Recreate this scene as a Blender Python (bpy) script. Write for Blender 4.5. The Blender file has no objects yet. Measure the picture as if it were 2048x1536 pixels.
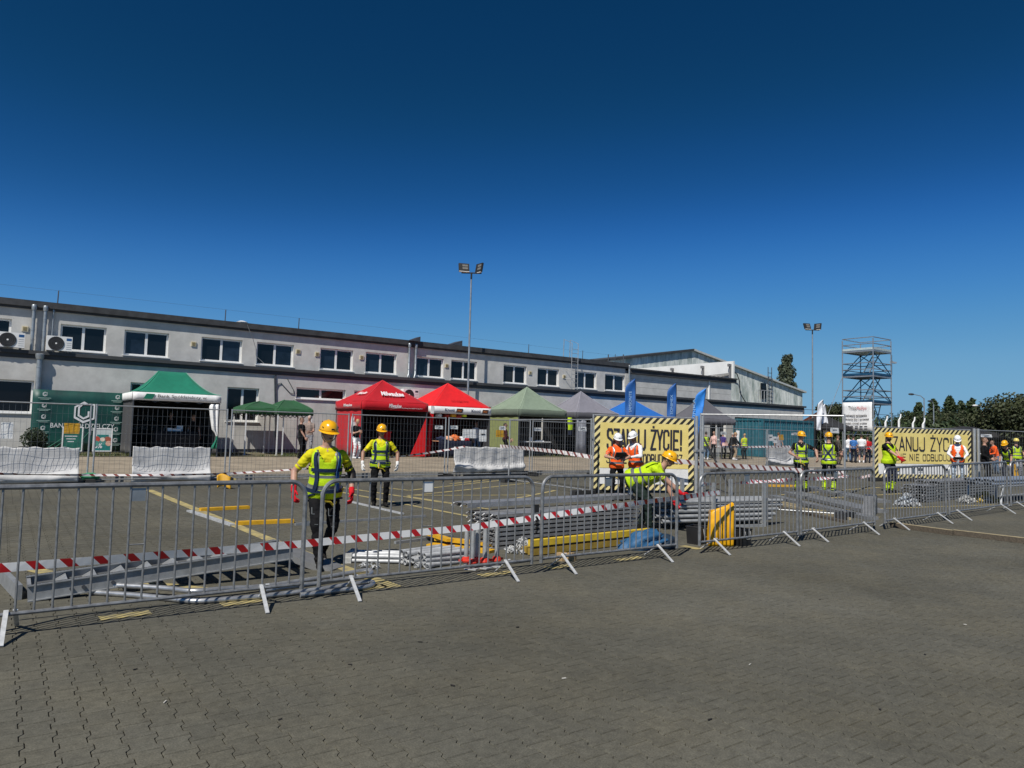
import bpy, bmesh, math, random
import numpy as np
from mathutils import Vector, Matrix, noise
from mathutils.kdtree import KDTree
from mathutils.bvhtree import BVHTree
random.seed(7)
R = math.radians
S = bpy.context.scene
COL = S.collection
# ---------------------------------------------------------------- camera, world, sun, exposure
# world axes: X runs along the office facade, Y runs from the camera towards the facade, Z up
FPX, ROLL, PITCH, HC, HEAD = 1435.0, 0.0262, math.atan(95.2/1435.0), 1.7, R(54.6)
SUN_U, SUN_P = 0.74, 0.40            # ground shift of a shadow per metre of height, along X and Y
# camera axes first in "look" space (x right, y ahead), then turned so that X = facade direction
def _turn(v):
    x, y, z = v
    return Vector((x*math.sin(HEAD)+y*math.cos(HEAD), -x*math.cos(HEAD)+y*math.sin(HEAD), z))
_r0 = Vector((1, 0, 0)); _fw = Vector((0, math.cos(PITCH), math.sin(PITCH))); _u0 = Vector((0, -math.sin(PITCH), math.cos(PITCH)))
_cx = _r0*math.cos(ROLL)+_u0*math.sin(ROLL); _cy = -_r0*math.sin(ROLL)+_u0*math.cos(ROLL)
CX, CY, CF = _turn(_cx), _turn(_cy), _turn(_fw)
CPOS = Vector((0, 0, HC))
cam = bpy.data.cameras.new('camera'); camo = bpy.data.objects.new('camera', cam); COL.objects.link(camo)
camo.matrix_world = Matrix(((CX.x, CY.x, -CF.x, 0), (CX.y, CY.y, -CF.y, 0), (CX.z, CY.z, -CF.z, HC), (0, 0, 0, 1)))
cam.sensor_fit = 'HORIZONTAL'; cam.sensor_width = 36; cam.lens = 36*FPX/2048; cam.clip_start = 0.05; cam.clip_end = 3000
S.camera = camo
sun_from = Vector((-SUN_U, -SUN_P, 1)).normalized()
SUN_EL = math.asin(sun_from.z)
SUN_AZ = math.atan2(sun_from.x, sun_from.y)      # compass style: 0 = +Y, clockwise towards +X
W = bpy.data.worlds.new('World'); S.world = W; W.use_nodes = True
nt = W.node_tree; nt.nodes.clear()
sky = nt.nodes.new('ShaderNodeTexSky'); sky.sky_type = 'NISHITA'; sky.sun_disc = False
sky.sun_elevation = SUN_EL; sky.sun_rotation = SUN_AZ
sky.altitude = 1200; sky.air_density = 0.8; sky.dust_density = 0.15; sky.ozone_density = 4.0
gam = nt.nodes.new('ShaderNodeGamma'); gam.inputs[1].default_value = 1.35
hs = nt.nodes.new('ShaderNodeHueSaturation'); hs.inputs['Saturation'].default_value = 1.12; hs.inputs['Value'].default_value = 1.0
bg = nt.nodes.new('ShaderNodeBackground'); bg.inputs[1].default_value = 0.1
wo = nt.nodes.new('ShaderNodeOutputWorld')
nt.links.new(sky.outputs[0], gam.inputs[0]); nt.links.new(gam.outputs[0], hs.inputs['Color'])
# one tone curve over the whole sky: deep polarised blue overhead, soft pale blue low down
def vmul(k):
    n = nt.nodes.new('ShaderNodeVectorMath'); n.operation = 'MULTIPLY'; n.inputs[1].default_value = (k, k, k); return n
m1 = vmul(.055); g1 = nt.nodes.new('ShaderNodeGamma'); g1.inputs[1].default_value = 1/2.2; cv = nt.nodes.new('ShaderNodeRGBCurve'); g2 = nt.nodes.new('ShaderNodeGamma'); g2.inputs[1].default_value = 2.2; m2 = vmul(10)
for ch, pts in enumerate((((0, 0), (27, 15), (33, 18), (43, 26), (73, 67), (107, 98), (130, 110), (255, 118)), ((0, 0), (65, 55), (73, 61), (88, 77), (126, 126), (170, 154), (195, 162), (255, 166)), ((0, 0), (117, 95), (129, 104), (148, 131), (190, 186), (237, 198), (255, 200)))):
    c = cv.mapping.curves[ch]
    while len(c.points) < len(pts): c.points.new(.5, .5)
    for q, (a, b) in zip(c.points, pts): q.location = (a/255, b/255)
cv.mapping.extend = 'HORIZONTAL'; cv.mapping.update()
for a, b in ((hs, m1), (m1, g1), (g1, cv), (cv, g2), (g2, m2), (m2, bg)):
    nt.links.new(a.outputs[0], b.inputs['Color'] if 'Color' in b.inputs else b.inputs[0])
nt.links.new(bg.outputs[0], wo.inputs[0])
sl = bpy.data.lights.new('sun', 'SUN'); sl.energy = 5.0; sl.angle = R(0.53); sl.color = (1.0, 0.955, 0.88)
so = bpy.data.objects.new('sun', sl); COL.objects.link(so)
so.rotation_euler = (-sun_from).to_track_quat('-Z', 'Y').to_euler(); so.location = (-30, -20, 40)
S.view_settings.view_transform = 'Standard'; S.view_settings.look = 'None'
S.view_settings.exposure = 0.0; S.view_settings.gamma = 1.0; S.view_settings.use_curve_mapping = False
try:
    S.cycles.max_bounces = 6; S.cycles.diffuse_bounces = 3; S.cycles.glossy_bounces = 3; S.cycles.transparent_max_bounces = 12
    S.cycles.sample_clamp_indirect = 4.0
except Exception: pass

# ---------------------------------------------------------------- where things stand
KERB = 21.0
def sm(x, a, b):
    t = min(1, max(0, (x-a)/(b-a))); return t*t*(3-2*t)
def gz(u, p):
    z = max(0, min(p, 34)-10)*0.013 + 0.2*sm(u, 9, 26)*(1-sm(p, 14, 22))
    if p > KERB: z += 0.14
    return z
def ray(x, y):
    return (CF*FPX + CX*(x-1024) - CY*(y-768)).normalized()
def G(x, y, dz=0.0):
    v = ray(x, y); lo = 1.0
    for i in range(1, 6000):
        t = i*0.03*(1+i*0.0006); P = CPOS+v*t
        if P.z <= gz(P.x, P.y)+dz:
            lo = max(0, (i-1)*0.03*(1+(i-1)*0.0006)); hi = t
            for _ in range(14):
                m = (lo+hi)/2; P = CPOS+v*m
                if P.z <= gz(P.x, P.y)+dz: hi = m
                else: lo = m
            return CPOS+v*hi
    return CPOS+v*200
def FP(x, y, p):
    v = ray(x, y); return CPOS+v*(p/v.y)
def FU(x, y, u):
    v = ray(x, y); return CPOS+v*(u/v.x)
def UX(x, p, z=0.0):           # X of the point seen in pixel column x on the line Y=p at height z
    a, b = -40.0, 200.0
    for _ in range(50):
        m = (a+b)/2; d = Vector((m, p, z))-CPOS
        if d.dot(CF) <= 0.01 or 1024+FPX*d.dot(CX)/d.dot(CF) < x: a = m
        else: b = m
    return (a+b)/2
def PX(P):
    d = Vector(P)-CPOS; k = FPX/d.dot(CF); return 1024+k*d.dot(CX), 768-k*d.dot(CY)
def ztop(P, x, y):             # height of pixel (x,y) on the upright through ground point P
    v = ray(x, y); t = math.hypot(P.x, P.y)/math.hypot(v.x, v.y); return HC+v.z*t
# ---------------------------------------------------------------- helpers
MATS = {}
def mat(name, rgb, rough=0.6, metal=0.0, var=0.12, scale=6.0, bump=0.0, bscale=40.0, spec=0.5, coat=0.0, rgb2=None, stretch=None, trans=0.0, sheen=0.0, var2=0.0):
    if name in MATS: return MATS[name]
    m = bpy.data.materials.new(name); m.use_nodes = True; MATS[name] = m
    t = m.node_tree; b = t.nodes['Principled BSDF']; L = t.links.new
    b.inputs['Roughness'].default_value = rough; b.inputs['Metallic'].default_value = metal
    b.inputs['Specular IOR Level'].default_value = spec; b.inputs['Coat Weight'].default_value = coat
    b.inputs['Base Color'].default_value = (*rgb, 1)
    if sheen: b.inputs['Sheen Weight'].default_value = sheen
    if var or bump or rgb2:
        tc = t.nodes.new('ShaderNodeTexCoord'); src = tc.outputs['Object']
        if stretch:
            mp = t.nodes.new('ShaderNodeMapping'); mp.inputs['Scale'].default_value = stretch; L(src, mp.inputs[0]); src = mp.outputs[0]
        n = t.nodes.new('ShaderNodeTexNoise'); n.inputs['Scale'].default_value = scale; n.inputs['Detail'].default_value = 5; n.inputs['Roughness'].default_value = 0.62
        L(src, n.inputs['Vector'])
        r = t.nodes.new('ShaderNodeValToRGB'); L(n.outputs[0], r.inputs[0])
        c2 = rgb2 or tuple(min(1, c*(1+var)) for c in rgb); c1 = tuple(c*(1-var) for c in rgb) if not rgb2 else rgb
        r.color_ramp.elements[0].position = 0.34; r.color_ramp.elements[1].position = 0.66
        r.color_ramp.elements[0].color = (*c1, 1); r.color_ramp.elements[1].color = (*c2, 1)
        L(r.outputs[0], b.inputs['Base Color'])
        if bump:
            n2 = t.nodes.new('ShaderNodeTexNoise'); n2.inputs['Scale'].default_value = bscale; n2.inputs['Detail'].default_value = 4
            L(src, n2.inputs['Vector'])
            bp = t.nodes.new('ShaderNodeBump'); bp.inputs['Strength'].default_value = bump; bp.inputs['Distance'].default_value = 0.02
            L(n2.outputs[0], bp.inputs['Height']); L(bp.outputs[0], b.inputs['Normal'])
    return m
def stripes(name, ca, cb, period, axis='X', slant=1.0, duty=0.5, rough=0.5, other='Z'):
    # diagonal stripes in object space
    if name in MATS: return MATS[name]
    m = bpy.data.materials.new(name); m.use_nodes = True; MATS[name] = m
    t = m.node_tree; b = t.nodes['Principled BSDF']; L = t.links.new; b.inputs['Roughness'].default_value = rough
    tc = t.nodes.new('ShaderNodeTexCoord'); sx = t.nodes.new('ShaderNodeSeparateXYZ'); L(tc.outputs['UV' if axis == 'UV' else 'Object'], sx.inputs[0])
    A, O = ('X', 'Y') if axis == 'UV' else (axis, other)
    mu = t.nodes.new('ShaderNodeMath'); mu.operation = 'MULTIPLY_ADD'; mu.inputs[1].default_value = slant
    L(sx.outputs[O], mu.inputs[0]); L(sx.outputs[A], mu.inputs[2])
    dv = t.nodes.new('ShaderNodeMath'); dv.operation = 'DIVIDE'; dv.inputs[1].default_value = period; L(mu.outputs[0], dv.inputs[0])
    fr = t.nodes.new('ShaderNodeMath'); fr.operation = 'FRACT'; L(dv.outputs[0], fr.inputs[0])
    gt = t.nodes.new('ShaderNodeMath'); gt.operation = 'GREATER_THAN'; gt.inputs[1].default_value = duty; L(fr.outputs[0], gt.inputs[0])
    mx = t.nodes.new('ShaderNodeMix'); mx.data_type = 'RGBA'; mx.inputs['A'].default_value = (*ca, 1); mx.inputs['B'].default_value = (*cb, 1)
    L(gt.outputs[0], mx.inputs['Factor']); L(mx.outputs['Result'], b.inputs['Base Color'])
    return m
class MB:
    def __init__(s): s.v = []; s.f = []; s.m = []; s.uv = None
    def add(s, vs, fs, mi=0):
        o = len(s.v); s.v.extend([tuple(v) for v in vs]); s.f.extend([tuple(i+o for i in f) for f in fs]); s.m.extend([mi]*len(fs)); return s
    def box(s, c, d, rz=0, mi=0, M=None):
        x, y, z = d[0]/2, d[1]/2, d[2]/2
        vs = [Vector(q) for q in ((-x,-y,-z),(x,-y,-z),(x,y,-z),(-x,y,-z),(-x,-y,z),(x,-y,z),(x,y,z),(-x,y,z))]
        if rz: M = Matrix.Rotation(rz, 3, 'Z')
        if M is not None: vs = [M @ q for q in vs]
        c = Vector(c)
        return s.add([q+c for q in vs], [(3,2,1,0),(4,5,6,7),(0,1,5,4),(1,2,6,5),(2,3,7,6),(3,0,4,7)], mi)
    def bx(s, x0, x1, y0, y1, z0, z1, mi=0):
        return s.box(((x0+x1)/2, (y0+y1)/2, (z0+z1)/2), (abs(x1-x0), abs(y1-y0), abs(z1-z0)), 0, mi)
    def beam(s, a, b, w, h, mi=0, up=(0,0,1)):
        a, b = Vector(a), Vector(b); d = b-a; L = d.length; d.normalize(); upv = Vector(up)
        x = d.cross(upv)
        if x.length < 1e-4: x = Vector((1,0,0))
        x.normalize(); z = x.cross(d)
        M = Matrix((x, d, z)).transposed()
        return s.box((a+b)/2, (w, L, h), 0, mi, M)
    def tube(s, pts, r, n=8, mi=0, close=False):
        pts = [Vector(p) for p in pts]; k = len(pts); rr = r if isinstance(r, (list, tuple)) else [r]*k
        vs = []; prev = None
        for i, p in enumerate(pts):
            d = (pts[(i+1) % k] - pts[i-1]) if close else (pts[min(i+1, k-1)]-pts[max(i-1, 0)])
            d.normalize()
            if prev is None:
                a = d.orthogonal().normalized()
            else:
                a = prev - d*prev.dot(d); a.normalize()
            prev = a; b = d.cross(a)
            vs += [p+(a*math.cos(2*math.pi*j/n)+b*math.sin(2*math.pi*j/n))*rr[i] for j in range(n)]
        fs = []
        for i in range(k if close else k-1):
            i2 = (i+1) % k
            fs += [(i*n+j, i*n+(j+1) % n, i2*n+(j+1) % n, i2*n+j) for j in range(n)]
        if not close: fs += [tuple(range(n-1, -1, -1)), tuple((k-1)*n+j for j in range(n))]
        return s.add(vs, fs, mi)
    def bar(s, a, b, r, n=8, mi=0, r2=None): return s.tube([a, b], [r, r if r2 is None else r2], n, mi)
    def pipe(s, a, b, r, n=10, t=0.004, mi=0):   # hollow tube with open ends
        a, b = Vector(a), Vector(b); d = (b-a).normalized(); x = d.orthogonal().normalized(); y = d.cross(x); vs = []
        for P, q in ((a, r), (b, r), (b, r-t), (a, r-t)):
            vs += [P+(x*math.cos(2*math.pi*j/n)+y*math.sin(2*math.pi*j/n))*q for j in range(n)]
        fs = []
        for i in range(4):
            i2 = (i+1) % 4; fs += [(i*n+j, i*n+(j+1) % n, i2*n+(j+1) % n, i2*n+j) for j in range(n)]
        return s.add(vs, fs, mi)
    def prism(s, poly, vec, mi=0):
        k = len(poly); vec = Vector(vec); P = [Vector(q) for q in poly]
        return s.add(P+[q+vec for q in P], [tuple(range(k-1, -1, -1)), tuple(range(k, 2*k))]+[(i, (i+1) % k, k+(i+1) % k, k+i) for i in range(k)], mi)
    def quad(s, a, b, c, d, mi=0): return s.add([a, b, c, d], [(0,1,2,3)], mi)
    def grid(s, fn, nu, nv, mi=0, close_u=False):
        vs = [fn(i/nu, j/nv) for j in range(nv+1) for i in range(nu if close_u else nu+1)]
        w = nu if close_u else nu+1; fs = []
        for j in range(nv):
            for i in range(nu):
                fs.append((j*w+i, j*w+(i+1) % w, (j+1)*w+(i+1) % w, (j+1)*w+i))
        return s.add(vs, fs, mi)
    def ell(s, c, r, nu=12, nv=8, mi=0, M=None):
        c = Vector(c); vs = []; fs = []
        for j in range(nv+1):
            a = math.pi*j/nv
            for i in range(nu):
                b = 2*math.pi*i/nu; q = Vector((r[0]*math.sin(a)*math.cos(b), r[1]*math.sin(a)*math.sin(b), r[2]*math.cos(a)))
                vs.append(c+(M @ q if M is not None else q))
        for j in range(nv):
            for i in range(nu): fs.append((j*nu+i, (j+1)*nu+i, (j+1)*nu+(i+1) % nu, j*nu+(i+1) % nu))
        return s.add(vs, fs, mi)
    def lathe(s, prof, n=16, c=(0,0,0), mi=0):
        c = Vector(c); k = len(prof)
        vs = [c+Vector((r*math.cos(2*math.pi*i/n), r*math.sin(2*math.pi*i/n), z)) for r, z in prof for i in range(n)]
        fs = [(j*n+i, j*n+(i+1) % n, (j+1)*n+(i+1) % n, (j+1)*n+i) for j in range(k-1) for i in range(n)]
        fs += [tuple(range(n-1, -1, -1)), tuple((k-1)*n+i for i in range(n))]
        return s.add(vs, fs, mi)
    def mesh(s, name, mats, smooth=False):
        me = bpy.data.meshes.new(name); me.from_pydata(s.v, [], s.f)
        for m in (mats if isinstance(mats, (list, tuple)) else [mats]): me.materials.append(m)
        if any(s.m): me.polygons.foreach_set('material_index', s.m)
        if smooth:
            me.polygons.foreach_set('use_smooth', [True]*len(me.polygons))
            try: me.set_sharp_from_angle(angle=R(42))
            except Exception: pass
        if s.uv:
            ul = me.uv_layers.new(name='uv'); ul.data.foreach_set('uv', [c for lp in me.loops for c in s.uv[lp.vertex_index]])
        me.update(); return me
    def build(s, name, mats, parent=None, smooth=False, loc=None, rz=0.0, solid=0.0):
        o = bpy.data.objects.new(name, s.mesh(name, mats, smooth)); COL.objects.link(o)
        if parent is not None:
            o.parent = parent
            if loc is None and parent.get('_w'): o.location = -Vector(parent['_w'])
        if loc is not None: o.location = loc
        if rz: o.rotation_euler = (0, 0, rz)
        if solid:
            md = o.modifiers.new('thick', 'SOLIDIFY'); md.thickness = solid; md.offset = 0
        return o
def meshobj(name, me, parent=None, loc=None, rz=0.0):
    o = bpy.data.objects.new(name, me); COL.objects.link(o)
    if parent is not None:
        o.parent = parent
        if loc is None and parent.get('_w'): o.location = -Vector(parent['_w'])
    if loc is not None: o.location = loc
    if rz: o.rotation_euler = (0, 0, rz)
    return o
def tag(o, label=None, cat=None, group=None, kind=None):
    if label: o['label'] = label
    if cat: o['category'] = cat
    if group: o['group'] = group
    if kind: o['kind'] = kind
    return o
def thing(name, label, cat, loc=(0,0,0), rz=0.0, group=None, world=False):
    # world=True: its parts are written in scene coordinates, not in the thing's own
    o = bpy.data.objects.new(name, None); COL.objects.link(o); o.empty_display_size = 0.2
    o.location = loc; o.rotation_euler = (0, 0, rz); tag(o, label, cat, group)
    if world: o['_w'] = tuple(loc)
    return o
def copy_tree(o, parent=None):
    c = o.copy(); COL.objects.link(c); c.parent = parent
    for ch in o.children: copy_tree(ch, c)
    return c
_TX = {}
def text(s, w, h, name, m, parent, at, shear=0.0, bold=0.0, right=(1,0,0), up=(0,0,1), keep=False, loc=None, push=0.0):
    """flat lettering fitted into a w x h box whose lower left corner is `at`"""
    key = (s, shear, bold)
    if key not in _TX:
        cu = bpy.data.curves.new('lettering', 'FONT'); cu.body = s; cu.shear = shear; cu.offset = bold; cu.resolution_u = 2; cu.fill_mode = 'FRONT'
        ob = bpy.data.objects.new('lettering', cu); me = bpy.data.meshes.new_from_object(ob)
        v = np.zeros(len(me.vertices)*3); me.vertices.foreach_get('co', v); v = v.reshape(-1, 3)
        _TX[key] = (v, [tuple(p.vertices) for p in me.polygons]); bpy.data.objects.remove(ob); bpy.data.curves.remove(cu); bpy.data.meshes.remove(me)
    v, f = _TX[key]
    mn = v.min(0); mxx = v.max(0); d = mxx-mn; at = Vector(at); right = Vector(right); up = Vector(up)
    kx = w/d[0]; ky = h/d[1]
    if keep: kx = ky = min(kx, ky)
    b = MB(); b.add([at+right*float((q[0]-mn[0])*kx)+up*float((q[1]-mn[1])*ky) for q in v], f)
    return b.build(name, m, parent, loc=loc)
def pnoise(x, y, z): return noise.noise(Vector((x, y, z)))

GLY = {'S': [[(1,.80),(1,.9),(.8,1),(.2,1),(0,.9),(0,.68),(.12,.58),(.88,.42),(1,.32),(1,.1),(.8,0),(.2,0),(0,.1),(0,.2)]], 'Z': [[(0,1),(1,1),(0,0),(1,0)]], 'A': [[(0,0),(.5,1),(1,0)],[(.18,.28),(.82,.28)]], 'N': [[(0,0),(0,1),(1,0),(1,1)]],
       'U': [[(0,1),(0,.12),(.22,0),(.78,0),(1,.12),(1,1)]], 'J': [[(1,1),(1,.12),(.78,0),(.22,0),(0,.12),(0,.24)]], 'Y': [[(0,1),(.5,.45),(1,1)],[(.5,.45),(.5,0)]], 'C': [[(1,.74),(1,.88),(.78,1),(.22,1),(0,.88),(0,.12),(.22,0),(.78,0),(1,.12),(1,.26)]],
       'I': [[(.5,0),(.5,1)]], 'E': [[(1,1),(0,1),(0,0),(1,0)],[(0,.5),(.8,.5)]], 'B': [[(0,0),(0,1),(.72,1),(.94,.88),(.94,.62),(.72,.52),(0,.52)],[(.72,.52),(1,.4),(1,.1),(.78,0),(0,0)]], 'D': [[(0,0),(0,1),(.7,1),(1,.86),(1,.14),(.7,0),(0,0)]],
       'O': [[(1,.88),(.78,1),(.22,1),(0,.88),(0,.12),(.22,0),(.78,0),(1,.12),(1,.88)]], '!': [[(.5,1),(.5,.30)],[(.5,-.02),(.5,.10)]]}
def block_text(s, w, h, t, name, m, parent, at):
    """condensed poster capitals drawn as flat strokes, fitted into w x h; a dotted Z is written as z"""
    ws = [.34 if c in 'I!' else .5 if c == ' ' else 1.0 for c in s]; gap = .42; unit = (w-t)/(sum(ws)+gap*(len(s)-1)); x = at[0]+t/2; b = MB(); d = 0
    for c, cw in zip(s, ws):
        if c != ' ':
            pl = list(GLY[c.upper()])
            for line in pl:
                P = [Vector((x+px*cw*unit, at[1], at[2]+t/2+py*(h-t))) for px, py in line]
                for i in range(len(P)-1):
                    a, e = P[i], P[i+1]; dr = (e-a).normalized(); ex = t/2*(1 if 0 < i or line[0] != line[-1] and False else .0); n = Vector((-dr.z, 0, dr.x))*t/2; d += 1; o = Vector((0, -.00035*(d % 7), 0))
                    a2 = a-dr*t*.36 if i > 0 or c not in 'AYNI!' else a-dr*t*.5; e2 = e+dr*t*.36 if i < len(P)-2 or c not in 'AYNI!' else e+dr*t*.5
                    b.add([a2+n+o, a2-n+o, e2-n+o, e2+n+o], [(0, 1, 2, 3)])
            if c == 'z': cx_ = x+cw*unit/2; zt = at[2]+h+t*.55; b.add([(cx_-t*.55, at[1], zt), (cx_+t*.55, at[1], zt), (cx_+t*.55, at[1], zt+t*1.1), (cx_-t*.55, at[1], zt+t*1.1)], [(0, 1, 2, 3)])
        x += (cw+gap)*unit
    return b.build(name, m, parent)
# ---------------------------------------------------------------- ground
def paving_mat(name, k, lines=False, joint=False):
    m = bpy.data.materials.new(name); m.use_nodes = True; MATS[name] = m
    t = m.node_tree; b = t.nodes['Principled BSDF']; L = t.links.new
    b.inputs['Roughness'].default_value = 0.88; b.inputs['Specular IOR Level'].default_value = 0.25
    g = t.nodes.new('ShaderNodeNewGeometry')
    def nz(scale, det=4, rough=0.6):
        n = t.nodes.new('ShaderNodeTexNoise'); n.inputs['Scale'].default_value = scale; n.inputs['Detail'].default_value = det; n.inputs['Roughness'].default_value = rough
        L(g.outputs['Position'], n.inputs['Vector']); return n.outputs[0]
    def ramp(src, p0, c0, p1, c1):
        r = t.nodes.new('ShaderNodeValToRGB'); L(src, r.inputs[0]); e = r.color_ramp.elements
        e[0].position = p0; e[0].color = (*c0, 1); e[1].position = p1; e[1].color = (*c1, 1); return r.outputs[0]
    def mix(f, a, c, mode='MIX', fac=1.0):
        x = t.nodes.new('ShaderNodeMix'); x.data_type = 'RGBA'; x.blend_type = mode
        if f is None: x.inputs['Factor'].default_value = fac
        else: L(f, x.inputs['Factor'])
        L(a, x.inputs['A']); L(c, x.inputs['B']); return x.outputs['Result']
    c = [(.084*k, .081*k, .064*k), (.116*k, .112*k, .090*k)]
    base = ramp(nz(0.33, 5), .36, c[0], .64, c[1])
    warm = ramp(nz(1.1, 5), .42, (.96, .96, .97), .66, (1.07, 1.04, .99))
    base = mix(None, base, warm, 'MULTIPLY')
    grain = ramp(nz(95, 3, .75), .3, (.55, .55, .55), .7, (1.42, 1.41, 1.38))
    base = mix(None, base, grain, 'MULTIPLY', .8)
    mott = ramp(nz(16, 5, .7), .34, (.80, .80, .80), .66, (1.20, 1.20, 1.20)); base = mix(None, base, mott, 'MULTIPLY', .85)
    spots = ramp(nz(5.5, 6, .75), .30, (.66, .65, .64), .43, (1, 1, 1))
    base = mix(None, base, spots, 'MULTIPLY', .7)
    if joint:   # sand and dirt in the joints: dark where open, pale where filled
        sx = t.nodes.new('ShaderNodeSeparateXYZ'); L(g.outputs['Position'], sx.inputs[0])
        ma = t.nodes.new('ShaderNodeMath'); ma.operation = 'MULTIPLY_ADD'; ma.inputs[1].default_value = .030; L(sx.outputs['X'], ma.inputs[0]); L(nz(.5, 4), ma.inputs[2])
        f = ramp(ma.outputs[0], .50, (.14, .13, .11), .80, (1.25, 1.2, 1.05))
        base = mix(None, base, f, 'MULTIPLY')
    if lines:
        sx = t.nodes.new('ShaderNodeSeparateXYZ'); L(g.outputs['Position'], sx.inputs[0]); cb = t.nodes.new('ShaderNodeCombineXYZ')
        L(sx.outputs['Y'], cb.inputs['X']); L(sx.outputs['X'], cb.inputs['Y'])
        br = t.nodes.new('ShaderNodeTexBrick'); L(cb.outputs[0], br.inputs['Vector']); br.inputs['Scale'].default_value = 1
        br.inputs['Brick Width'].default_value = .2; br.inputs['Row Height'].default_value = .15; br.inputs['Mortar Size'].default_value = .006
        br.inputs['Color1'].default_value = (1, 1, 1, 1); br.inputs['Color2'].default_value = (.9, .9, .9, 1); br.inputs['Mortar'].default_value = (.5, .48, .44, 1)
        base = mix(None, base, br.outputs[0], 'MULTIPLY', .8)
    L(base, b.inputs['Base Color'])
    bp = t.nodes.new('ShaderNodeBump'); bp.inputs['Strength'].default_value = .35; bp.inputs['Distance'].default_value = .006
    L(nz(140, 4, .7), bp.inputs['Height']); L(bp.outputs[0], b.inputs['Normal'])
    return m
PAV = [paving_mat('paving_a', 1.0), paving_mat('paving_b', .95), paving_mat('paving_c', 1.05)]
PAVE_SHEET = paving_mat('paving_far', 1.0, lines=True)
PAVE_BED = paving_mat('paving_bed', .8, joint=True)
RMAX = 17.0
def in_pavers(u, p):
    d = math.hypot(u, p)
    return d < RMAX and p < KERB-.3
def frange(*segs):
    out = []
    for a, b, st in segs:
        n = max(1, round((b-a)/st)); out += [a+(b-a)*i/n for i in range(n)]
    return out+[segs[-1][1]]
us = frange((-400, -40, 60), (-40, -8, 4), (-8, 30, .75), (30, 60, 3), (60, 900, 60))
ps = frange((-200, -4, 28), (-4, 20.25, .75), (20.25, KERB-.002, .748))
b = MB(); n = len(us)
b.v = [(u, p, gz(u, p)-(.007 if in_pavers(u, p) and math.hypot(u, p) < RMAX-1.2 else .001)) for p in ps for u in us]
b.f = [(j*n+i, j*n+i+1, (j+1)*n+i+1, (j+1)*n+i) for j in range(len(ps)-1) for i in range(n-1)]
def fm(f):
    c = [b.v[i] for i in f]; u = sum(q[0] for q in c)/4; p = sum(q[1] for q in c)/4
    return 1 if math.hypot(u, p) < RMAX-1.1 else 0
b.m = [fm(f) for f in b.f]
ground = b.build('ground', [PAVE_SHEET, PAVE_BED], smooth=True); tag(ground, 'grey concrete block paving of the parking lot', kind='structure')
# interlocking double-T paving blocks, 20 x 15 cm pitch
def paver_outline(g=0.0022):
    hw, w, e = .075+.012-g, .075-.012-g, .1-g*1.5
    r = [(hw, -e), (hw, -.062), (w, -.038), (w, .038), (hw, .062), (hw, e)]
    return r+[(-x, y) for x, y in reversed(r)]
PO = paver_outline(); PI = [(x*.955 if abs(x) < .07 else x*.962, y*.968) for x, y in PO]
def add_paver(mbv, mbf, mbm, u, p, z, mi, tilt):
    o = len(mbv)
    mbv.extend([(u+x, p+y, z-.007) for x, y in PO]); mbv.extend([(u+x, p+y, z+tilt[0]*x+tilt[1]*y) for x, y in PI])
    k = len(PO)
    mbf.append(tuple(o+k+i for i in range(k))); mbf.extend([(o+i, o+(i+1) % k, o+k+(i+1) % k, o+k+i) for i in range(k)]); mbm.extend([mi]*(k+1))
rnd = random.Random(3); cells = []
for i in range(-50, 125):
    u = i*.15-.03
    for j in range(-12, 110):
        p = j*.2+(.1 if i % 2 else 0)
        if not in_pavers(u, p) or math.hypot(u, p) > RMAX-.4: continue
        d = Vector((u, p, 0))-CPOS
        if d.dot(CF) < .8: continue
        x, y = PX((u, p, 0))
        if -900 < x < 3100 and y < 2600: cells.append((u, p, x, y))
inside = [c for c in cells if 20 < c[2] < 2028 and c[3] < 1520]
inside.sort(key=lambda c: math.hypot(c[0], c[1])); near = set((c[0], c[1]) for c in inside[:300])
pv = []
for k in range(3):
    q = MB(); add_paver(q.v, q.f, q.m, 0, 0, 0, 0, (0, 0)); pv.append(q.mesh('paving_block', PAV[k]))
rest = MB()
for u, p, x, y in cells:
    k = rnd.choice((0, 0, 0, 1, 2)); z = gz(u, p)+rnd.uniform(-.0016, .0012); tl = (rnd.uniform(-.006, .006), rnd.uniform(-.005, .005))
    if (u, p) in near:
        o = meshobj('paving_block', pv[k], ground, (u, p, z)); o.rotation_euler = (tl[1]*.7, tl[0]*.7, rnd.uniform(-.006, .006))
    else: add_paver(rest.v, rest.f, rest.m, u, p, z, k, tl)
o = rest.build('paving_blocks_beyond', PAV, ground); o['kind'] = 'stuff'
# kerb of single stones, pavement, soil strip, land beyond
KM = mat('kerb_concrete', (.30, .285, .25), .9, var=.3, scale=3, bump=.3)
kerb = thing('kerb', 'row of pale concrete kerb stones along the pavement', None, (0, KERB, 0), world=True); kerb['kind'] = 'structure'
u = -14.0; ks = MB().box((0, 0, 0), (.985, .15, .3)).mesh('kerb_stone', KM)
while u < 60:
    z = gz(u, KERB+.001)-.15+.004
    o = meshobj('kerb_stone', ks, kerb, (u+.5, .075, z+random.uniform(-.006, .006))); o.rotation_euler = (0, 0, random.uniform(-.004, .004)); u += 1.0
PM = mat('pavement_sand', (.27, .225, .165), .92, var=.25, scale=1.3, bump=.35, bscale=60)
b = MB(); n = len(us); pp = frange((KERB+.15, 30.0, 1.1)); b.v = [(u, p, gz(u, p)-.004+.008*pnoise(u*.8, p*.8, 0)) for p in pp for u in us]
b.f = [(j*n+i, j*n+i+1, (j+1)*n+i+1, (j+1)*n+i) for j in range(len(pp)-1) for i in range(n-1)]
tag(b.build('pavement', PM, smooth=True), 'sandy beige pavement between the kerb and the tents', kind='structure')
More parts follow.
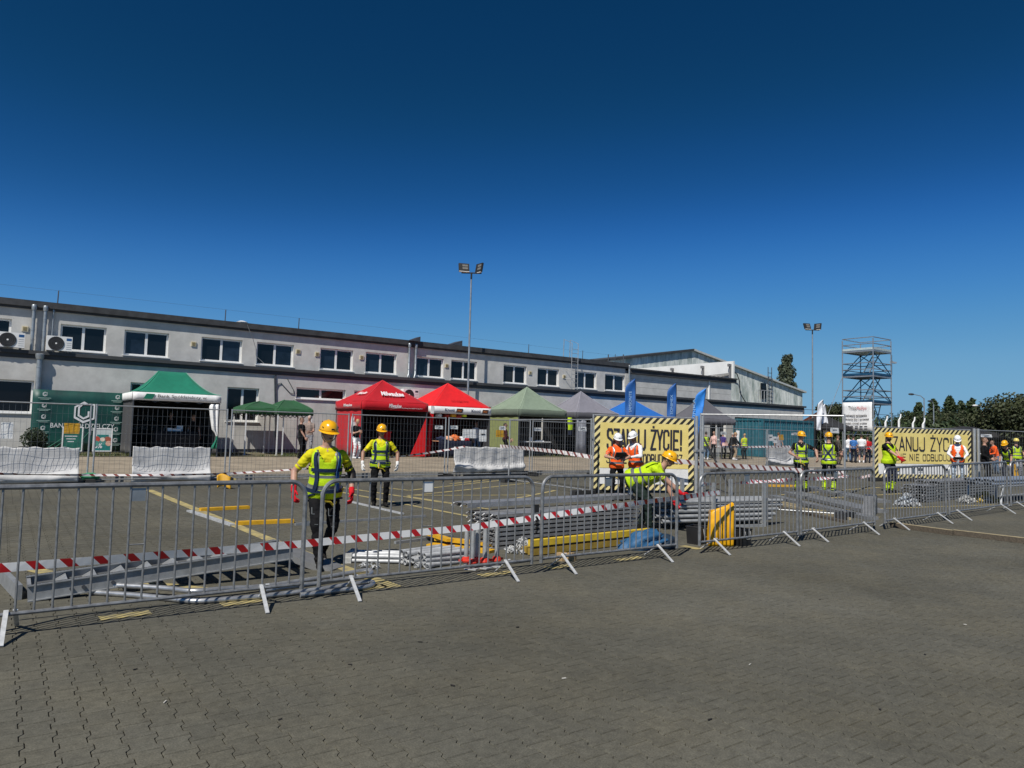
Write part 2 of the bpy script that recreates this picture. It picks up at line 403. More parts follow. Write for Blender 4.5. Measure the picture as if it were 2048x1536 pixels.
SM = mat('soil', (.10, .085, .05), .95, rgb2=(.16, .145, .085), scale=2.2, bump=.5)
b = MB(); pp = [30.0, 30.6, 31.5, 33.5, 40, 60, 100, 200, 600]
b.v = [(u, p, gz(u, p)+.012) for p in pp for u in us]; n = len(us)
b.f = [(j*n+i, j*n+i+1, (j+1)*n+i+1, (j+1)*n+i) for j in range(len(pp)-1) for i in range(n-1)]
tag(b.build('soil', SM, smooth=True), 'dry soil and thin turf along the foot of the building', kind='structure')
GM = mat('grass', (.05, .075, .018), .8, rgb2=(.13, .13, .045), scale=1.5)
b = MB(); rr = random.Random(5)
for i in range(9000):
    u = rr.uniform(-1, 40) if i % 3 else rr.uniform(-1, 14); p = 30.1+abs(rr.gauss(0, 1.1))
    if p > 33.3 or pnoise(u*.7, p*.7, 4) < -.05: continue
    z = gz(u, p)+.01; h = rr.uniform(.04, .16); a = rr.uniform(0, 6.3); w = .012; dx, dy = math.cos(a)*w, math.sin(a)*w; lx, ly = rr.uniform(-.05, .05), rr.uniform(-.05, .05)
    b.add([(u-dx, p-dy, z), (u+dx, p+dy, z), (u+lx, p+ly, z+h)], [(0, 1, 2)])
tag(b.build('grass', GM), 'thin patchy grass along the wall', kind='stuff')
# painted lines
YM = mat('yellow_paint', (.47, .38, .14), .8, rgb2=(.22, .19, .115), scale=7, var=.2)
def gline(name, a, bb, w, parent=None, seg=.6):
    w *= 1.35
    a, bb = Vector(a), Vector(bb); a.z = bb.z = 0; d = bb-a; L = d.length; d.normalize(); s = Vector((-d.y, d.x, 0))*w/2; k = max(1, int(L/seg)); q = MB()
    for i in range(k+1):
        c = a+d*L*i/k
        for t in (-1, 1):
            e = c+s*t; q.v.append((e.x, e.y, gz(e.x, e.y)+.005))
    q.f = [(2*i, 2*i+1, 2*i+3, 2*i+2) for i in range(k)]; q.m = [0]*k
    return q.build(name, YM, parent)
marks = thing('painted_lines', 'worn yellow parking bay lines painted on the paving', None, (0, 0, 0)); marks['kind'] = 'structure'
LN = [((297,980),(790,1175),.13), ((668,973),(1205,1052),.09), ((668,982),(960,1037),.09), ((764,975),(818,981),.08), ((818,981),(1000,961),.08), ((815,992),(1078,964),.08),
      ((815,991),(1060,990),.08), ((815,993),(946,1013),.08), ((950,1013),(1111,981),.09), ((953,1014),(1205,999),.08), ((900,968),(984,959),.08), ((35,1131),(110,1150),.13), ((275,1165),(440,1183),.13),
      ((1600,1000),(1850,985),.09), ((1560,990),(1760,975),.08), ((1620,1022),(1990,1010),.08), ((1520,1005),(1760,1035),.09), ((1365,1092),(1400,1099),.12), ((430,962),(470,957),.1)]
for a, c, w in LN: gline('painted_line', G(*a), G(*c), w, marks)
for u0, u1 in ((.8, 1.2), (1.8, 2.2), (3.0, 3.5), (4.7, 5.2), (5.7, 6.1), (6.9, 7.4)): gline('painted_line', (u0, 7.16, 0), (u1, 7.18, 0), .11, marks)

# scraps on the paving
q = MB(); rl = random.Random(12)
for x, y in [(1128, 1358), (840, 1285), (905, 1372), (1035, 1255), (330, 1405), (270, 1340), (1760, 1420), (1850, 1310), (1210, 1300), (1930, 1250), (560, 1440), (700, 1330), (1500, 1330), (1420, 1440), (1640, 1200), (460, 1290)]:
    P = G(x, y); a = rl.uniform(0, 6.3); L_ = rl.uniform(.006, .02); w_ = rl.uniform(.003, .008); q.box((P.x, P.y, gz(P.x, P.y)+.006), (L_*2, w_*2, .004), a, rl.choice((0, 1, 1)))
o = q.build('litter', [mat('scrap_pale', (.5, .48, .43), .8, var=.1), mat('scrap_dark', (.02, .017, .014), .8, var=.1)]); tag(o, 'tiny pale and dark scraps scattered on the paving', kind='stuff')
# ---------------------------------------------------------------- office building and halls
PLA = mat('plaster_grey', (.54, .53, .50), .9, var=.11, scale=2.2, bump=.12, bscale=30)
PLB = mat('plaster_dark', (.17, .17, .172), .9, var=.12, scale=1.5)
EAVE = mat('roof_felt', (.045, .047, .05), .8, var=.3, scale=3)
TRIM = mat('eave_paint_and_shade', (.05, .052, .055), .7, var=.15, scale=2)
WHITE = mat('white_plastic', (.80, .80, .78), .4, var=.04, scale=3)
GLASS = mat('window_glass', (.006, .008, .011), .08, var=.3, scale=.7, spec=.4)
GLASS3 = mat('window_glass_reflect_blue', (.012, .020, .034), .05, var=.5, scale=1.6, spec=.5); GLASS4 = mat('window_glass_reflect_grey', (.010, .011, .010), .15, rgb2=(.03, .032, .03), scale=1.2, spec=.4)  # blue and grey panes paint blinds and reflections into the glass colour
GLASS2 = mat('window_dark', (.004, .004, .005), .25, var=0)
ZINC = mat('zinc_pipe', (.33, .36, .38), .42, .55, var=.18, scale=4)
BLACK = mat('black_rubber', (.012, .012, .012), .75, var=.3, scale=8)
GALV = mat('galvanised', (.36, .37, .375), .46, .3, var=.22, scale=9)
GALVL = mat('galvanised_bright', (.44, .45, .455), .40, .12, var=.2, scale=12)
DSTEEL = mat('dark_steel', (.10, .105, .115), .5, .5, var=.25, scale=6)
PF, PU = 33.5, 33.95            # lower wall, upper wall set back above the ledge
def holed_wall(q, u0, u1, z0, z1, p, holes, depth, mi=0, mr=0):
    xs = sorted({u0, u1, *[h[0] for h in holes], *[h[1] for h in holes]}); zs = sorted({z0, z1, *[h[2] for h in holes], *[h[3] for h in holes]})
    for i in range(len(xs)-1):
        for j in range(len(zs)-1):
            cx, cz = (xs[i]+xs[i+1])/2, (zs[j]+zs[j+1])/2
            if any(h[0] < cx < h[1] and h[2] < cz < h[3] for h in holes): continue
            q.quad((xs[i], p, zs[j]), (xs[i+1], p, zs[j]), (xs[i+1], p, zs[j+1]), (xs[i], p, zs[j+1]), mi)
    for a, c, d, e in holes:
        y = p+depth
        q.quad((a, p, d), (a, p, e), (a, y, e), (a, y, d), mr); q.quad((c, p, d), (c, y, d), (c, y, e), (c, p, e), mr)
        q.quad((a, p, e), (c, p, e), (c, y, e), (a, y, e), mr); q.quad((a, p, d), (a, y, d), (c, y, d), (c, p, d), mr)
def window(root, a, c, d, e, p, mull=(.5,), fw=.075, sill=True, gm=None, glass_off=.03):
    q = MB(); y0, y1 = p-.05, p; w = c-a
    q.bx(a, c, y0, y1, d, d+fw); q.bx(a, c, y0, y1, e-fw, e); q.bx(a, a+fw, y0, y1, d+fw, e-fw); q.bx(c-fw, c, y0, y1, d+fw, e-fw)
    cuts = [a+fw]
    for m in mull:
        x = a+w*m; q.bx(x-.05, x+.05, y0, y1, d+fw, e-fw); cuts += [x-.05, x+.05]
    cuts.append(c-fw)
    f = q.build('window', WHITE, root); f.location = -Vector(root['_w'])
    for i in range(0, len(cuts), 2):
        g = MB(); g.bx(cuts[i], cuts[i+1], y0+glass_off, y0+glass_off+.012, d+fw, e-fw); meshobj('pane', g.mesh('pane', gm or random.choice((GLASS, GLASS, GLASS3, GLASS4))), f)
    if sill:
        g = MB(); g.bx(a-.04, c+.06, p-.26, y0-.001, d-.035, d-.002); meshobj('sill', g.mesh('sill', WHITE), f)
    return f
U0, U1 = -14.0, 33.2
ob = thing('office_building', 'long grey two storey office building with flat dark eaves', 'building', (16, PF, .44), world=True)
UPX = [(120,212),(248,337),(402,484),(513,587),(640,706),(731,793),(831,887),(902,954),(1007,1053),(1075,1118),(1150,1193),(1210,1250)]
ups = [(UX(a, PU, 5), UX(c, PU, 5), 4.50, 5.56) for a, c in UPX]
ups = [(-2.35, .15, 4.50, 5.56)]+ups; ups = [(-5.6, -3.9, 4.5, 5.56)]+ups
q = MB(); holed_wall(q, U0, U1, 4.30, 6.25, PU, ups, .22); q.quad((U1, PU, 0), (U1, PU+12, 0), (U1, PU+12, 6.2), (U1, PU, 6.2)); q.build('wall', PLA, ob)
for a, c, d, e in ups: window(ob, a, c, d, e, PU+.17)
def fz(x, y): return FP(x, y, PF).z
def wu(x): return UX(x, PF, 2.5)
lows = [(-3.4, wu(66), fz(40, 826), fz(40, 760)), (wu(259), wu(305), 1.6, fz(275, 765)), (wu(453), wu(517), fz(480, 843), fz(480, 775)), (wu(591), wu(690), fz(640, 799), fz(640, 777)),
        (wu(707), wu(790), fz(640, 799), fz(640, 777)), (20.2, 22.6, .6, 3.05), (23.2, 26.2, .6, 3.0), (29.3, 31.5, 1.5, 3.0), (34.6, 36.6, 1.5, 3.0), (38.2, 40.2, 1.5, 2.95), (41.2, 43.0, 1.5, 2.95), (44.0, 47.4, .6, 3.2)]
q = MB(); holed_wall(q, U0, 52.6, .86, 4.05, PF, lows, .25); q.build('wall', PLA, ob)
q = MB(); q.bx(U0, 52.6, PF+.05, PF+.3, .2, .86); q.build('plinth', PLB, ob)
for i, (a, c, d, e) in enumerate(lows):
    if e-d > 2: # open doorways: a near-black panel paints in the shade inside
        g = MB(); g.bx(a, c, PF+.6, PF+.62, d, e); g.build('doorway_shade', GLASS2, ob)
    else: window(ob, a, c, d, e, PF+.2, mull=(.5,), gm=GLASS2 if i in (0, 1, 2, 4) else GLASS)
# inner dark backing, roof slab, eaves, ledge
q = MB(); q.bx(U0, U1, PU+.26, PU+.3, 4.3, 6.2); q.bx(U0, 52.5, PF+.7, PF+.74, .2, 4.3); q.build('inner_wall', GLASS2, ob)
q = MB(); q.bx(U0, U1+.25, PU-.10, PU+12, 6.25, 6.33); q.build('roof', EAVE, ob)
q = MB(); q.bx(U0, U1+.28, PU-.17, PU-.102, 6.11, 6.36); q.bx(U0, U1+.2, PU-.095, PU-.02, 6.02, 6.248); q.build('gutter_and_shade_band', EAVE, ob)  # gutter and fascia made deeper to widen the dark shadow band below
q = MB(); q.bx(U0, 52.9, PF-.08, PU+.2, 4.26, 4.32); q.build('ledge_roof', EAVE, ob)
q = MB(); q.bx(U0, 52.9, PF-.14, PF-.082, 4.22, 4.36); q.bx(U0, 52.7, PF-.06, PF+.24, 4.052, 4.255); q.build('ledge_fascia_and_shade', TRIM, ob)  # dark fascia; its colour also takes in the shadow under the ledge
def dpipe(x, p, z0, z1, r=.065, flare=False):
    q = MB(); pts = [(x, p, z1), (x, p, z0)]
    if flare: pts = [(x, p, z1), (x, p, z0+.25), (x-.12, p-.12, z0+.02)]
    q.tube(pts, r, 10); q.lathe([(r*1.25, 0), (r*1.5, .1), (r*1.55, .2), (r*1.3, .22)], 10, (x, p, z1-.02))
    for z in (z0+.45, (z0+z1)/2, z1-.35): q.lathe([(r*1.12, 0), (r*1.12, .05)], 10, (x, p, z))
    q.build('downpipe', ZINC, ob, smooth=True)
for x in (66, 89): dpipe(UX(x, PU-.12, 5.3), PU-.14, 4.34, 6.0)
for x in (818, 831): dpipe(UX(x, PU-.12, 5.3), PU-.14, 4.34, 6.0, .06, True)
dpipe(UX(1258, PU-.12, 5.6), PU-.14, 4.34, 6.05, .055)
dpipe(UX(78, PF-.12, 3.6), PF-.14, .3, 4.05, .1); dpipe(UX(104, PU-.12, 5.0), PU-.08, 4.9, 5.9, .025)
VENT = mat('vent_plastic', (.62, .55, .38), .6, var=.1); VENTD = mat('vent_slats', (.28, .22, .1), .7)
for x, z in ((50, 5.23), (387, 5.2), (596, 5.27), (634, 5.22), (723, 5.25), (893, 5.2), (1060, 5.2), (1128, 5.15)):
    u = UX(x, PU, z); q = MB(); q.box((u, PU-.02, z), (.21, .04, .21)); o = q.build('vent_grille', VENT, ob)
    g = MB(); [g.box((u, PU-.045, z-.06+.03*i), (.13, .012, .018)) for i in range(5)]; meshobj('slats', g.mesh('slats', VENTD), o)
for x in (115, 450, 597, 1057, 1230, 1165): # roof rods
    u = UX(x, PU+.4, 6.4); q = MB(); q.bar((u, PU+.4, 6.3), (u+.01, PU+.4, 6.95), .022, 6); q.build('lightning_rod', DSTEEL, ob)
q = MB(); q.tube([(-14, PU+.5, 6.9), (5, PU+.5, 6.97), (20, PU+.5, 6.95), (33, PU+.5, 6.88)], .004, 4); q.build('roof_wire', DSTEEL, ob)
q = MB(); u = UX(487, PU, 6.4); q.lathe([(.2, 0), (.26, .1), (.1, .16)], 12, (u, PU+.25, 6.33)); q.build('roof_vent', WHITE, ob)
q = MB(); u = UX(490, PU, 6.2); q.tube([(u, PU-.37, 6.25), (u+.35, PU-.2, 5.6), (u+.5, PU-.04, 5.3), (u+.55, PU-.02, 4.9), (u+.95, PU-.02, 4.56)], .012, 5); q.build('cable', GALV, ob)
for pts in ([(552, 748), (553, 850)], [(549, 752), (551, 875)]):
    q = MB(); q.tube([FP(x, y, PF-.03) for x, y in pts], .022, 6); q.build('conduit', DSTEEL, ob)
q = MB(); q.tube([FP(x, y, PF-.03) for x, y in ((553, 775), (556, 768), (562, 766), (570, 775), (580, 786), (588, 788), (587, 780), (575, 758))], .018, 6); q.build('cable', DSTEEL, ob, smooth=True)
q = MB(); a = FP(900, 684, PU); q.prism([(a.x, PU+.5, 6.33), (a.x+1.1, PU+.5, 6.33), (a.x+1.1, PU+.5, 6.75)], (0, .8, 0)); q.build('roof_hatch', DSTEEL, ob)
q = MB(); a = FP(824, 676, PU); q.prism([(a.x-.3, PU-.3, 6.33), (a.x+.35, PU-.3, 6.33), (a.x+.35, PU-.3, 6.6)], (0, .5, 0)); q.build('gutter_head', DSTEEL, ob)
# access ladder on the ledge
lad = thing('roof_ladder', 'tall thin steel access ladder with hooped handrails fixed to the upper wall', 'ladder', (UX(1150, PU-.4, 5), PU-.35, 4.32))
q = MB()
for s in (-.25, .25): q.tube([(s, 0, 0), (s, 0, 2.9), (s-.02, .75, 3.2), (s-.02, .78, 2.05)], .022, 6)
q.build('rail', GALV, lad)
for i in range(10):
    q = MB(); q.bar((-.25, 0, .2+i*.26), (.25, 0, .2+i*.26), .014, 6); q.build('rung', GALV, lad)
for z in (.7, 1.3): q = MB(); q.bar((-.25, 0, z), (-.5, .3, z), .014, 5); q.bar((.25, 0, z), (.45, .3, z), .014, 5); q.build('bracket', GALV, lad)
# air conditioners
ACG = mat('ac_grille', (.02, .02, .02), .6, var=.3); BLUE = mat('ac_label', (.02, .09, .24), .4)
def aircon(label, u, p, z, w=.86, h=.62, logo=True):
    t = thing('air_conditioner', label, 'air conditioner', (u, p, z), group=None)
    q = MB(); q.bx(-w/2, w/2, -.17, .17, .05, h); q.build('casing', WHITE, t)
    q = MB(); q.lathe([(.27, 0), (.27, .02)], 24); g = q.build('fan_grille', ACG, t, loc=(-w*.13, -.17, h*.53)); g.rotation_euler = (R(90), 0, 0)
    q = MB(); q.lathe([(.035, 0), (.035, .02)], 12); f = meshobj('hub', q.mesh('hub', WHITE), g, (0, 0, .018))
    q = MB()
    for i in range(3): q.tube([(math.cos(a)*r_, math.sin(a)*r_, .022) for r_ in (.09+.07*i,) for a in [2*math.pi*k/24 for k in range(24)]], .004, 4, close=True)
    meshobj('guard_ring', q.mesh('guard_ring', DSTEEL), g)
    q = MB(); q.bx(w*.27, w*.47, -.174, -.1705, h*.74, h*.9); q.build('label_plate', BLUE if logo else DSTEEL, t)
    for i in range(4): q = MB(); q.bx(w*.27, w*.47, -.176, -.1705, h*(.2+.13*i), h*(.2+.13*i)+.012); q.build('louvre', GALV, t)
    for s in (-.3, .3): q = MB(); q.bx(s-.04, s+.04, -.16, .16, 0, .05); q.build('foot', DSTEEL, t)
aircon('white air conditioner on the ledge beside the twin grey downpipes and below a window corner', UX(22, PF-.05, 4.6), PF-.05, 4.365)
aircon('white air conditioner on the ledge under the first full window after the downpipes', UX(118, PF-.05, 4.6), PF-.05, 4.365)
aircon('white air conditioner hung on the lower wall above the gap between the two red tents', UX(819, PF-.35, 3.4), PF-.35, 3.12, logo=False)
# annex with clean grey panels, its roof edge and the white side wall on top
an = thing('annex_building', 'plain grey panelled annex with dark eave joined to the office building', 'building', (38.7, PU, .44), world=True)
q = MB(); pj = [4.33, 4.86, 5.40, 5.715]
for i in range(3):
    z0, z1 = pj[i]+.006, pj[i+1]-.006
    g = MB(); g.bx(U1+.02, 44.1, PU-.02, PU+.1, z0, z1); g.build('wall_panel', PLA, an)
q.bx(U1+.01, 44.09, PU+.02, PU+11, 4.33, 5.9); q.build('wall', PLB, an)
q = MB(); q.bx(U1+.27, 44.5, PU-.30, PU+11, 5.98, 6.07); q.bx(U1+.29, 44.48, PU-.22, PU-.03, 5.72, 5.978); q.build('roof', EAVE, an)  # dark fascia under the roof deepened to include the eave shadow
q = MB(); q.bx(41.5, 41.6, PU-.1, PU-.021, 4.35, 5.85); q.build('downpipe', WHITE, an)
ww = thing('parapet_wall', 'bright white panel wall rising above the annex roof', 'wall', (44.6, PU+5, 6.07), world=True)
q = MB(); q.bx(44.52, 44.66, PU+.1, PU+11, 6.07, 7.42); q.build('panel', mat('white_panel', (.72, .72, .69), .6, var=.08, scale=1), ww)
for p in (PU+.35, PU+2.9, PU+6.0): q = MB(); q.bx(44.36, 44.519, p-.06, p+.06, 6.07, 7.2); q.bx(44.2, 44.519, p-.07, p+.07, 7.0, 7.201); q.build('post', PLB, ww)
for i in range(4): q = MB(); q.tube([(44.4, PU+.3, 6.5-.06*i), (44.35, PU+2, 6.42-.08*i), (44.4, PU+5, 6.3)], .02, 5); q.build('cable', BLACK, ww)
# weathered gable hall
WEA = mat('weathered_sheet', (.86, .88, .82), .8, rgb2=(.30, .36, .33), scale=1.1, stretch=(2.2, 1, .6), bump=.2, bscale=8)
hl = thing('gable_hall', 'big hall with a low gable of streaked pale green weathered sheeting', 'building', (52.7, 45, .6), world=True)
def gztop(u): return 9.72-abs(u-52.7)*.166
q = MB(); u = 34.6; step = .33; row = []
while u <= 70.7: row.append(u); u += step
for i in range(len(row)-1):
    a, c = row[i], row[i+1]; o = .008 if i % 2 else 0
    q.quad((a, 45-o, .3), (c, 45-o, .3), (c, 45-o, gztop(c)), (a, 45-o, gztop(a)))
    if o: q.quad((a, 45, .3), (a, 45-o, .3), (a, 45-o, gztop(a)), (a, 45, gztop(a))); q.quad((c, 45, .3), (c, 45, gztop(c)), (c, 45-o, gztop(c)), (c, 45-o, .3))
q.build('gable_wall', WEA, hl)
for a, c in ((34.4, 52.7), (52.7, 71.0)):
    q = MB(); q.prism([(a, 44.75, gztop(a)+.02), (c, 44.75, gztop(c)+.02), (c, 44.75, gztop(c)+.2), (a, 44.75, gztop(a)+.2)], (0, 40, 0)); q.build('roof', EAVE if a < 50 else mat('pale_edge', (.5, .52, .5), .8), hl)
q = MB(); q.quad((70.6, 45, .3), (70.6, 84, .3), (70.6, 84, gztop(70.6)), (70.6, 45, gztop(70.6))); q.build('side_wall', WEA, hl)
q = MB(); q.bx(52.0, 70.5, 44.7, 44.95, 4.4, 5.0); q.build('base_band', PLB, hl)
a = FP(1527, 780, 44.9); q = MB(); q.bx(a.x-.45, a.x+.4, 44.85, 44.94, a.z-.9, a.z+.7); q.build('broken_opening', GLASS2, hl)
a = FP(1538, 785, 44.6); q = MB(); [q.bar((a.x+s, 44.5, a.z-2.2), (a.x+s, 44.5, a.z+2.6), .04, 5) for s in (-.3, .3)]; [q.bar((a.x-.3, 44.5, a.z-2+.4*i), (a.x+.3, 44.5, a.z-2+.4*i), .03, 5) for i in range(11)]; q.build('wall_ladder', DSTEEL, hl)
a = FP(1513, 790, 44.5); q = MB(); [q.bar((a.x+i*.5, 44.3, a.z-1.2), (a.x+i*.5, 44.3, a.z+.5), .04, 5) for i in range(6)]; q.bar((a.x, 44.3, a.z+.5), (a.x+2.5, 44.3, a.z+.5), .04, 5); q.build('guard_rail', GALV, hl)
q = MB(); q.tube([FP(x, y, 44.6) for x, y in ((1466, 743), (1474, 748), (1479, 762), (1480, 785), (1486, 796), (1491, 804))], .05, 5); q.build('cable', BLACK, hl, smooth=True)
for x in (1215, 1245): a = FP(x, 716, 44.7); q = MB(); q.bar((a.x, 44.6, a.z-1.5), (a.x, 44.6, a.z+.3), .05, 5); q.build('roof_rod', DSTEEL, hl)
# ---------------------------------------------------------------- tents
def cloth(name, rgb, var=.08, rough=.75, rgb2=None): return mat(name, rgb, rough, var=var, scale=5, bump=.25, bscale=14, spec=.25, sheen=.1, rgb2=rgb2)
C_TEAL = cloth('tent_teal', (.008, .165, .10)); C_WHITE = cloth('tent_white', (.74, .74, .73)); C_RED = cloth('tent_red', (.44, .006, .014)); C_RED2 = cloth('tent_bright_red', (.66, .008, .012))
C_OLIVE = cloth('tent_olive', (.20, .255, .185)); C_OLIVE2 = cloth('tent_olive_wall', (.22, .25, .10)); C_GREY = cloth('tent_grey', (.20, .195, .225)); C_BLUE = cloth('tent_blue', (.012, .12, .42)); C_DGREY = cloth('tent_dark_grey', (.10, .10, .115))
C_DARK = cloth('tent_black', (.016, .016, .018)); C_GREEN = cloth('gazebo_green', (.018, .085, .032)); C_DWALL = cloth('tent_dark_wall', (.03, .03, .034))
INK = mat('print_white', (.78, .78, .78), .6, var=0); INKD = mat('print_dark', (.02, .02, .024), .6, var=0)
def lerp(a, c, t): return a+(c-a)*t
def seam_mat(m):
    e = [n for n in m.node_tree.nodes if n.type == 'VALTORGB'][0].color_ramp.elements[1].color; return mat(m.name+'_seam', tuple(min(.8, c*1.5+.03) for c in e[:3]), .7, var=.05)
def tent(name, label, u0, u1, p0, p1, roof, val, valh=.3, eave=2.15, peak=3.25, ridge=0.0, power=1.0, back=None, left=None, right=None, leg=None, scallop=0.0, seed=0):
    uc, pc = (u0+u1)/2, (p0+p1)/2; zg = gz(uc, p0)
    t = thing(name, label, 'tent', (uc, pc, zg)); hx, hy = (u1-u0)/2, (p1-p0)/2; ez = eave+valh
    rn = random.Random(seed)
    def panel(A, B, C, D):   # A,B eave corners; C,D peak ends (C above B)
        q = MB()
        def fn(s, r):
            a = lerp(Vector(A), Vector(B), s); c = lerp(Vector(D), Vector(C), s); v = lerp(a, c, r)
            v.z = lerp(a.z, c.z, r**power) + .012*math.sin(s*9+seed)*(1-r)-.07*math.sin(math.pi*s)*math.sin(math.pi*r)**.8+.014*pnoise(s*6, r*5, seed)*(1-r); return v
        q.grid(fn, 14, 12); q.build('roof_panel', roof, t, smooth=True, solid=.004)
    cs = [(-hx, -hy, ez), (hx, -hy, ez), (hx, hy, ez), (-hx, hy, ez)]; rl, rr_ = (-ridge/2, 0, peak), (ridge/2, 0, peak)
    panel(cs[0], cs[1], rr_, rl); panel(cs[1], cs[2], rr_, rr_); panel(cs[2], cs[3], rl, rr_); panel(cs[3], cs[0], rl, rl)
    for i in range(4):   # seam tape over the four hips
        A, C_ = Vector(cs[i]), Vector((rl, rr_, rr_, rl)[i]); q = MB(); q.tube([Vector((lerp(A.x, C_.x, k/10), lerp(A.y, C_.y, k/10), lerp(A.z, C_.z, (k/10)**power)+.010)) for k in range(11)], .013, 5); q.build('seam', seam_mat(roof), t, smooth=True)
    for i in range(4):
        A, B = Vector(cs[i]), Vector(cs[(i+1) % 4]); nrm = (B-A).cross(Vector((0, 0, 1))).normalized(); q = MB()
        def fn(s, r, A=A, B=B, nrm=nrm):
            v = lerp(A, B, s); z = -valh*r-(scallop*abs(math.sin(s*math.pi*9)) if r > .9 else 0); return v+Vector((0, 0, z))+nrm*(.012+.012*math.sin(s*23+i)*r)
        q.grid(fn, 30 if scallop else 16, 2); q.build('valance', val, t, smooth=True, solid=.004)
    for x in (-hx+.04, hx-.04):
        for y in (-hy+.04, hy-.04):
            q = MB(); q.box((x, y, ez/2), (.045, .045, ez)); q.box((x, y, .01), (.12, .12, .02)); q.build('leg', leg or DSTEEL, t)
    q = MB()
    for A, B in ((cs[0], cs[1]), (cs[3], cs[2])):
        a, c = Vector(A), Vector(B); n = 4
        for k in range(n):
            x0, x1 = lerp(a, c, k/n), lerp(a, c, (k+1)/n); y = .06 if a.y < 0 else -.06
            q.beam((x0.x, x0.y+y, ez-.05), (x1.x, x1.y+y, ez-.35), .02, .03); q.beam((x0.x, x0.y+y, ez-.35), (x1.x, x1.y+y, ez-.05), .02, .03)
    q.build('frame', DSTEEL, t)
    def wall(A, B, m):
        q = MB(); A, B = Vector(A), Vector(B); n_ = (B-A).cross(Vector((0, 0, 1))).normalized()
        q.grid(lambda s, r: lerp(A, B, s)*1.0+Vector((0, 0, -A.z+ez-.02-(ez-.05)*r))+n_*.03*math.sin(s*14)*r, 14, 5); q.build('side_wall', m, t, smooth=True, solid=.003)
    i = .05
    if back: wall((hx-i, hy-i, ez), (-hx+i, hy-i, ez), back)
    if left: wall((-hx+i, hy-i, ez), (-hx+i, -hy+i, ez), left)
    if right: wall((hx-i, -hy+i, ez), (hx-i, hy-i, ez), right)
    t['hx'] = hx; t['hy'] = hy; t['ez'] = ez; return t
P0 = 29.9
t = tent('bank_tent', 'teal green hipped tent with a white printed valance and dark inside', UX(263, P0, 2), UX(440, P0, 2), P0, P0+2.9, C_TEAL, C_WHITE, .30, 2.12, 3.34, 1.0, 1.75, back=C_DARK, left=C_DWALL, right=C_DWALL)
hx, hy, ez = t['hx'], t['hy'], t['ez']
text('Bank Spółdzielczy w', 1.75, .15, 'lettering', INKD, t, (-hx+.85, -hy-.034, ez-.21)); q = MB(); q.prism([(-hx+.36, -hy-.036, ez-.25), (-hx+.66, -hy-.036, ez-.25), (-hx+.76, -hy-.036, ez-.05), (-hx+.46, -hy-.036, ez-.05)], (0, .004, 0)); q.build('logo_patch', C_TEAL, t)
text('Unik', .7, .2, 'lettering', mat('print_grey', (.16, .17, .17), .7, var=0), t, (-hx+.6, hy-.12, 1.35)); text('Bank dla', 1.2, .2, 'lettering', MATS['print_grey'], t, (-hx+.3, hy-.12, .98))
q = MB() # side curtain tied back to the post by the entrance
def cur(s, r):
    w = .30*(1-abs(r-.1)*1.0)+.06; w = max(.05, w*(1-.8*sm(r, .55, .72))+(.2*sm(r, .74, 1)))
    return Vector((hx-.06-w*s+.0, -hy-.02-.05*math.sin(s*11), ez-.35-1.75*r))
q.grid(cur, 10, 14); q.m = [1 if k >= 100 else 0 for k in range(len(q.f))]; q.build('tied_curtain', [C_WHITE, C_TEAL], t, smooth=True, solid=.006)
# red tents
pr = 29.6; u0, u1 = UX(722, pr, 2), UX(855, pr, 2)
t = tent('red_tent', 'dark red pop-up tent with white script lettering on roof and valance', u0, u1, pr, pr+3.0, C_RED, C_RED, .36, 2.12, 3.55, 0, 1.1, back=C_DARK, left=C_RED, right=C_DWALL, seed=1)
hx, hy, ez = t['hx'], t['hy'], t['ez']
text('Milwaukee', .62, .18, 'lettering', INK, t, (-.35, -hy-.03, ez-.24), shear=.25, bold=.02); q = MB(); q.prism([(-.33, -hy-.032, ez-.30), (.2, -hy-.032, ez-.25), (.25, -hy-.032, ez-.245), (-.1, -hy-.032, ez-.27)], (0, .004, 0)); q.build('underline', INK, t)
text('Nothing but HEAVY DUTY', 1.05, .055, 'lettering', INK, t, (.30, -hy-.032, ez-.27)); 
def on_slope(x, r): return Vector((x, -hy*(1-r)-.012, ez+(3.55-ez)*r**1.1+.012))
sl_up = (on_slope(0, .5)-on_slope(0, .3)).normalized()
text('Milwaukee', 1.15, .34, 'lettering', INK, t, on_slope(-.52, .29)+Vector((0, -.03, .03)), shear=.3, bold=.03, up=sl_up); q = MB(); a = on_slope(-.3, .22)+Vector((0, -.03, .03)); q.add([a, a+Vector((.75, 0, .02))+sl_up*.12, a+Vector((1.0, 0, .02))+sl_up*.14, a+Vector((.3, 0, 0))+sl_up*.05], [(0, 1, 2, 3)]); q.build('underline', INK, t)
text('Milwaukee', 1.0, .13, 'lettering', INK, t, (-hx-.03, .5, ez-.22), shear=.25, bold=.02, right=(0, -1, 0))
a = Vector((-hx*.66, .45, ez+(3.55-ez)*.32+.03)); text('Milwaukee', 1.0, .25, 'lettering', INK, t, a, shear=.25, bold=.02, right=(0, -1, 0), up=Vector((hx, 0, 3.55-ez)).normalized())
text('Milw', .62, .75, 'lettering', INK, t, (-hx+.005, -.35, 1.05), shear=.3, bold=.02, right=(0, -1, 0))
q = MB(); q.add([(hx-.03, -hy+.03, 1.9), (hx-.03, -hy+.03, .05), (hx-.85, -hy+.03, .05)], [(0, 1, 2)]); q.build('pulled_curtain', C_RED2, t, solid=.006)
q = MB(); q.box((.1, -.2, .55), (.5, .35, 1.1)); q.box((.1, -.2, 1.13), (.56, .4, .06)); tag(q.build('display_stand', C_RED2, None, loc=(t.location.x, t.location.y, t.location.z)), 'plain bright red display stand inside the dark red tent', 'display stand')
u0, u1 = UX(862, 30, 2), UX(981, 30, 2)
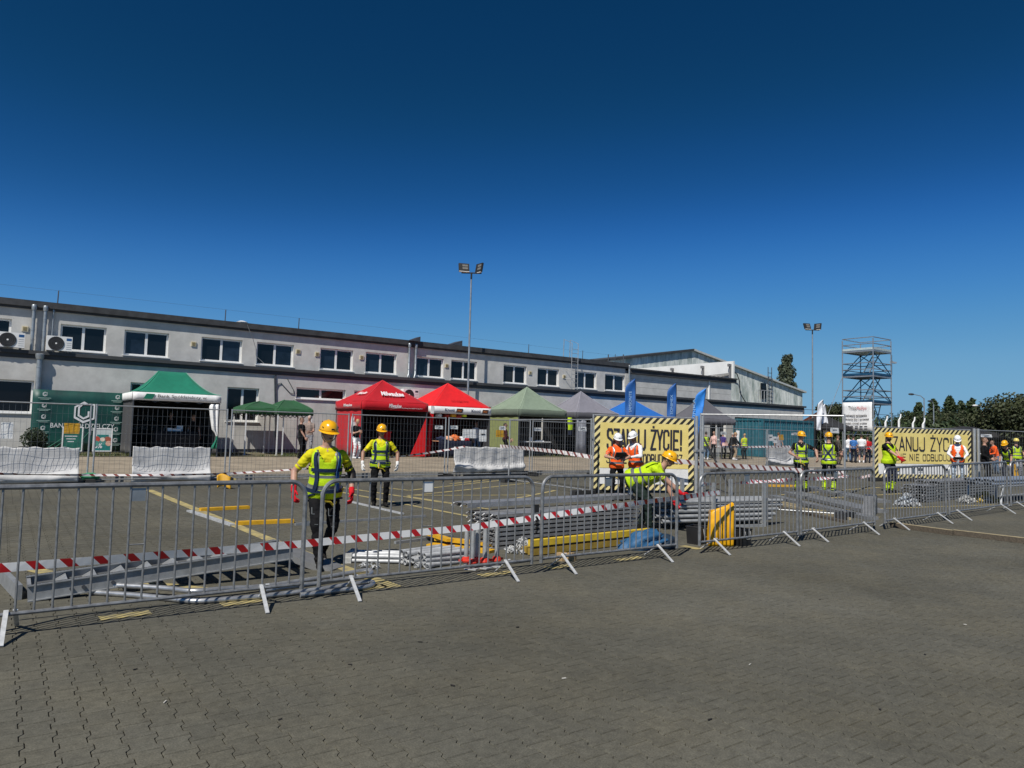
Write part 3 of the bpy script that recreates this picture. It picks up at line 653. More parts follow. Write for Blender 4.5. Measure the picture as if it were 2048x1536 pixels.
t = tent('red_white_tent', 'bright red tent with a white valance carrying small dark logos', u0, u1, 30, 32.9, C_RED2, C_WHITE, .34, 2.08, 3.65, 0, 1.0, back=cloth('tent_red_shaded', (.10, .004, .006)), left=None, right=C_DWALL, seed=2)  # back wall is the red darkened to paint in the shaded inside
hx, hy, ez = t['hx'], t['hy'], t['ez']
BRN = mat('logo_brown', (.03, .014, .010), .5, var=0); ORG = mat('print_orange', (.55, .16, .03), .5, var=0)
for s in (-1.25, .25):
    text('Knoti', .52, .15, 'lettering', mat('print_navy', (.02, .03, .09), .6, var=0), t, (s+.28, -hy-.034, ez-.23), bold=.02)
    q = MB(); q.prism([(s+.9, -hy-.032, ez-.27), (s+1.25, -hy-.032, ez-.27), (s+1.30, -hy-.032, ez-.07), (s+.95, -hy-.032, ez-.07)], (0, .004, 0)); q.build('logo_patch', BRN, t); text('PRO', .24, .1, 'lettering', ORG, t, (s+.97, -hy-.040, ez-.22), shear=.2, bold=.02)
q = MB(); q.box((-hx+.04, -hy-.02, ez-.18), (.15, .03, .36)); q.build('white_corner', C_WHITE, t); q = MB(); q.prism([(-hx-.06, -hy-.02, ez-.36), (-hx+.12, -hy-.02, ez-.36), (-hx-.02, -hy-.05, .03), (-hx-.28, -hy-.05, .03)], (0, .05, 0)); q.build('corner_drape', C_RED2, t)
a = Vector((-.4, -hy*.78-.02, ez+(3.65-ez)*.22)); text('KALUMBATANU', 1.0, .12, 'lettering', mat('print_maroon', (.25, .004, .006), .6, var=0), t, a, shear=.1, up=Vector((0, hy, 3.65-ez)).normalized())
RW = t
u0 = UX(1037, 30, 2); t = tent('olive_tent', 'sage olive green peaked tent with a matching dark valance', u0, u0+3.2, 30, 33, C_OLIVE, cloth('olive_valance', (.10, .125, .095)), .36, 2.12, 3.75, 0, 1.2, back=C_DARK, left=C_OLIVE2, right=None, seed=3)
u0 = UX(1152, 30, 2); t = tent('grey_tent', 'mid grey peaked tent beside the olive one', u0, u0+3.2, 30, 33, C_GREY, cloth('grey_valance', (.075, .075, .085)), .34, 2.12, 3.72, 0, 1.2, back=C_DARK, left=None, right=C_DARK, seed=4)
q = MB(); q.grid(lambda s, r: Vector((-1.58+.75*s, -1.47-.02*math.sin(s*12), 2.3-2.25*r)), 8, 3); q.build('front_curtain', cloth('curtain_grey', (.27, .28, .31)), t, smooth=True, solid=.004)
u0 = UX(1262, 31.5, 3.4)-1.6; tent('blue_tent', 'vivid blue peaked tent behind the warning banner', u0, u0+3.2, 30, 33, C_BLUE, C_BLUE, .3, 2.1, 3.5, 0, 1.15, back=C_DARK, seed=5)
u0 = UX(1403, 31.5, 3.5)-1.6; tent('dark_grey_tent', 'dark grey peaked tent beside the teal container', u0, u0+3.2, 30, 33, C_DGREY, C_DGREY, .34, 2.1, 3.95, 0, 1.25, back=C_DARK, left=C_DARK, seed=6)
u0 = UX(1643, 31.0, 3.2)-1.6; tent('black_tent', 'black low tent next to the scaffold tower', u0, u0+3.4, 29.5, 32.5, C_DARK, C_DARK, .3, 2.0, 3.3, 0, 1.2, back=C_DARK, seed=7)
u0 = UX(1962, 24, 2); tent('black_tent', 'wide black tent sheltering workers behind the second banner', u0, u0+9, 24, 28, C_DARK, C_DARK, .55, 1.75, 2.75, 5, 1.0, back=C_DARK, left=C_DARK, seed=8)
# two small green gazebos
wl = mat('white_leg', (.7, .7, .7), .5, var=.05)
ug0, ug1, ug2 = UX(487, 31.4, 2), UX(549, 31.4, 2), UX(625, 30.6, 2)
gzs = {'scallop': .05, 'leg': wl}
tent('garden_gazebo', 'small faded green garden gazebo with wavy hem nearest the green bank tent', ug0, ug1+.35, 31.1, 33.1, C_GREEN, C_GREEN, .22, 1.78, 2.32, 0, .8, seed=9, **gzs)
tent('garden_gazebo', 'small green garden gazebo with wavy hem where two men stand talking', ug1-.1, ug2+.05, 30.7, 32.6, C_GREEN, C_GREEN, .22, 1.78, 2.42, .4, .8, seed=10, **gzs)
# bank backdrop banner and boards
LOGO = [(-.5, .62), (.0, 1.0), (.5, .62), (.5, -.5), (.0, -1.0), (-.5, -.62)]
pb = 32.6; A = FP(62, 840, pb); B = FP(250, 840, pb); zb = gz(3, pb); zt = FP(150, 782, pb).z
bn = thing('banner_wall', 'large dark teal bank backdrop with white hexagon logos standing on the turf', 'banner', ((A.x+B.x)/2, pb, zb)); w = B.x-A.x; h = zt-zb
q = MB(); q.grid(lambda s, r: Vector((-w/2+w*s, .012*math.sin(s*8), .12+(h-.12)*r)), 12, 6); q.build('sheet', mat('banner_teal', (.006, .080, .062), .5, rgb2=(.003, .035, .032), scale=.9), bn, smooth=True, solid=.02)
q = MB(); [q.box((x, .05, h/2), (.04, .04, h)) for x in (-w/2+.02, w/2-.02)]; q.box((0, .05, h-.02), (w, .04, .04)); q.build('frame', GALV, bn)
def hexlogo(parent, x, z, s, y=-.035):
    q = MB(); k = len(LOGO); OUT = [(-.86, .5), (0, 1), (.42, .78), (.42, .74), (0, .82), (-.70, .42), (-.70, -.42), (0, -.80), (.86, -.52), (.86, .66), (-.1, .66), (-.36, .40), (-.36, -.25), (0, -.5), (.36, -.3), (.36, .1), (.52, .1), (.52, -.42), (0, -.68), (-.52, -.36), (-.52, .46), (-.16, .80), (1.0, .80), (1.0, -.62), (0, -1.02), (-.86, -.55)]
    q.add([(x+a*s*.9, y, z+c*s) for a, c in OUT], [tuple(range(len(OUT)))]); return q.build('logo', INK, parent)
hexlogo(bn, .12, h*.66, .42)
for i in range(5):
    for x in (-w/2+.38, w/2-.32):
        hexlogo(bn, x, h*.93-i*.43, .085); q = MB(); q.box((x, -.034, h*.93-i*.43-.15), (.42, .003, .022)); q.box((x, -.034, h*.93-i*.43-.20), (.3, .003, .018)); q.build('small_print', mat('print_soft', (.30, .42, .38), .6, var=0), bn)
text('BANK SPÓŁDZIELCZY', 2.15, .23, 'lettering', INK, bn, (-.95, -.036, h*.40)); text('T', .14, .22, 'lettering', INK, bn, (.33, -.036, h*.29))
for i in range(5): q = MB(); q.prism([(-1.0+.22*i, -.034, .2), (-.97+.22*i, -.034, .2), (-.45+.2*i, -.034, .62+.05*i), (-.47+.2*i, -.034, .62+.05*i)], (0, .003, 0)); q.build('streak', mat('streak_green', (.10, .36, .24), .6, var=0), bn)
def board(name, label, x0, x1, yt, yb, p, body, extra=None):
    a, c = FP(x0, yb, p), FP(x1, yb, p); zg = gz(a.x, p); top = FP(x0, yt, p).z-zg; bot = FP(x0, yb, p).z-zg; w = c.x-a.x
    t = thing(name, label, 'sign', ((a.x+c.x)/2, p, zg)); q = MB(); q.box((0, 0, (top+bot)/2), (w-.06, .02, top-bot-.06)); q.build('poster', body, t)
    q = MB(); f = .04; q.bx(-w/2, w/2, -.02, .02, top-f, top); q.bx(-w/2, w/2, -.02, .02, bot, bot+f); q.bx(-w/2, -w/2+f, -.02, .02, bot+f, top-f); q.bx(w/2-f, w/2, -.02, .02, bot+f, top-f); q.build('frame', WHITE, t)
    for s in (-1, 1): q = MB(); q.box((s*(w/2-.03), .05, (bot+.02)/2), (.03, .03, bot-.02)); q.build('leg', GALV, t)
    return t, w, top, bot
t, w, top, bot = board('advert_board', 'white framed green leaflet board standing before the bank backdrop', 122, 164, 853, 903, 31.3, mat('poster_green', (.03, .20, .14), .5, rgb2=(.01, .10, .08), scale=3))
for i in range(3): q = MB(); q.box((-.05, -.013, top-.35-.1*i), (.4-.1*i, .003, .03)); q.build('small_print', INK, t)
t, w, top, bot = board('advert_board', 'white framed colourful poster board beside the bank tent', 184, 223, 856, 903, 30.9, mat('poster_pale', (.62, .70, .68), .5, rgb2=(.50, .55, .55), scale=2))
for k, (x, z, r_, c) in enumerate([(-.2, .62, .12, (.35, .05, .03)), (.16, .6, .13, (.25, .07, .04)), (0, .5, .12, (.05, .2, .17)), (.2, .45, .1, (.5, .3, .22)), (-.2, .45, .1, (.06, .22, .18)), (0, .62, .08, (.6, .45, .36))]):
    q = MB(); q.lathe([(r_, 0), (r_, .003)], 10, (0, 0, 0)); o = q.build('picture_patch', mat(f'pic{k}', c, .6, rgb2=tuple(min(1, v*2) for v in c), scale=30), t, loc=(x, -.012-.001*k, bot+(top-bot)*(z-.1)/1.0)); o.rotation_euler = (R(90), 0, 0)
q = MB(); q.box((0, -.0125, bot+.16), (w-.1, .003, .24)); q.build('poster_band', mat('poster_teal', (.02, .22, .20), .5), t); text('0%', .26, .2, 'lettering', INK, t, (-w/2+.06, -.018, bot+.12), bold=.03)
q = MB(); q.box((0, -.0125, top-.3), (w*.6, .003, .12)); q.build('poster_band', MATS['poster_teal'], t)
# potted bush by the wall
bu = thing('potted_bush', 'round dark evergreen bush in a low dark planter', 'plant', tuple(FP(60, 900, 30.6).xy)+(gz(0, 30.6),))
q = MB(); q.lathe([(.26, 0), (.34, .3), (.36, .32), (.33, .3)], 14); q.build('pot', DSTEEL, bu)
LEAFD = mat('bush_leaf', (.014, .026, .012), .7, rgb2=(.035, .05, .02), scale=6)
def leafblob(q, c, r, n, size, rn, shell=.45, squash=1.0):
    for _ in range(n):
        d = Vector((rn.gauss(0, 1), rn.gauss(0, 1), rn.gauss(0, 1))).normalized(); k = (1-shell*rn.random()**1.5)
        pt = Vector(c)+Vector((d.x*r[0], d.y*r[1], d.z*r[2]))*k; s = size*rn.uniform(.6, 1.4)
        a = Vector((rn.gauss(0, 1), rn.gauss(0, 1), rn.gauss(0, 1))).normalized(); a = (a+d*.4).normalized(); e = a.orthogonal().normalized(); f = a.cross(e)
        q.add([pt-e*s, pt+f*s*.6, pt+e*s, pt-f*s*.6], [(0, 1, 2, 3)])
q = MB(); rn = random.Random(2); [leafblob(q, (rn.uniform(-.25, .25), rn.uniform(-.2, .2), .55+rn.uniform(-.1, .25)), (.3, .3, .27), 420, .035, rn) for _ in range(6)]; q.build('foliage', LEAFD, bu)
q = MB(); q.bar((0, 0, .2), (0, 0, .6), .03); q.build('stem', DSTEEL, bu)
# ---------------------------------------------------------------- crowd barriers, mesh fence, tarps, tapes
GB = mat('barrier_steel', (.235, .24, .242), .42, .45, var=.3, scale=14)
LEGW = mat('barrier_leg', (.62, .63, .63), .4, .35, var=.15, scale=20)
bars_me = {}
def barrier(a, c, label, nb=20, plate=True, H=1.16):
    """one steel crowd barrier between two ground points"""
    a, c = Vector(a), Vector(c); L = (c.xy-a.xy).length; rz = math.atan2(c.y-a.y, c.x-a.x)
    zz = gz(*((a+c)/2).xy); t = thing('crowd_barrier', label, 'barrier', ((a.x+c.x)/2, (a.y+c.y)/2, zz), rz, 'crowd barriers along the front of the yard')
    t.rotation_euler = (0, -math.atan2(gz(*c.xy)-gz(*a.xy), L), rz); h = L/2; r = .15; zb = .17; k = 6; pts = [(-h, 0, zb-.05)]
    pts += [(-h+r-r*math.cos(math.pi/2*i/k), 0, H-r+r*math.sin(math.pi/2*i/k)) for i in range(k+1)]
    pts += [(h-r+r*math.sin(math.pi/2*i/k), 0, H-r+r*math.cos(math.pi/2*i/k)) for i in range(k+1)]+[(h, 0, zb-.05)]
    q = MB(); q.tube(pts, .0225, 8); q.build('frame', GB, t, smooth=True)
    q = MB(); q.bar((-h, 0, zb), (h, 0, zb), .017, 8); q.build('bottom_rail', GB, t, smooth=True)
    if 'b' not in bars_me: m_ = MB(); m_.bar((0, 0, zb+.01), (0, 0, H-.015), .0092, 6); bars_me['b'] = m_.mesh('bar', GB, True)
    gap = L/(nb+1)
    for i in range(1, nb+1):
        o = meshobj('bar', bars_me['b'], t, (-h+gap*i+random.uniform(-.004, .004), 0, 0)); o.rotation_euler = (0, random.uniform(-.004, .004), 0)
    if plate:
        i = nb//2-1; q = MB(); q.bx(-h+gap*i+.01, -h+gap*(i+1)-.01, -.004, .004, H-.14, H-.03); q.build('name_plate', plate if not isinstance(plate, bool) else ZINC, t)
        q = MB(); q.bar((-h+gap*i, 0, H*.56), (-h+gap*(i+1), 0, H*.56), .007, 6); q.build('link_bar', GB, t)
    for s in (-1, 1):
        x = s*(h-.36)
        for d in (-1, 1):
            q = MB(); q.beam((x+.03*d, 0, zb+.03), (x+.055*d, d*.31, .008), .034, .012); q.build('leg', LEGW, t)
    for z in (.75,): q = MB(); q.box((h+.02, 0, z), (.05, .03, .05)); q.build('hook', GB, t)
    return t
E_ = [(-95, 604), (638, 1064), (1082, 1354), (1399, 1596), (1602, 1750), (1770, 1893), (1899, 2016), (2022, 2140)]
BL = ['grey steel crowd barrier in front of the aluminium stair frame', 'grey steel crowd barrier with a white plate before the galvanised tube piles', 'grey steel crowd barrier before the stack of steel decks and the blue bag', 'grey steel crowd barrier around the standing yellow tarpaulin', 'grey steel crowd barrier beside the tall fence post on a black block',
      'grey steel crowd barrier behind the thin wooden beam on the ground', 'grey steel crowd barrier in front of the stacked ledgers and yellow couplers', 'grey steel crowd barrier at the end of the row past the yellow couplers']
for i, (x0, x1) in enumerate(E_):
    p = 6.93+.02*i; a = UX(x0, p, gz(5+2.8*i, p)+.17); c = UX(x1, p, gz(5+2.8*i, p)+.17)
    barrier((a, p, 0), (c, p+.01, 0), BL[i], nb=20, plate=(WHITE if i == 1 else True))
q = MB(); [q.tube([(0, 0, .5-.04*k), (.05, .02, .45-.05*k), (-.01, -.02, .42-.05*k)], .014, 6) for k in range(3)]; a = UX(1073, 6.95, .8); q.box((0, .0, .6), (.06, .03, .09)); tag(q.build('padlock_chain', BLACK, None, loc=(a, 6.95, .18)), 'dark chain and padlock joining two crowd barriers', 'chain')
WIRE = mat('fence_wire', (.20, .205, .21), .5, .5, var=.1); FR = mat('fence_frame', (.40, .41, .41), .45, .5, var=.15, scale=10)
def fence(a, c, label, H=2.0, posts=(True, True), lift=.1, mid=True):
    a, c = Vector(a), Vector(c); L = (c.xy-a.xy).length; rz = math.atan2(c.y-a.y, c.x-a.x); zz = gz(*((a+c)/2).xy)
    t = thing('mesh_fence_panel', label, 'fence', ((a.x+c.x)/2, (a.y+c.y)/2, zz), rz, 'temporary mesh fence panels'); h = L/2
    for s in (-1, 1): q = MB(); q.bar((s*h, 0, 0.02), (s*h, 0, H), .021, 8); q.build('post', FR, t, smooth=True)
    for z in (lift, H-.03): q = MB(); q.bar((-h, 0, z), (h, 0, z), .016, 8); q.build('rail', FR, t, smooth=True)
    q = MB(); n = max(4, int(L/.115)); 
    for i in range(1, n): x = -h+L*i/n; q.bar((x, .012, lift), (x, .012, H-.03), .0028, 4)
    for k in range(1, 8): z = lift+(H-.13)*k/8; q.bar((-h, .006, z), (h, .006, z), .0024, 4)
    o = q.build('wire_mesh', WIRE, t); o['kind'] = 'stuff'
    return t
def base(x, p, label, rz=0.0, w=.7):
    b_ = MB(); pr_ = [(-w/2, -.11, 0), (w/2, -.11, 0), (w/2-.02, -.10, .12), (w/2-.16, -.07, .135), (-w/2+.16, -.07, .135), (-w/2+.02, -.10, .12)]; b_.prism(pr_, (0, .2, 0))
    t = thing('ballast_block', label, 'ballast block', (x, p, gz(x, p)), rz, 'black rubber ballast blocks'); b_.build('block', BLACK, t); q = MB(); q.lathe([(.03, .1), (.03, .16)], 8); q.build('socket', GALV, t)
LF = 20.62
FU_ = [UX(x, LF, 1) for x in (-420, -110, 183, 456, 699, 893, 1062, 1190, 1318, 1436, 1534, 1600)]; FU_ = [FU_[0]]+FU_[1:]
flab = ['mesh fence panel at the open end of the kerb row beyond the draped sheet', 'mesh fence panel with a plain white sheet draped on it near the dark bush', 'mesh fence panel with a white sheet in front of the green bank tent', 'mesh fence panel before the small green gazebos', 'mesh fence panel before the dark red tent', 'mesh fence panel carrying a rippled white sheet before the red and white tent',
        'mesh fence panel before the grey tent curtain', 'mesh fence panel behind the first yellow banner', 'mesh fence panel behind the first banner before the blue tent', 'mesh fence panel before the tables beside the teal container', 'mesh fence panel with a loose grey-white sheet before the teal container', 'mesh fence panel just beyond the loose grey-white sheet']
ph = [2.0]*12
for i in range(len(FU_)-1):
    fence((FU_[i]+.06, LF, 0), (FU_[i+1]-.06, LF, 0), flab[i], H=1.98)
    base(FU_[i+1], LF, 'black rubber fence foot under the kerb row of mesh panels', R(90)) if i not in () else None
a, c = G(1017, 964), G(1180, 990); fence(a, c, 'mesh fence panel set back at an angle beside the first yellow banner', H=2.0); base(a.x, a.y, 'black rubber fence foot below the rippled white sheet', R(20)); base(c.x-.25, c.y, 'black rubber fence foot at the edge of the first banner', R(5), .8)
A1, A2 = G(1186, 986), G(1386, 986)
B1, B2 = G(1749, 962), G(1942, 964)
a, c = G(1400, 1016), G(1690, 1037); fence(a, c, 'tall mesh fence panel with a round post standing clear inside the yard', H=ztop(c, 1690, 828)-gz(c.x, c.y)); base(c.x, c.y, 'large black block foot of the tall fence post', .2, .8)
for k, x in enumerate((1392, 1404)):
    P = G(x, 990); q = MB(); z1 = ztop(P, x, 832)-gz(P.x, P.y); q.bar((0, 0, 0), (0, 0, z1), .045, 10); q.box((0, 0, .02), (.2, .2, .04)); q.box((0, 0, z1*.56), (.14, .12, .06)); tag(q.build('fence_post', FR, None, smooth=True, loc=(P.x, P.y, gz(P.x, P.y))), ('thick grey upright post at the side of the first yellow banner', 'second thick grey upright with clamp beside the first banner')[k], 'post')
c3 = G(2060, 966); fence(B2+Vector((.45, 0, 0)), (c3.x+4, c3.y, 0), 'mesh fence panel before the black tent with the workers', H=2.05)
for k, x in enumerate((1950, 1958)):
    P = G(x, 966); q = MB(); q.bar((0, 0, 0), (0, 0, 2.05), .05, 8); q.box((0, 0, .03), (.3, .3, .06)); tag(q.build('fence_post', FR, None, smooth=True, loc=(P.x, P.y, gz(P.x, P.y))), ('grey clamped post at the end of the second yellow banner', 'outer grey post between second banner and black tent')[k], 'post')
# yellow warning banners on frames
YB = mat('banner_yellow', (.80, .66, .24), .7, rgb2=(.72, .57, .17), scale=1.6, bump=.3, bscale=5, var=.1); HZ = stripes('hazard', (.78, .66, .30), (.022, .021, .018), .205, 'X', -1.0, .5, .6)
def hazard_banner(a, c, x, yt, label, grp='yellow warning banners'):
    a, c = Vector(a), Vector(c); L = (c.xy-a.xy).length; rz = math.atan2(c.y-a.y, c.x-a.x); zz = gz(*a.xy); top = ztop(a, x, yt)-zz
    t = thing('warning_banner', label, 'banner', ((a.x+c.x)/2, (a.y+c.y)/2, zz), rz, grp); h = L/2; z0 = .09; q = MB(); b_ = .165; H = top-z0
    wv = lambda x, z: .007*math.sin(x*3.1+z*2)+.005*math.sin(x*9-z*5)
    def sheet(x0, x1, za, zb_, nm, m, off, nx=20, nz_=8):
        q = MB(); q.grid(lambda s, r: Vector((lerp(x0, x1, s), -off+wv(lerp(x0, x1, s), lerp(za, zb_, r)), lerp(za, zb_, r))), nx, nz_); return q.build(nm, m, t, smooth=True)
    sheet(-h, h, z0, top, 'sheet', C_WHITE, .02)
    sheet(-h+b_, h-b_, z0+.30*H, top-b_, 'yellow_field', YB, .026)
    sheet(-h, h, top-b_, top-.002, 'hazard_border', HZ, .026, nz_=2); sheet(-h, h, z0+.002, z0+b_, 'hazard_border', HZ, .026, nz_=2)
    sheet(-h, -h+b_, z0+b_, top-b_, 'hazard_border', HZ, .0262, 2); sheet(h-b_, h, z0+b_, top-b_, 'hazard_border', HZ, .0262, 2)
    NV = mat('banner_ink', (.022, .022, .035), .6, var=0); W2 = L-2*b_
    block_text('SZANUJ zYCIE!', W2*.86, H*.285, H*.028, 'lettering', NV, t, (-W2*.43, -.042, z0+H*.555)); block_text('SIEBIE NIE ODBUDUJESZ', W2*.86, H*.135, H*.0135, 'lettering', NV, t, (-W2*.43, -.042, z0+H*.365))
    for k, (x_, w_) in enumerate(((-.36, .2), (-.05, .3), (.25, .22))): q = MB(); q.box((x_*W2, -.05, z0+H*.2), (w_, .002, .05)); q.box((x_*W2+.02, -.05, z0+H*.16), (w_*.7, .002, .02)); q.build('small_print', INKD, t)
    q = MB(); q.lathe([(.09, 0), (.09, .003), (.06, .003), (.06, 0)], 16); o = q.build('seal', mat('seal_gold', (.55, .42, .14), .6), t, loc=(-W2*.30, -.05, z0+H*.2)); o.rotation_euler = (R(90), 0, 0)
    for s in (-1, 1): q = MB(); q.bar((s*(h+.02), .03, 0), (s*(h+.02), .03, top+.05), .022, 8); q.build('post', FR, t, smooth=True)
    q = MB(); q.bar((-h, .03, top+.03), (h, .03, top+.03), .018, 8); q.build('rail', FR, t, smooth=True)
    return t
hazard_banner(A1, A2, 1190, 832, 'yellow safety banner with black lettering behind the two clipboard holders'); hazard_banner(B1, B2, 1748, 855, 'yellow safety banner with black lettering behind the red-gloved worker and a white helmet')
for k in range(3): base(lerp(B1.x, B2.x, k*.42+.05), lerp(B1.y, B2.y, k*.42)-.05, 'long black rubber foot under the second yellow banner', 0, 1.3)
base(A1.x+.3, A1.y, 'black rubber foot under the first yellow banner', 0, .7)
# white sheets tied to the fence
SHEET = mat('white_sheet', (.56, .555, .545), .8, var=.1, scale=2.5, bump=.2, bscale=10)
def tarp(label, x0, x1, yt, yb, p, seed, fold=.03, corner=0.0, fq=1.0):
    a, c = FP(x0, yb, p), FP(x1, yb, p); z0, z1 = a.z, FP(x0, yt, p).z; w = c.x-a.x; rn = random.Random(seed); ph_ = [rn.uniform(0, 6) for _ in range(6)]
    q = MB()
    def fn(s, r):
        d = fold*(.5*math.sin(s*17*fq+ph_[0]+r*2.5)+.35*fq*math.sin(s*41*fq+ph_[1]-r*2)+.3*math.sin(s*7+r*5+ph_[2])+.25*pnoise(s*9, r*5, seed))*(1-.5*r)
        bag = fold*2.5*math.exp(-((r-.12-.5*(s-.6)**2)/.13)**2)+corner*max(0, s-.7)*max(0, .75-r)*1.5
        top = z1+.012*math.sin(s*23+ph_[3])-.03*math.sin(s*math.pi*7)**2*.6
        return Vector((w*(s-.5), d-bag*.9, lerp(z0, top, r)-z0+.02*math.sin(s*5+ph_[4])*(1-r)))
    q.grid(fn, 60, 18); o = q.build('fence_sheet', SHEET, None, smooth=True, loc=((a.x+c.x)/2, p, z0), solid=.004); return tag(o, label, 'tarpaulin', 'white sheets tied to the mesh fence')
tarp('plain white sheet hanging on the fence below the dark bush', -60, 155, 893, 968, LF+.06, 1, .045, .5, .4); tarp('white sheet hanging on the fence before the green bank tent', 262, 418, 893, 964, LF+.06, 2, .045, .5, .45)
tarp('closely rippled white sheet hanging on the fence before the red and white tent', 907, 1047, 893, 945, LF+.07, 3, .05); tarp('slack grey-white sheet hanging on the fence before the teal container', 1532, 1590, 893, 932, LF+.07, 4, .06, .5, .5)
PAPER = mat('paper', (.78, .78, .76), .8, var=.03); YPAP = mat('yellow_card', (.62, .33, .02), .6, var=.08)
def notice(label, x0, x1, y0, y1, p, m, cat='notice', lines=True):
    a, c = FP(x0, y1, p), FP(x1, y1, p); h = FP(x0, y0, p).z-a.z; w = c.x-a.x
    t = thing('paper_notice', label, cat, ((a.x+c.x)/2, p, a.z), group='paper notices on the fences'); q = MB(); q.grid(lambda s, r: Vector((w*(s-.5), .01*math.sin(s*5+r*3), h*r)), 5, 4); q.build('sheet', m, t)
    if lines:
        q = MB(); q.box((0, -.014, h*.6), (w*.5, .002, h*.1)); q.build('print', INKD, t)
pn = LF+.03
for x0, x1, y0, y1, m, lb in ((0, 25, 844, 877, PAPER, 'large blank paper on the fence below the ground floor window'), (127, 159, 846, 867, YPAP, 'yellow card on the fence over the green leaflet board'), (870, 886, 851, 858, PAPER, 'narrow white notice nearest the red post of the red and white tent'), (900, 916, 851, 858, PAPER, 'narrow white notice with a dark stroke before the red and white tent'),
    (925, 952, 858, 876, PAPER, 'wide blank paper before the man in the split tee'), (958, 973, 859, 883, PAPER, 'tall blank paper beside the red and white tent leg'), (999, 1011, 852, 860, PAPER, 'small white notice over the yellow card by the olive tent'), (992, 1008, 860, 874, YPAP, 'yellow card on the fence by the olive tent wall'), (1068, 1083, 855, 862, PAPER, 'small printed notice before the dark inside of the olive tent'),
    (1157, 1173, 853, 862, PAPER, 'small printed notice before the dark inside of the grey tent'), (1441, 1453, 863, 869, PAPER, 'small white notice over the people beside the dark grey tent'), (1536, 1546, 869, 882, PAPER, 'white paper at the back of the seated man in grey'), (1546, 1554, 873, 886, PAPER, 'second white paper lower beside the seated man in grey'), (1558, 1567, 869, 880, YPAP, 'yellow card on the fence beside the seated man in grey'), (1583, 1600, 865, 870, PAPER, 'narrow white strip notice before the teal container end')):
    notice(lb, x0, x1, y0, y1, pn, m, lines=(m is PAPER and x1-x0 < 18))
P = G(1955, 966); notice('white strip notice hung over the dark-clothed person', 1962, 1984, 868, 874, P.y, PAPER); P = G(1690, 960); notice('wide white printed notice behind the yellow helmet', 1661, 1678, 855, 866, 20.5, PAPER)
# warning tapes
TAPE = stripes('warning_tape', (.80, .80, .79), (.45, .012, .016), .24, 'UV', .9, .66, .35); TAPEP = stripes('warning_tape_small', (.72, .68, .66), (.20, .05, .04), .26, 'UV', .9, .68, .45)
def tape(label, pts, w=.075, sag=.02, twist=0.0, m=None):
    pts = [Vector(p) for p in pts]; dens = []; 
    for a, c in zip(pts, pts[1:]):
        k = max(4, int((c-a).length/.12)); dens += [lerp(a, c, i/k)-Vector((0, 0, sag*math.sin(math.pi*i/k)*(c-a).length)) for i in range(k)]
    dens.append(pts[-1]); q = MB(); q.uv = []; L = 0; N = len(dens)
    for i, d in enumerate(dens):
        if i: L += (d-dens[i-1]).length
        tn = (dens[min(i+1, N-1)]-dens[max(i-1, 0)]).normalized(); sd = Vector((tn.y, -tn.x, 0)).normalized(); ang = twist*math.sin(L*1.7)+.25*math.sin(L*.9)
        upv = Vector((0, 0, 1))*math.cos(ang)+sd*math.sin(ang)
        for s in (-1, 1): q.v.append(tuple(d+upv*s*w/2)); q.uv.append((L, s*w/2))
    q.f = [(2*i, 2*i+2, 2*i+3, 2*i+1) for i in range(N-1)]; q.m = [0]*(N-1)
    return tag(q.build('warning_tape', m or TAPE), label, 'warning tape')
def at(x, y, p): return FP(x, y, p)
tape('red and white warning tape sagging behind the front crowd barriers', [at(-60, 1141, 7.25), at(300, 1112, 7.25), at(600, 1088, 7.28), at(940, 1055, 7.35), at(1160, 1022, 7.5), at(1320, 1000, 7.7), at(1440, 985, 8.3)], .078, .0, .1)
tape('red and white warning tape from the rippled sheet down to the first banner', [at(1000, 892, 20.3), at(1045, 896, 18.5), at(1120, 904, 16.3), at(1190, 915, 15.0), at(1225, 916, 14.6)], .11, 0, .1, TAPEP)
tape('broad warning tape running from the bent worker to the tall fence post', [at(1345, 921, 13.5), at(1420, 929, 13.0), at(1500, 934, 12.5), at(1600, 941, 12.2), at(1690, 945, 11.9)], .13, 0, .1, TAPEP)
tape('twisted red and white tape low behind the barriers near the kneeling worker', [at(1400, 969, 10.3), at(1500, 963, 10.5), at(1600, 957, 10.8), at(1690, 953, 11.0), at(1745, 950, 12.5)], .1, .01, 1.2)
tape('thin warning tape strung across the fence before the tables', [at(1437, 893, 20.4), at(1490, 894, 20.4), at(1580, 893, 20.4)], .09, 0, .3, TAPEP)
tape('thin warning tape along the foot of the kerb fence', [at(-20, 947, 20.4), at(200, 950, 20.4), at(430, 948, 20.4), at(520, 943, 20.45), at(600, 938, 20.5), at(700, 932, 20.6)], .06, .005, .9, TAPEP)
tape('thin warning tape rising before the dark red tent', [at(740, 917, 20.4), at(800, 913, 20.4), at(880, 902, 20.4), at(930, 893, 20.3)], .06, .005, .5, TAPEP)
tape('short warning tape across the fence beside the leftover banner posts', [at(1700, 894, 20.0), at(1745, 894, 20.0)], .08, 0, .2, TAPEP)

a, c = FP(1405, 872, 14.0), G(1466, 990); q = MB(); q.bar(a, Vector((c.x, c.y, gz(c.x, c.y)+.02)), .03, 6); tag(q.build('fence_strut', BLACK), 'black slanting strut bracing the posts beside the first banner', 'strut')
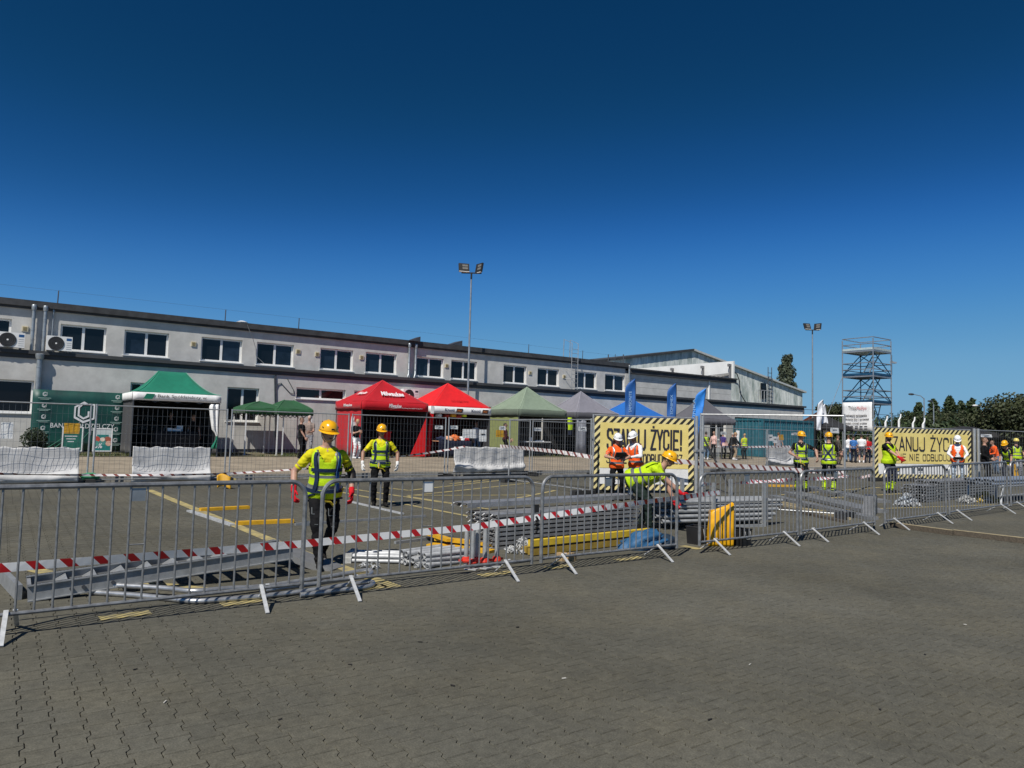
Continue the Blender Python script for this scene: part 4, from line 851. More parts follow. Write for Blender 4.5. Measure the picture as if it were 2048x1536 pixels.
# ---------------------------------------------------------------- scaffolding parts lying in the yard
ALU = mat('aluminium', (.27, .28, .285), .42, .25, var=.16, scale=10); YEL = mat('yellow_board', (.62, .34, .012), .55, var=.16, scale=9); YEL2 = mat('yellow_beam', (.62, .43, .03), .55, var=.14, scale=9)
WOOD = mat('raw_wood', (.40, .27, .13), .8, var=.25, scale=12, stretch=(1, 8, 8)); WOODD = mat('old_wood', (.085, .068, .048), .85, var=.3, scale=6, stretch=(1, 6, 6)); REDP = mat('red_nut', (.62, .035, .015), .45, var=.15, scale=10)
BLUEB = mat('blue_bag', (.016, .085, .19), .6, var=.2, scale=8, bump=.2); PLK = mat('deck_grey', (.21, .215, .22), .6, .35, var=.2, scale=5); TANC = mat('rust_tan', (.42, .26, .10), .7, var=.2)
def V(g, dz=0.0): return Vector((g.x, g.y, gz(g.x, g.y)+dz))
# aluminium stair frame, one end raised
st = thing('stair_frame', 'long aluminium stair frame with flat treads lying behind the first crowd barrier', 'stair frame', V(G(55, 1203)))
a = G(55, 1203); c = G(585, 1153); L = (c.xy-a.xy).length; st.rotation_euler = (0, -R(4.6), math.atan2(c.y-a.y, c.x-a.x)); wd = .5
for y in (0, wd):
    q = MB(); q.box((L/2, y, .075), (L, .03, .15)); q.box((L/2, y-.012, .145), (L, .055, .01)); q.box((L/2, y-.012, .005), (L, .055, .01)); q.build('stringer', ALU, st)
for i in range(9):
    x = .28+i*(L-.5)/8; q = MB(); q.box((x, wd/2, .09), (.12, wd-.035, .022), M=Matrix.Rotation(R(-28), 3, 'Y')); q.build('tread', ALU, st)
for x in (.02, L-.02): q = MB(); q.box((x, wd/2, .07), (.03, wd-.035, .12)); q.build('end_bar', ALU, st)
for x in (.35, .45, .7): q = MB(); q.lathe([(.018, 0), (.018, .02)], 8); o = q.build('bolt', DSTEEL, st, loc=(x, -.02, .06)); o.rotation_euler = (R(90), 0, 0)
a = G(50, 1200); c = G(-60, 1095); q = MB(); q.beam(V(a, .07)+Vector((-.05, .02, 0)), V(c, .07), .05, .14); tag(q.build('aluminium_beam', ALU), 'bare aluminium beam butting against the low end of the stair frame', 'beam')
# U-shaped deck plank propped up under the raised end
pk = thing('deck_plank', 'short grey deck plank propped up near the walking worker', 'plank', V(G(675, 1138))); pk.rotation_euler = (R(14), 0, R(38)); q = MB(); q.bx(-.16, .16, 0, 1.05, 0, .012); q.build('plate', PLK, pk)
for s in (-1, 1): q = MB(); q.bx(s*.16-.006, s*.16+.006, 0, 1.05, -.06, .011); q.build('flange', PLK, pk)
# looped handrail tubes
for k, (pts, lb) in enumerate((([(178,1184),(260,1188),(340,1193),(385,1200),(450,1193),(520,1184),(640,1165),(720,1151),(738,1148),(744,1153),(738,1160),(700,1166),(610,1179),(520,1192)], 'long kinked galvanised handrail loop lying behind the first barrier, upper one'), ([(180,1190),(270,1196),(345,1204),(388,1209),(450,1205),(540,1197),(640,1184),(725,1171),(742,1168),(748,1172),(741,1178),(700,1184),(600,1196)], 'long kinked galvanised handrail loop lying behind the first barrier, lower one'))):
    q = MB(); P3 = [V(G(x, y), .028+.05*(k == 0)*(1-.6*(i > 4))) for i, (x, y) in enumerate(pts)]; sm_ = []
    for i in range(len(P3)-1):
        for t_ in range(4): sm_.append(lerp(P3[i], P3[i+1], t_/4))
    sm_.append(P3[-1])
    for _ in range(2): sm_ = [sm_[0]]+[(sm_[i-1]+sm_[i]*2+sm_[i+1])/4 for i in range(1, len(sm_)-1)]+[sm_[-1]]
    q.tube(sm_, .026, 9); tag(q.build('handrail_loop', mat('handrail_zinc', (.40, .41, .42), .33, .6, var=.25, scale=7), smooth=True), lb, 'handrail')
# toe boards and bars on the paving
def beamthing(name, label, cat, x0, y0, x1, y1, w, h, m, dz=0.0, grp=None, lift=0.0):
    a, c = G(x0, y0), G(x1, y1); q = MB(); A_, B_ = V(a, h/2+dz+lift), V(c, h/2+dz+lift); mid = (A_+B_)/2; q.beam(A_-mid, B_-mid, w, h); return tag(q.build(name, m, loc=mid), label, cat, grp)
beamthing('toe_board', 'orange-yellow toe board lying across the yellow line, farther of the two', 'board', 400, 1022, 497, 1017, .13, .055, YEL); beamthing('toe_board', 'orange-yellow toe board lying across the yellow line, next to the walking worker', 'board', 472, 1050, 586, 1045, .13, .06, YEL)
for args in ((378, 1023, 465, 1052, .09, .03, 'flat grey scaffold brace lying along the yellow line beside the toe boards'), (694, 1003, 806, 1029, .055, .03, 'flat pale scaffold bar lying at the white-gloved worker feet'), (590, 1051, 851, 1034, .045, .04, 'thin grey scaffold tube lying across the open yard'), (790, 1088, 905, 1074, .05, .04, 'short galvanised bar beside the yellow boards'), (735, 1123, 850, 1112, .04, .03, 'thin bar beyond the small ledger pile')):
    beamthing('scaffold_bar', args[6], 'bar', *args[:6], GALVL if args[4] > .05 else ALU)
for k, (x0, y0, x1, y1, w, lb) in enumerate(((860, 1092, 985, 1106, .2, 'yellow toe board lying flat under the others'), (875, 1086, 990, 1098, .2, 'yellow toe board stacked on another behind the base jacks'), (853, 1080, 900, 1096, .12, 'short yellow toe board with a white end clip'))):
    beamthing('toe_board', lb, 'board', x0, y0, x1, y1, w, .04, YEL, dz=.045*k)
CL = mat('clip_white', (.46, .46, .44), .5, .2, var=.2, scale=20)
def clamp_mesh(q, c, s, rn, mi=0):   # a scaffold coupler: two curved jaws, a bolt and a flap
    c = Vector(c); M = Matrix.Rotation(rn.uniform(0, 6.3), 3, 'Z') @ Matrix.Rotation(rn.uniform(-1.2, 1.2), 3, 'X')
    arc = [M @ (Vector((math.cos(t)*s, 0, math.sin(t)*s)))+c for t in (.3, 1.2, 2.1, 3.0, 3.9, 4.8)]; q.tube(arc, s*.28, 5, mi); q.bar(c+M @ Vector((s*.8, -s*.3, 0)), c+M @ Vector((s*1.9, s*.3, s*.2)), s*.16, 5, mi)
def heap(name, label, cat, x, y, rx, ry, h, n, s, mats, seed):
    rn = random.Random(seed); q = MB(); P = G(x, y)
    for i in range(n):
        a_ = rn.uniform(0, 6.3); d = rn.random()**.6; z = h*(1-d)*rn.uniform(.2, 1)+s*.7; clamp_mesh(q, (math.cos(a_)*rx*d, math.sin(a_)*ry*d, z), s*rn.uniform(.8, 1.2), rn, rn.randrange(len(mats)))
    return tag(q.build(name, mats, None, smooth=True, loc=V(P)), label, cat, kind='stuff')
# small ledger pile, tube pile
def pipes(name, label, cat, pts, r, m, grp, hollow=True, ends=None):
    for i, (A_, B_) in enumerate(pts):
        mid = (Vector(A_)+Vector(B_))/2; q = MB()
        if hollow: q.pipe(Vector(A_)-mid, Vector(B_)-mid, r, 10)
        else: q.beam(Vector(A_)-mid, Vector(B_)-mid, r*2.2, r*1.4)
        o = q.build(name, m, None, smooth=hollow, loc=mid); tag(o, label, cat, grp)
        if ends:
            for e, sgn in ((Vector(A_), -1), (Vector(B_), 1)):
                d = (Vector(B_)-Vector(A_)).normalized(); f = MB(); f.beam(e-mid-d*.03, e-mid+d*.05, r*2.9, r*2.9); f.beam(e-mid+d*.02*sgn, e-mid+d*.02*sgn+Vector((0, 0, -r*2.4)), r*1.2, r*2.0, up=d); f.build('wedge_head', ends, o, loc=(0, 0, 0))
rn = random.Random(11); P = V(G(758, 1121)); d = Vector((.80, -.55, 0)).normalized(); s = Vector((.55, .80, 0)).normalized(); pts = []
for i in range(5):
    for k in range(2): c_ = P+s*(i*.085-.2+rn.uniform(-.02, .02))+Vector((0, 0, .03+.055*k)); dd = (d+s*rn.uniform(-.12, .12)).normalized(); pts.append((c_-dd*.36, c_+dd*.36))
pipes('ledger', 'short galvanised ledger in the small neat pile behind the second barrier', 'ledger', pts, .024, GALVL, 'short ledgers in a small pile', True, CL)
P = V(G(868, 1128)); d = Vector((.93, .36, 0)).normalized(); s = Vector((-.36, .93, 0)); pts = []
for i in range(7):
    for k in range(2 if i % 2 else 3): c_ = P+s*(i*.07-.18)+Vector((0, 0, .035+.06*k)); dd = (d+s*rn.uniform(-.25, .25)+Vector((0, 0, rn.uniform(-.04, .04)))).normalized(); pts.append((c_-dd*rn.uniform(.3, .36), c_+dd*.42))
pipes('tube_piece', 'short galvanised tube with an open round end in the jumbled pile beside the base jacks', 'tube', pts, .032, GALVL, 'short tubes in a jumbled pile')
heap('coupler_heap', 'small heap of pale tan couplers at the edge of the tube pile', 'couplers', 835, 1130, .16, .18, .14, 26, .03, [TANC, CL], 1); heap('coupler_heap', 'few loose steel couplers before the second barrier', 'couplers', 738, 1137, .12, .1, .08, 10, .03, [GALVL, GALV], 2); heap('coupler_heap', 'white steel clips piled at the end of the yellow beams', 'couplers', 1045, 1104, .28, .16, .2, 46, .035, [CL, GALVL], 3)
heap('coupler_heap', 'tan couplers lying on the galvanised tube stack by the red-gloved hand', 'couplers', 1342, 1040, .15, .14, .24, 26, .034, [TANC, GALVL], 4)
# adjustable base jacks with red nuts
for x, yb, yt in ((932, 1134, 1062), (944, 1138, 1050), (953, 1134, 1050), (969, 1136, 1048), (993, 1133, 1046)):
    P = V(G(x, yb)); h = max(.42, ztop(P, x, yt)-P.z); t = thing('base_jack', 'upright screw base jack with a red nut beside the stack of steel decks', 'base jack', P, rn.uniform(0, 1), 'upright base jacks'); q = MB(); q.pipe((0, 0, .02), (0, 0, h), .03, 10); q.build('tube', GALV, t, smooth=True)
    q = MB(); q.box((0, 0, .006), (.15, .15, .012)); q.build('base_plate', GALVL, t); q = MB(); q.lathe([(.05, .06), (.062, .08), (.05, .12), (.035, .13)], 10); q.box((.06, 0, .09), (.09, .025, .025)); q.box((-.06, .01, .09), (.09, .025, .025)); q.build('nut', REDP, t)
# stack of steel decks
DK = mat('deck_steel', (.30, .305, .31), .5, .5, var=.25, scale=7)
def deck_mesh(L, w=.30, h=.06):
    q = MB(); q.box((0, 0, h-.004), (L, w, .008)); q.box((0, -w/2, h/2), (L, .012, h)); q.box((0, w/2, h/2), (L, .012, h)); q.box((0, -w/2+.015, .004), (L, .03, .008)); q.box((0, w/2-.015, .004), (L, .03, .008))
    for e in (-1, 1):
        for y in (-w*.33, w*.33): q.tube([(e*(L/2-.02), y, h*.5), (e*(L/2+.05), y, h*.75), (e*(L/2+.085), y, h*.2), (e*(L/2+.06), y, -h*.15)], .014, 6)
    return q.mesh('scaffold_deck', DK)
def stack(label, grp, xa, ya, xb, yb, layers, cols, h=.066, w=.31, dz=0.0, m=None):
    a, c = G(xa, ya), G(xb, yb); d = (c-a); d.z = 0; L = d.length; d.normalize(); s = Vector((-d.y, d.x, 0)); me = deck_mesh(L-.16, w-.01, h*.66); rz = math.atan2(d.y, d.x)
    for i in range(layers):
        for k in range(cols):
            P = (a+c)/2+s*(w*k+w/2); o = meshobj('scaffold_deck', me, None, (P.x+d.x*rn.uniform(-.05, .05), P.y+d.y*rn.uniform(-.05, .05), gz(P.x, P.y)+dz+h*i), rz+rn.uniform(-.008, .008)); tag(o, label, 'scaffold deck', grp)
stack('galvanised steel scaffold deck in the tall stack behind the yellow beams', 'decks in the stack behind the yellow beams', 978, 1102, 1280, 1072, 8, 2)
a, c = G(945, 1093), G(1275, 1060); q = MB(); me = deck_mesh((c.xy-a.xy).length, .34, .07); o = meshobj('scaffold_deck', me, None, V((a+c)/2, .56)+Vector((-.1, .2, 0)), math.atan2(c.y-a.y, c.x-a.x)); tag(o, 'single wide steel deck lying on top of the tall stack, overhanging its end', 'scaffold deck')
for k, (dy, z) in enumerate(((0, .13), (0, .01), (.14, .02))):
    a, c = G(1060, 1112), G(1300, 1084); q = MB(); A_, B_ = V(a, .045+z)+Vector((0, dy, 0)), V(c, .045+z)+Vector((0, dy, 0)); mid = (A_+B_)/2; q.beam(A_-mid, B_-mid, .1, .085); tag(q.build('formwork_beam', YEL2 if k == 0 else mat('beam_brown', (.30, .20, .03), .6, var=.2, scale=8), loc=mid), ('yellow beam on top of two others in front of the deck stack', 'brown-yellow beam under the bright yellow one', 'brown-yellow beam squeezed between the pile and the yellow beam')[k], 'beam')
for k, x in enumerate((1122, 1133, 1143)): P = V(G(x, 1121)); q = MB(); q.box((0, 0, .05), (.062, .12, .1)); tag(q.build('wood_block', WOOD, None, loc=P, rz=.2*k), 'small raw wooden block standing in a row of three before the yellow beams', 'wood block', 'three wood blocks in a row')
# blue bag: crumpled sack
def sack(name, label, cat, P, r, m, seed, flat=.55, amp=.25):
    q = MB(); rn_ = random.Random(seed); o_ = rn_.uniform(0, 50); q.ell((0, 0, 0), (1, 1, 1), 26, 18); q.v = [(lambda v, k: (v[0]*r[0]*k, v[1]*r[1]*k, max(-r[2]*flat, v[2]*r[2]*k)+r[2]*flat))(v, 1+amp*pnoise(v[0]*2+o_, v[1]*2, v[2]*2)+amp*.5*abs(pnoise(v[0]*5+o_, v[1]*5, v[2]*5))) for v in q.v]
    o = q.build(name, m, None, smooth=False, loc=P); o.data.polygons.foreach_set('use_smooth', [True]*len(o.data.polygons)); return tag(o, label, cat)
o = sack('blue_bag', 'slumped bright blue bag lying under the third crowd barrier', 'bag', V(G(1290, 1098)), (.36, .16, .15), BLUEB, 3, .6, .55); o.rotation_euler = (0, -.22, R(-25)); sack('blue_bag', 'dark blue bag behind the bright blue one', 'bag', V(G(1330, 1096)), (.20, .15, .13), mat('navy_bag', (.012, .03, .055), .6, var=.2), 4)
# rack of long tubes
rk = thing('tube_rack', 'grey steel rack posts holding the stack of long scaffold tubes', 'rack', V(G(1440, 1070))); a = G(1345, 1062); c = G(1560, 1052); dd = (c-a); dd.z = 0; Lr = dd.length; dd.normalize(); rk.location = V((a+c)/2); rk.rotation_euler = (0, 0, math.atan2(dd.y, dd.x))
for x in (-Lr*.12, Lr*.36):
    for y in (.05, 1.0): q = MB(); q.box((x, y, .42), (.06, .06, .84)); q.build('post', FR, rk)
for x in (-Lr*.12, Lr*.36): q = MB(); q.box((x, .52, .09), (.05, .88, .05)); q.build('cross_bar', FR, rk)
for y in (.05, 1.0): q = MB(); q.box((Lr*.12, y, .03), (Lr*.48-.06, .05, .05)); q.build('base_bar', FR, rk)
s = Vector((-dd.y, dd.x, 0)); pts = []
for i in range(8):
    for k in range(5):
        if k > 3 and i > 5: continue
        P = V((a+c)/2)+s*(.14+i*.105+rn.uniform(-.02, .02))+Vector((0, 0, .15+.085*k+rn.uniform(-.008, .008))); off = rn.uniform(-.2, .2); pts.append((P-dd*(Lr*.52+off), P+dd*(Lr*.5-off)))
pipes('scaffold_tube', 'long galvanised scaffold tube in the rack under the bending worker hand', 'scaffold tube', pts, .034, GALV, 'scaffold tubes in the rack')
PLB_ = mat('crate_black', (.014, .014, .015), .45, var=.2)
def crate(label, x, y, w, d, h, rz):
    t = thing('plastic_bucket', label, 'bucket', V(G(x, y)), rz); q = MB(); ta = 1.14
    for k in range(4):
        pr_ = [(-w/2, -d/2), (w/2, -d/2), (w/2, d/2), (-w/2, d/2)]; (x0, y0), (x1, y1) = pr_[k], pr_[(k+1) % 4]; q.quad((x0, y0, 0), (x1, y1, 0), (x1*ta, y1*ta, h), (x0*ta, y0*ta, h))
    q.quad((-w/2, -d/2, .01), (w/2, -d/2, .01), (w/2, d/2, .01), (-w/2, d/2, .01)); q.build('body', PLB_, t, solid=.006); q = MB(); q.tube([(sx*w/2*ta, sy*d/2*ta, h) for sx, sy in ((-1, -1), (1, -1), (1, 1), (-1, 1))], .012, 6, close=True); q.build('rim', PLB_, t); q = MB(); q.tube([(-w*.3, -d/2*ta-.01, h-.02), (-w*.28, -d/2*ta-.03, h*.45), (w*.28, -d/2*ta-.03, h*.45), (w*.3, -d/2*ta-.01, h-.02)], .006, 5); q.build('handle', CL, t)
crate('black plastic bucket beside the blue bag', 1394, 1087, .25, .22, .27, .3); crate('black plastic bucket half hidden behind the yellow tarpaulin', 1480, 1090, .24, .22, .25, .1)
# standing folded yellow tarpaulin
yt = thing('yellow_tarpaulin', 'bright yellow folded tarpaulin bag standing against a crowd barrier', 'tarpaulin', V(G(1440, 1091)), R(-34)); YT = mat('tarp_yellow', (.72, .36, .006), .4, var=.12, scale=7, bump=.25, bscale=9)
q = MB()
def tb(s_, r):
    a_ = s_*2*math.pi; c_, n_ = math.cos(a_), math.sin(a_); x = math.copysign(abs(c_)**.35, c_)*(.205-.02*r); y = math.copysign(abs(n_)**.5, n_)*(.085-.035*r*r)
    z = .60*r+.07*(x/.2)*(r**3)+.012*math.sin(a_*3)*r; return Vector((x+.02*r+.010*pnoise(x*7, y*9, z*6), y+.022*pnoise(x*5, 2+y*4, z*7)-.03*math.sin(r*3)*(n_ < 0), max(0, z)))
q.grid(tb, 44, 16, close_u=True); o = q.build('bag', YT, yt, solid=.008); o.data.polygons.foreach_set('use_smooth', [True]*len(o.data.polygons))
q = MB(); q.tube([(.17, -.05, .02), (.19, -.06, .3), (.185, -.05, .56), (.12, -.03, .60)], .012, 6); q.build('seam_cord', YT, yt)
# planks on the far paving, timbers
for k, (x0, y0, x1, y1, w, lb) in enumerate(((1585, 988, 1752, 1026, .6, 'wide grey deck plank lying flat before the kneeling worker'), (1612, 976, 1765, 1006, .5, 'wide grey deck plank lying beyond another one by the kneeling worker'), (1545, 995, 1745, 1040, .28, 'narrow grey plank lying beside the wide deck planks'))): beamthing('deck_plank', lb, 'plank', x0, y0, x1, y1, w, .07, PLK, grp=None)
for k, (x0, y0, x1, y1, lb) in enumerate(((1545, 1008, 1700, 1040, 'thin pale timber beside the tube rack'), (1552, 1016, 1690, 1046, 'thin pale timber lying lower beside the tube rack'), (1530, 1000, 1600, 1014, 'short pale timber at the end of the tube rack'))): beamthing('timber', lb, 'timber', x0, y0, x1, y1, .07, .05, WOODD if k == 1 else mat('pale_wood', (.34, .28, .17), .8, var=.25, scale=7, stretch=(6, 1, 6)))
P = G(1752, 1030); q = MB(); q.prism([(-.25, 0, 0), (.35, 0, 0), (.35, 0, .42), (.1, 0, .40)], (0, .25, 0)); tag(q.build('wedge_box', DSTEEL, None, loc=V(P), rz=.4), 'dark wedge-shaped steel box leaning at the end of the deck planks', 'box')
for x0, x1, yy, lb in ((1537, 1600, 973, 'small yellow board on the paving beside the tube rack'), (1640, 1668, 978, 'small yellow board under the kneeling worker knees')): beamthing('toe_board', lb, 'board', x0, yy, x1, yy+1, .14, .06, YEL)
for x0, y0, x1, y1, lb in ((1782, 1054, 1906, 1071, 'thin dark wooden beam on the paving before the barriers, first length'), (1908, 1070, 2075, 1090, 'thin dark wooden beam on the paving before the barriers, second length')):
    a, c = G(x0, y0), G(x1, y1); t = thing('wooden_beam', lb, 'beam', V((a+c)/2)); h_ = (c-a)/2; h_.z = (gz(*c.xy)-gz(*a.xy))/2; q = MB(); q.beam(-h_+Vector((0, 0, .045)), h_+Vector((0, 0, .045)), .07, .088); q.build('timber', WOODD, t); q = MB(); q.beam(-h_+Vector((0, 0, .094)), h_+Vector((0, 0, .094)), .072, .006); q.build('lit_top', mat('pale_wood', (.34, .28, .17)), t)  # pale strip paints the lit top; the shaded side is in the timber colour
stack('galvanised steel deck in the tall stack beside the second yellow banner', 'decks in the stack by the second banner', 1878, 1003, 2000, 990, 7, 2, .075, .34, m=None)
stack('galvanised steel deck in the shorter stack with open ends beside the second banner', 'decks in the shorter stack by the second banner', 1850, 1006, 1905, 998, 6, 2, .075, .3)
heap('coupler_heap', 'loose heap of shiny galvanised couplers beside the steel deck stack', 'couplers', 1815, 1012, .34, .26, .28, 70, .05, [GALVL, GALV, mat('galv_blue', (.5, .55, .6), .35, .4)], 6); heap('coupler_heap', 'long heap of yellow and white couplers before the steel deck stack', 'couplers', 1968, 1003, .55, .25, .26, 90, .05, [mat('coupler_yellow', (.5, .36, .07), .5), CL], 7); heap('coupler_heap', 'heap of white couplers between the deck stack and the yellow ones', 'couplers', 1932, 1006, .26, .2, .18, 36, .045, [CL], 8)
P = V(G(2035, 1005)); t = thing('tube_rack', 'steel trestle rack loaded with tubes at the end of the yard', 'rack', P); 
for x in (-.9, .9):
    for y in (0, .8): q = MB(); q.bar((x-.15, y, 0), (x, y, .47), .03, 6); q.build('leg', FR, t)
for z in (.2, .44): q = MB(); q.bar((-1.1, 0, z), (1.3, 0, z), .03, 6); q.build('rail', FR, t)
pts = [(P+Vector((-1.3+rn.uniform(-.1, .1), .1+.1*(i % 7), .5+.09*(i//7))), P+Vector((2.2, .1+.1*(i % 7), .5+.09*(i//7)))) for i in range(14)]
pipes('scaffold_tube', 'blue-grey scaffold tube on the trestle rack at the end of the yard', 'scaffold tube', pts, .04, mat('tube_blue', (.30, .34, .40), .45, .4), 'tubes on the trestle rack')
sack('rubble_sack', 'low green cloth heap on the fence foot by the bank boards', 'cloth', Vector((FU_[2], LF-.05, gz(2, LF)+.12)), (.2, .13, .1), mat('green_cloth', (.03, .25, .11), .7, var=.2), 5)
q = MB(); q.grid(lambda s_, r: Vector((.32*(s_-.5), .05*math.sin(s_*5)+.1*r, .02+.30*r+.05*math.sin(s_*4))), 8, 6); a = V(G(448, 978)); tag(q.build('yellow_rag', YPAP, None, smooth=True, loc=a, solid=.006), 'yellow plastic sheet flapping low on the fence foot before the gazebos', 'plastic sheet')
# ---------------------------------------------------------------- lamps, container, tower, flags, trees
def floodlamp(label, u, p, top):
    zg = gz(u, min(p, 33)); t = thing('floodlight_mast', label, 'lamp post', (u, p, zg)); H = top-zg; q = MB(); q.tube([(0, 0, 0), (0, 0, 2.6)], .11, 12); q.tube([(0, 0, 2.6), (0, 0, 2.75)], [.11, .06], 12); q.tube([(0, 0, 2.75), (0, 0, H-.35)], [.06, .045], 10); q.build('pole', ZINC, t, smooth=True)
    q = MB(); q.bar((0, 0, H-.35), (0, 0, H-.02), .05, 8); q.build('neck', BLACK, t); q = MB(); q.beam((-.55*CX.x, -.55*CX.y, H), (.55*CX.x, .55*CX.y, H), .06, .06); q.build('cross_arm', BLACK, t)
    for s, yaw, pit in ((-1, .25, 38), (1, -.9, 50)):
        c = Vector((CX.x*.42*s, CX.y*.42*s, H+.28)); o = MB(); o.box((0, 0, 0), (.58, .09, .52)); h = o.build('floodlight', BLACK, t, loc=c); h.rotation_euler = (R(pit-60), 0, math.atan2(CX.y, CX.x)+yaw)
        g = MB(); g.box((.06, -.048, .12), (.30, .01, .12)); g.box((.06, -.048, -.05), (.30, .01, .12)); meshobj('lens', g.mesh('lens', mat('lens', (.17, .165, .15), .25, var=.3, scale=20)), h); g = MB(); g.box((0, -.02, -.275), (.56, .1, .02)); meshobj('rim', g.mesh('rim', WHITE), h)
lp = 33.0; u = UX(936, lp, 4); floodlamp('tall galvanised twin floodlight mast behind the red and white tent', u, lp, ztop(Vector((u, lp, 0)), 941, 546)); lp = 32.6; u = UX(1625, lp, 6); floodlamp('tall twin floodlight mast beyond the teal container', u, lp, ztop(Vector((u, lp, 0)), 1627, 660))
# container
cm = mat('container_teal', (.018, .105, .14), .55, var=.18, scale=2.5); u0 = UX(1526, 30, 1.8); zc = gz(u0, 30); t = thing('shipping_container', 'teal blue corrugated shipping container behind the mesh fence', 'container', (u0, 30, zc+.02)); Lc, Wc, Hc_ = 6.06, 2.44, 2.6
def corr(A_, B_, n, nm, nrm):
    A_, B_ = Vector(A_), Vector(B_); nrm = Vector(nrm); q = MB(); P = []
    for i in range(n):
        for f, d in ((0, 0), (.3, 0), (.5, .036), (.8, .036)): P.append(lerp(A_, B_, (i+f)/n)-nrm*d)
    P.append(B_); k = len(P); q.v = [tuple(x+Vector((0, 0, .15))) for x in P]+[tuple(x+Vector((0, 0, Hc_-.1))) for x in P]; q.f = [(i, i+1, k+i+1, k+i) for i in range(k-1)]; q.m = [0]*(k-1); q.build(nm, cm, t)
corr((.1, .04, 0), (Lc-.1, .04, 0), 22, 'side_panel', (0, -1, 0)); corr((.04, Wc-.1, 0), (.04, .1, 0), 8, 'end_panel', (-1, 0, 0)); corr((Lc-.04, .1, 0), (Lc-.04, Wc-.1, 0), 8, 'end_panel', (1, 0, 0))
for x in (.06, Lc-.06):
    for y in (.06, Wc-.06): q = MB(); q.box((x, y, Hc_/2), (.14, .14, Hc_)); q.build('corner_post', cm, t)
for z in (.08, Hc_-.05):
    for y in (.05, Wc-.05): q = MB(); q.box((Lc/2, y, z), (Lc-.26, .1, .14)); q.build('rail', cm, t)
    for x in (.05, Lc-.05): q = MB(); q.box((x, Wc/2, z), (.1, Wc-.26, .14)); q.build('rail', cm, t)
q = MB(); q.box((Lc/2, Wc/2, Hc_-.02), (Lc-.2, Wc-.2, .03)); q.build('roof', cm, t)
# scaffold tower
U, P_ = UX(1747, 28.8, 4), 28.8; zg = gz(U, P_); tw = thing('scaffold_tower', 'open steel scaffold tower with blue platforms and inner stairs', 'scaffold tower', (U, P_, zg)); wx = UX(1783, P_, 4)-U; wy = FU(1685, 760, U).y-P_; ld = math.hypot(U, P_)
lev = [ztop(Vector((U, P_, 0)), 1747, y)-zg for y in (805, 750, 699)]; ztp = ztop(Vector((U, P_, 0)), 1747, 676)-zg; TB = mat('tower_blue', (.014, .075, .15), .5, .3, var=.2); TT = mat('tower_tube', (.30, .32, .34), .4, .5, var=.2)
cn = [(0, 0), (wx, 0), (wx, wy), (0, wy)]
for x, y in cn: q = MB(); q.bar((x, y, 0), (x, y, ztp), .045, 6); q.build('standard', TT, tw)
for i, z in enumerate(lev):
    q = MB(); n = 5
    for k in range(n): g = MB(); g.box((wx/2, wy*(k+.5)/n, z), (wx-.05, wy/n-.03, .07)); g.build('deck_board', TB if i < 2 else mat('deck_pale', (.42, .5, .5), .5), tw)
    for k in range(4):
        (x0, y0), (x1, y1) = cn[k], cn[(k+1) % 4]; q = MB(); q.beam((x0, y0, z-.06), (x1, y1, z-.06), .05, .1); q.build('transom', TT, tw); q = MB(); q.beam((x0, y0, z+.12), (x1, y1, z+.12), .03, .16); q.build('toe_board', TB if i < 2 else MATS['deck_pale'], tw)
        for dz in (.5, 1.0): q = MB(); q.bar((x0, y0, z+dz), (x1, y1, z+dz), .036, 5); q.build('guard_rail', TT, tw)
    zb = lev[i-1] if i else .1
    for k in range(4): (x0, y0), (x1, y1) = cn[k], cn[(k+1) % 4]; q = MB(); q.bar((x0, y0, zb+.1) if k % 2 else (x1, y1, zb+.1), (x1, y1, z-.1) if k % 2 else (x0, y0, z-.1), .04, 5); q.build('brace', TB, tw)
    for y in (wy*.25, wy*.45): q = MB(); q.beam((wx*.15, y, zb+.05), (wx*.85, y, z), .03, .1); q.build('stair_stringer', ALU, tw)
    for k in range(7): q = MB(); q.box((wx*(.15+.7*(k+.5)/7), wy*.35, zb+(z-zb)*(k+.5)/7), (.2, wy*.2-.04, .03)); q.build('stair_tread', ALU, tw)
for k in (1, 2): q = MB(); q.bar((0, 0, .9*k), (wx, 0, .9*k), .024, 5); q.bar((0, 0, .9*k), (0, wy, .9*k), .024, 5); q.build('ledger', TT, tw)
q = MB(); q.tube([(0, wy, lev[1]), (-2.6, wy+1.0, .1)], .02, 5); q.build('raker', TT, tw)
q = MB(); q.box((wx+.55, .1, lev[2]-.75), (.7, .2, .12)); q.bar((wx, 0, lev[2]-.6), (wx+.6, .1, lev[2]-.7), .03, 5); q.build('winch_arm', GALVL, tw); q = MB(); q.bar((wx+.06, 0, lev[1]+.2), (wx+.06, 0, lev[2]-.2), .05, 6); q.build('winch_post', TB, tw)
zt, zb = ztop(Vector((U, P_, 0)), 1717, 804), ztop(Vector((U, P_, 0)), 1717, 862)
bt = thing('tower_banner', 'white banner with black and red lettering hung on the scaffold tower', 'banner', (U-.08, P_, zb)); hh = zt-zb; q = MB(); q.grid(lambda s, r: Vector((-.03*math.sin(s*7+r*2), .05+(wy-.1)*s, hh*r)), 10, 6); q.build('sheet', C_WHITE, bt, smooth=True, solid=.004)
RI = mat('print_red', (.5, .01, .03), .6, var=0)
text('Thlop', wy*.26, hh*.17, 'lettering', INKD, bt, (-.06, wy*.78, hh*.70), right=(0, -1, 0)); text('MeDyo', wy*.32, hh*.14, 'lettering', RI, bt, (-.06, wy*.51, hh*.71), right=(0, -1, 0), shear=.2)
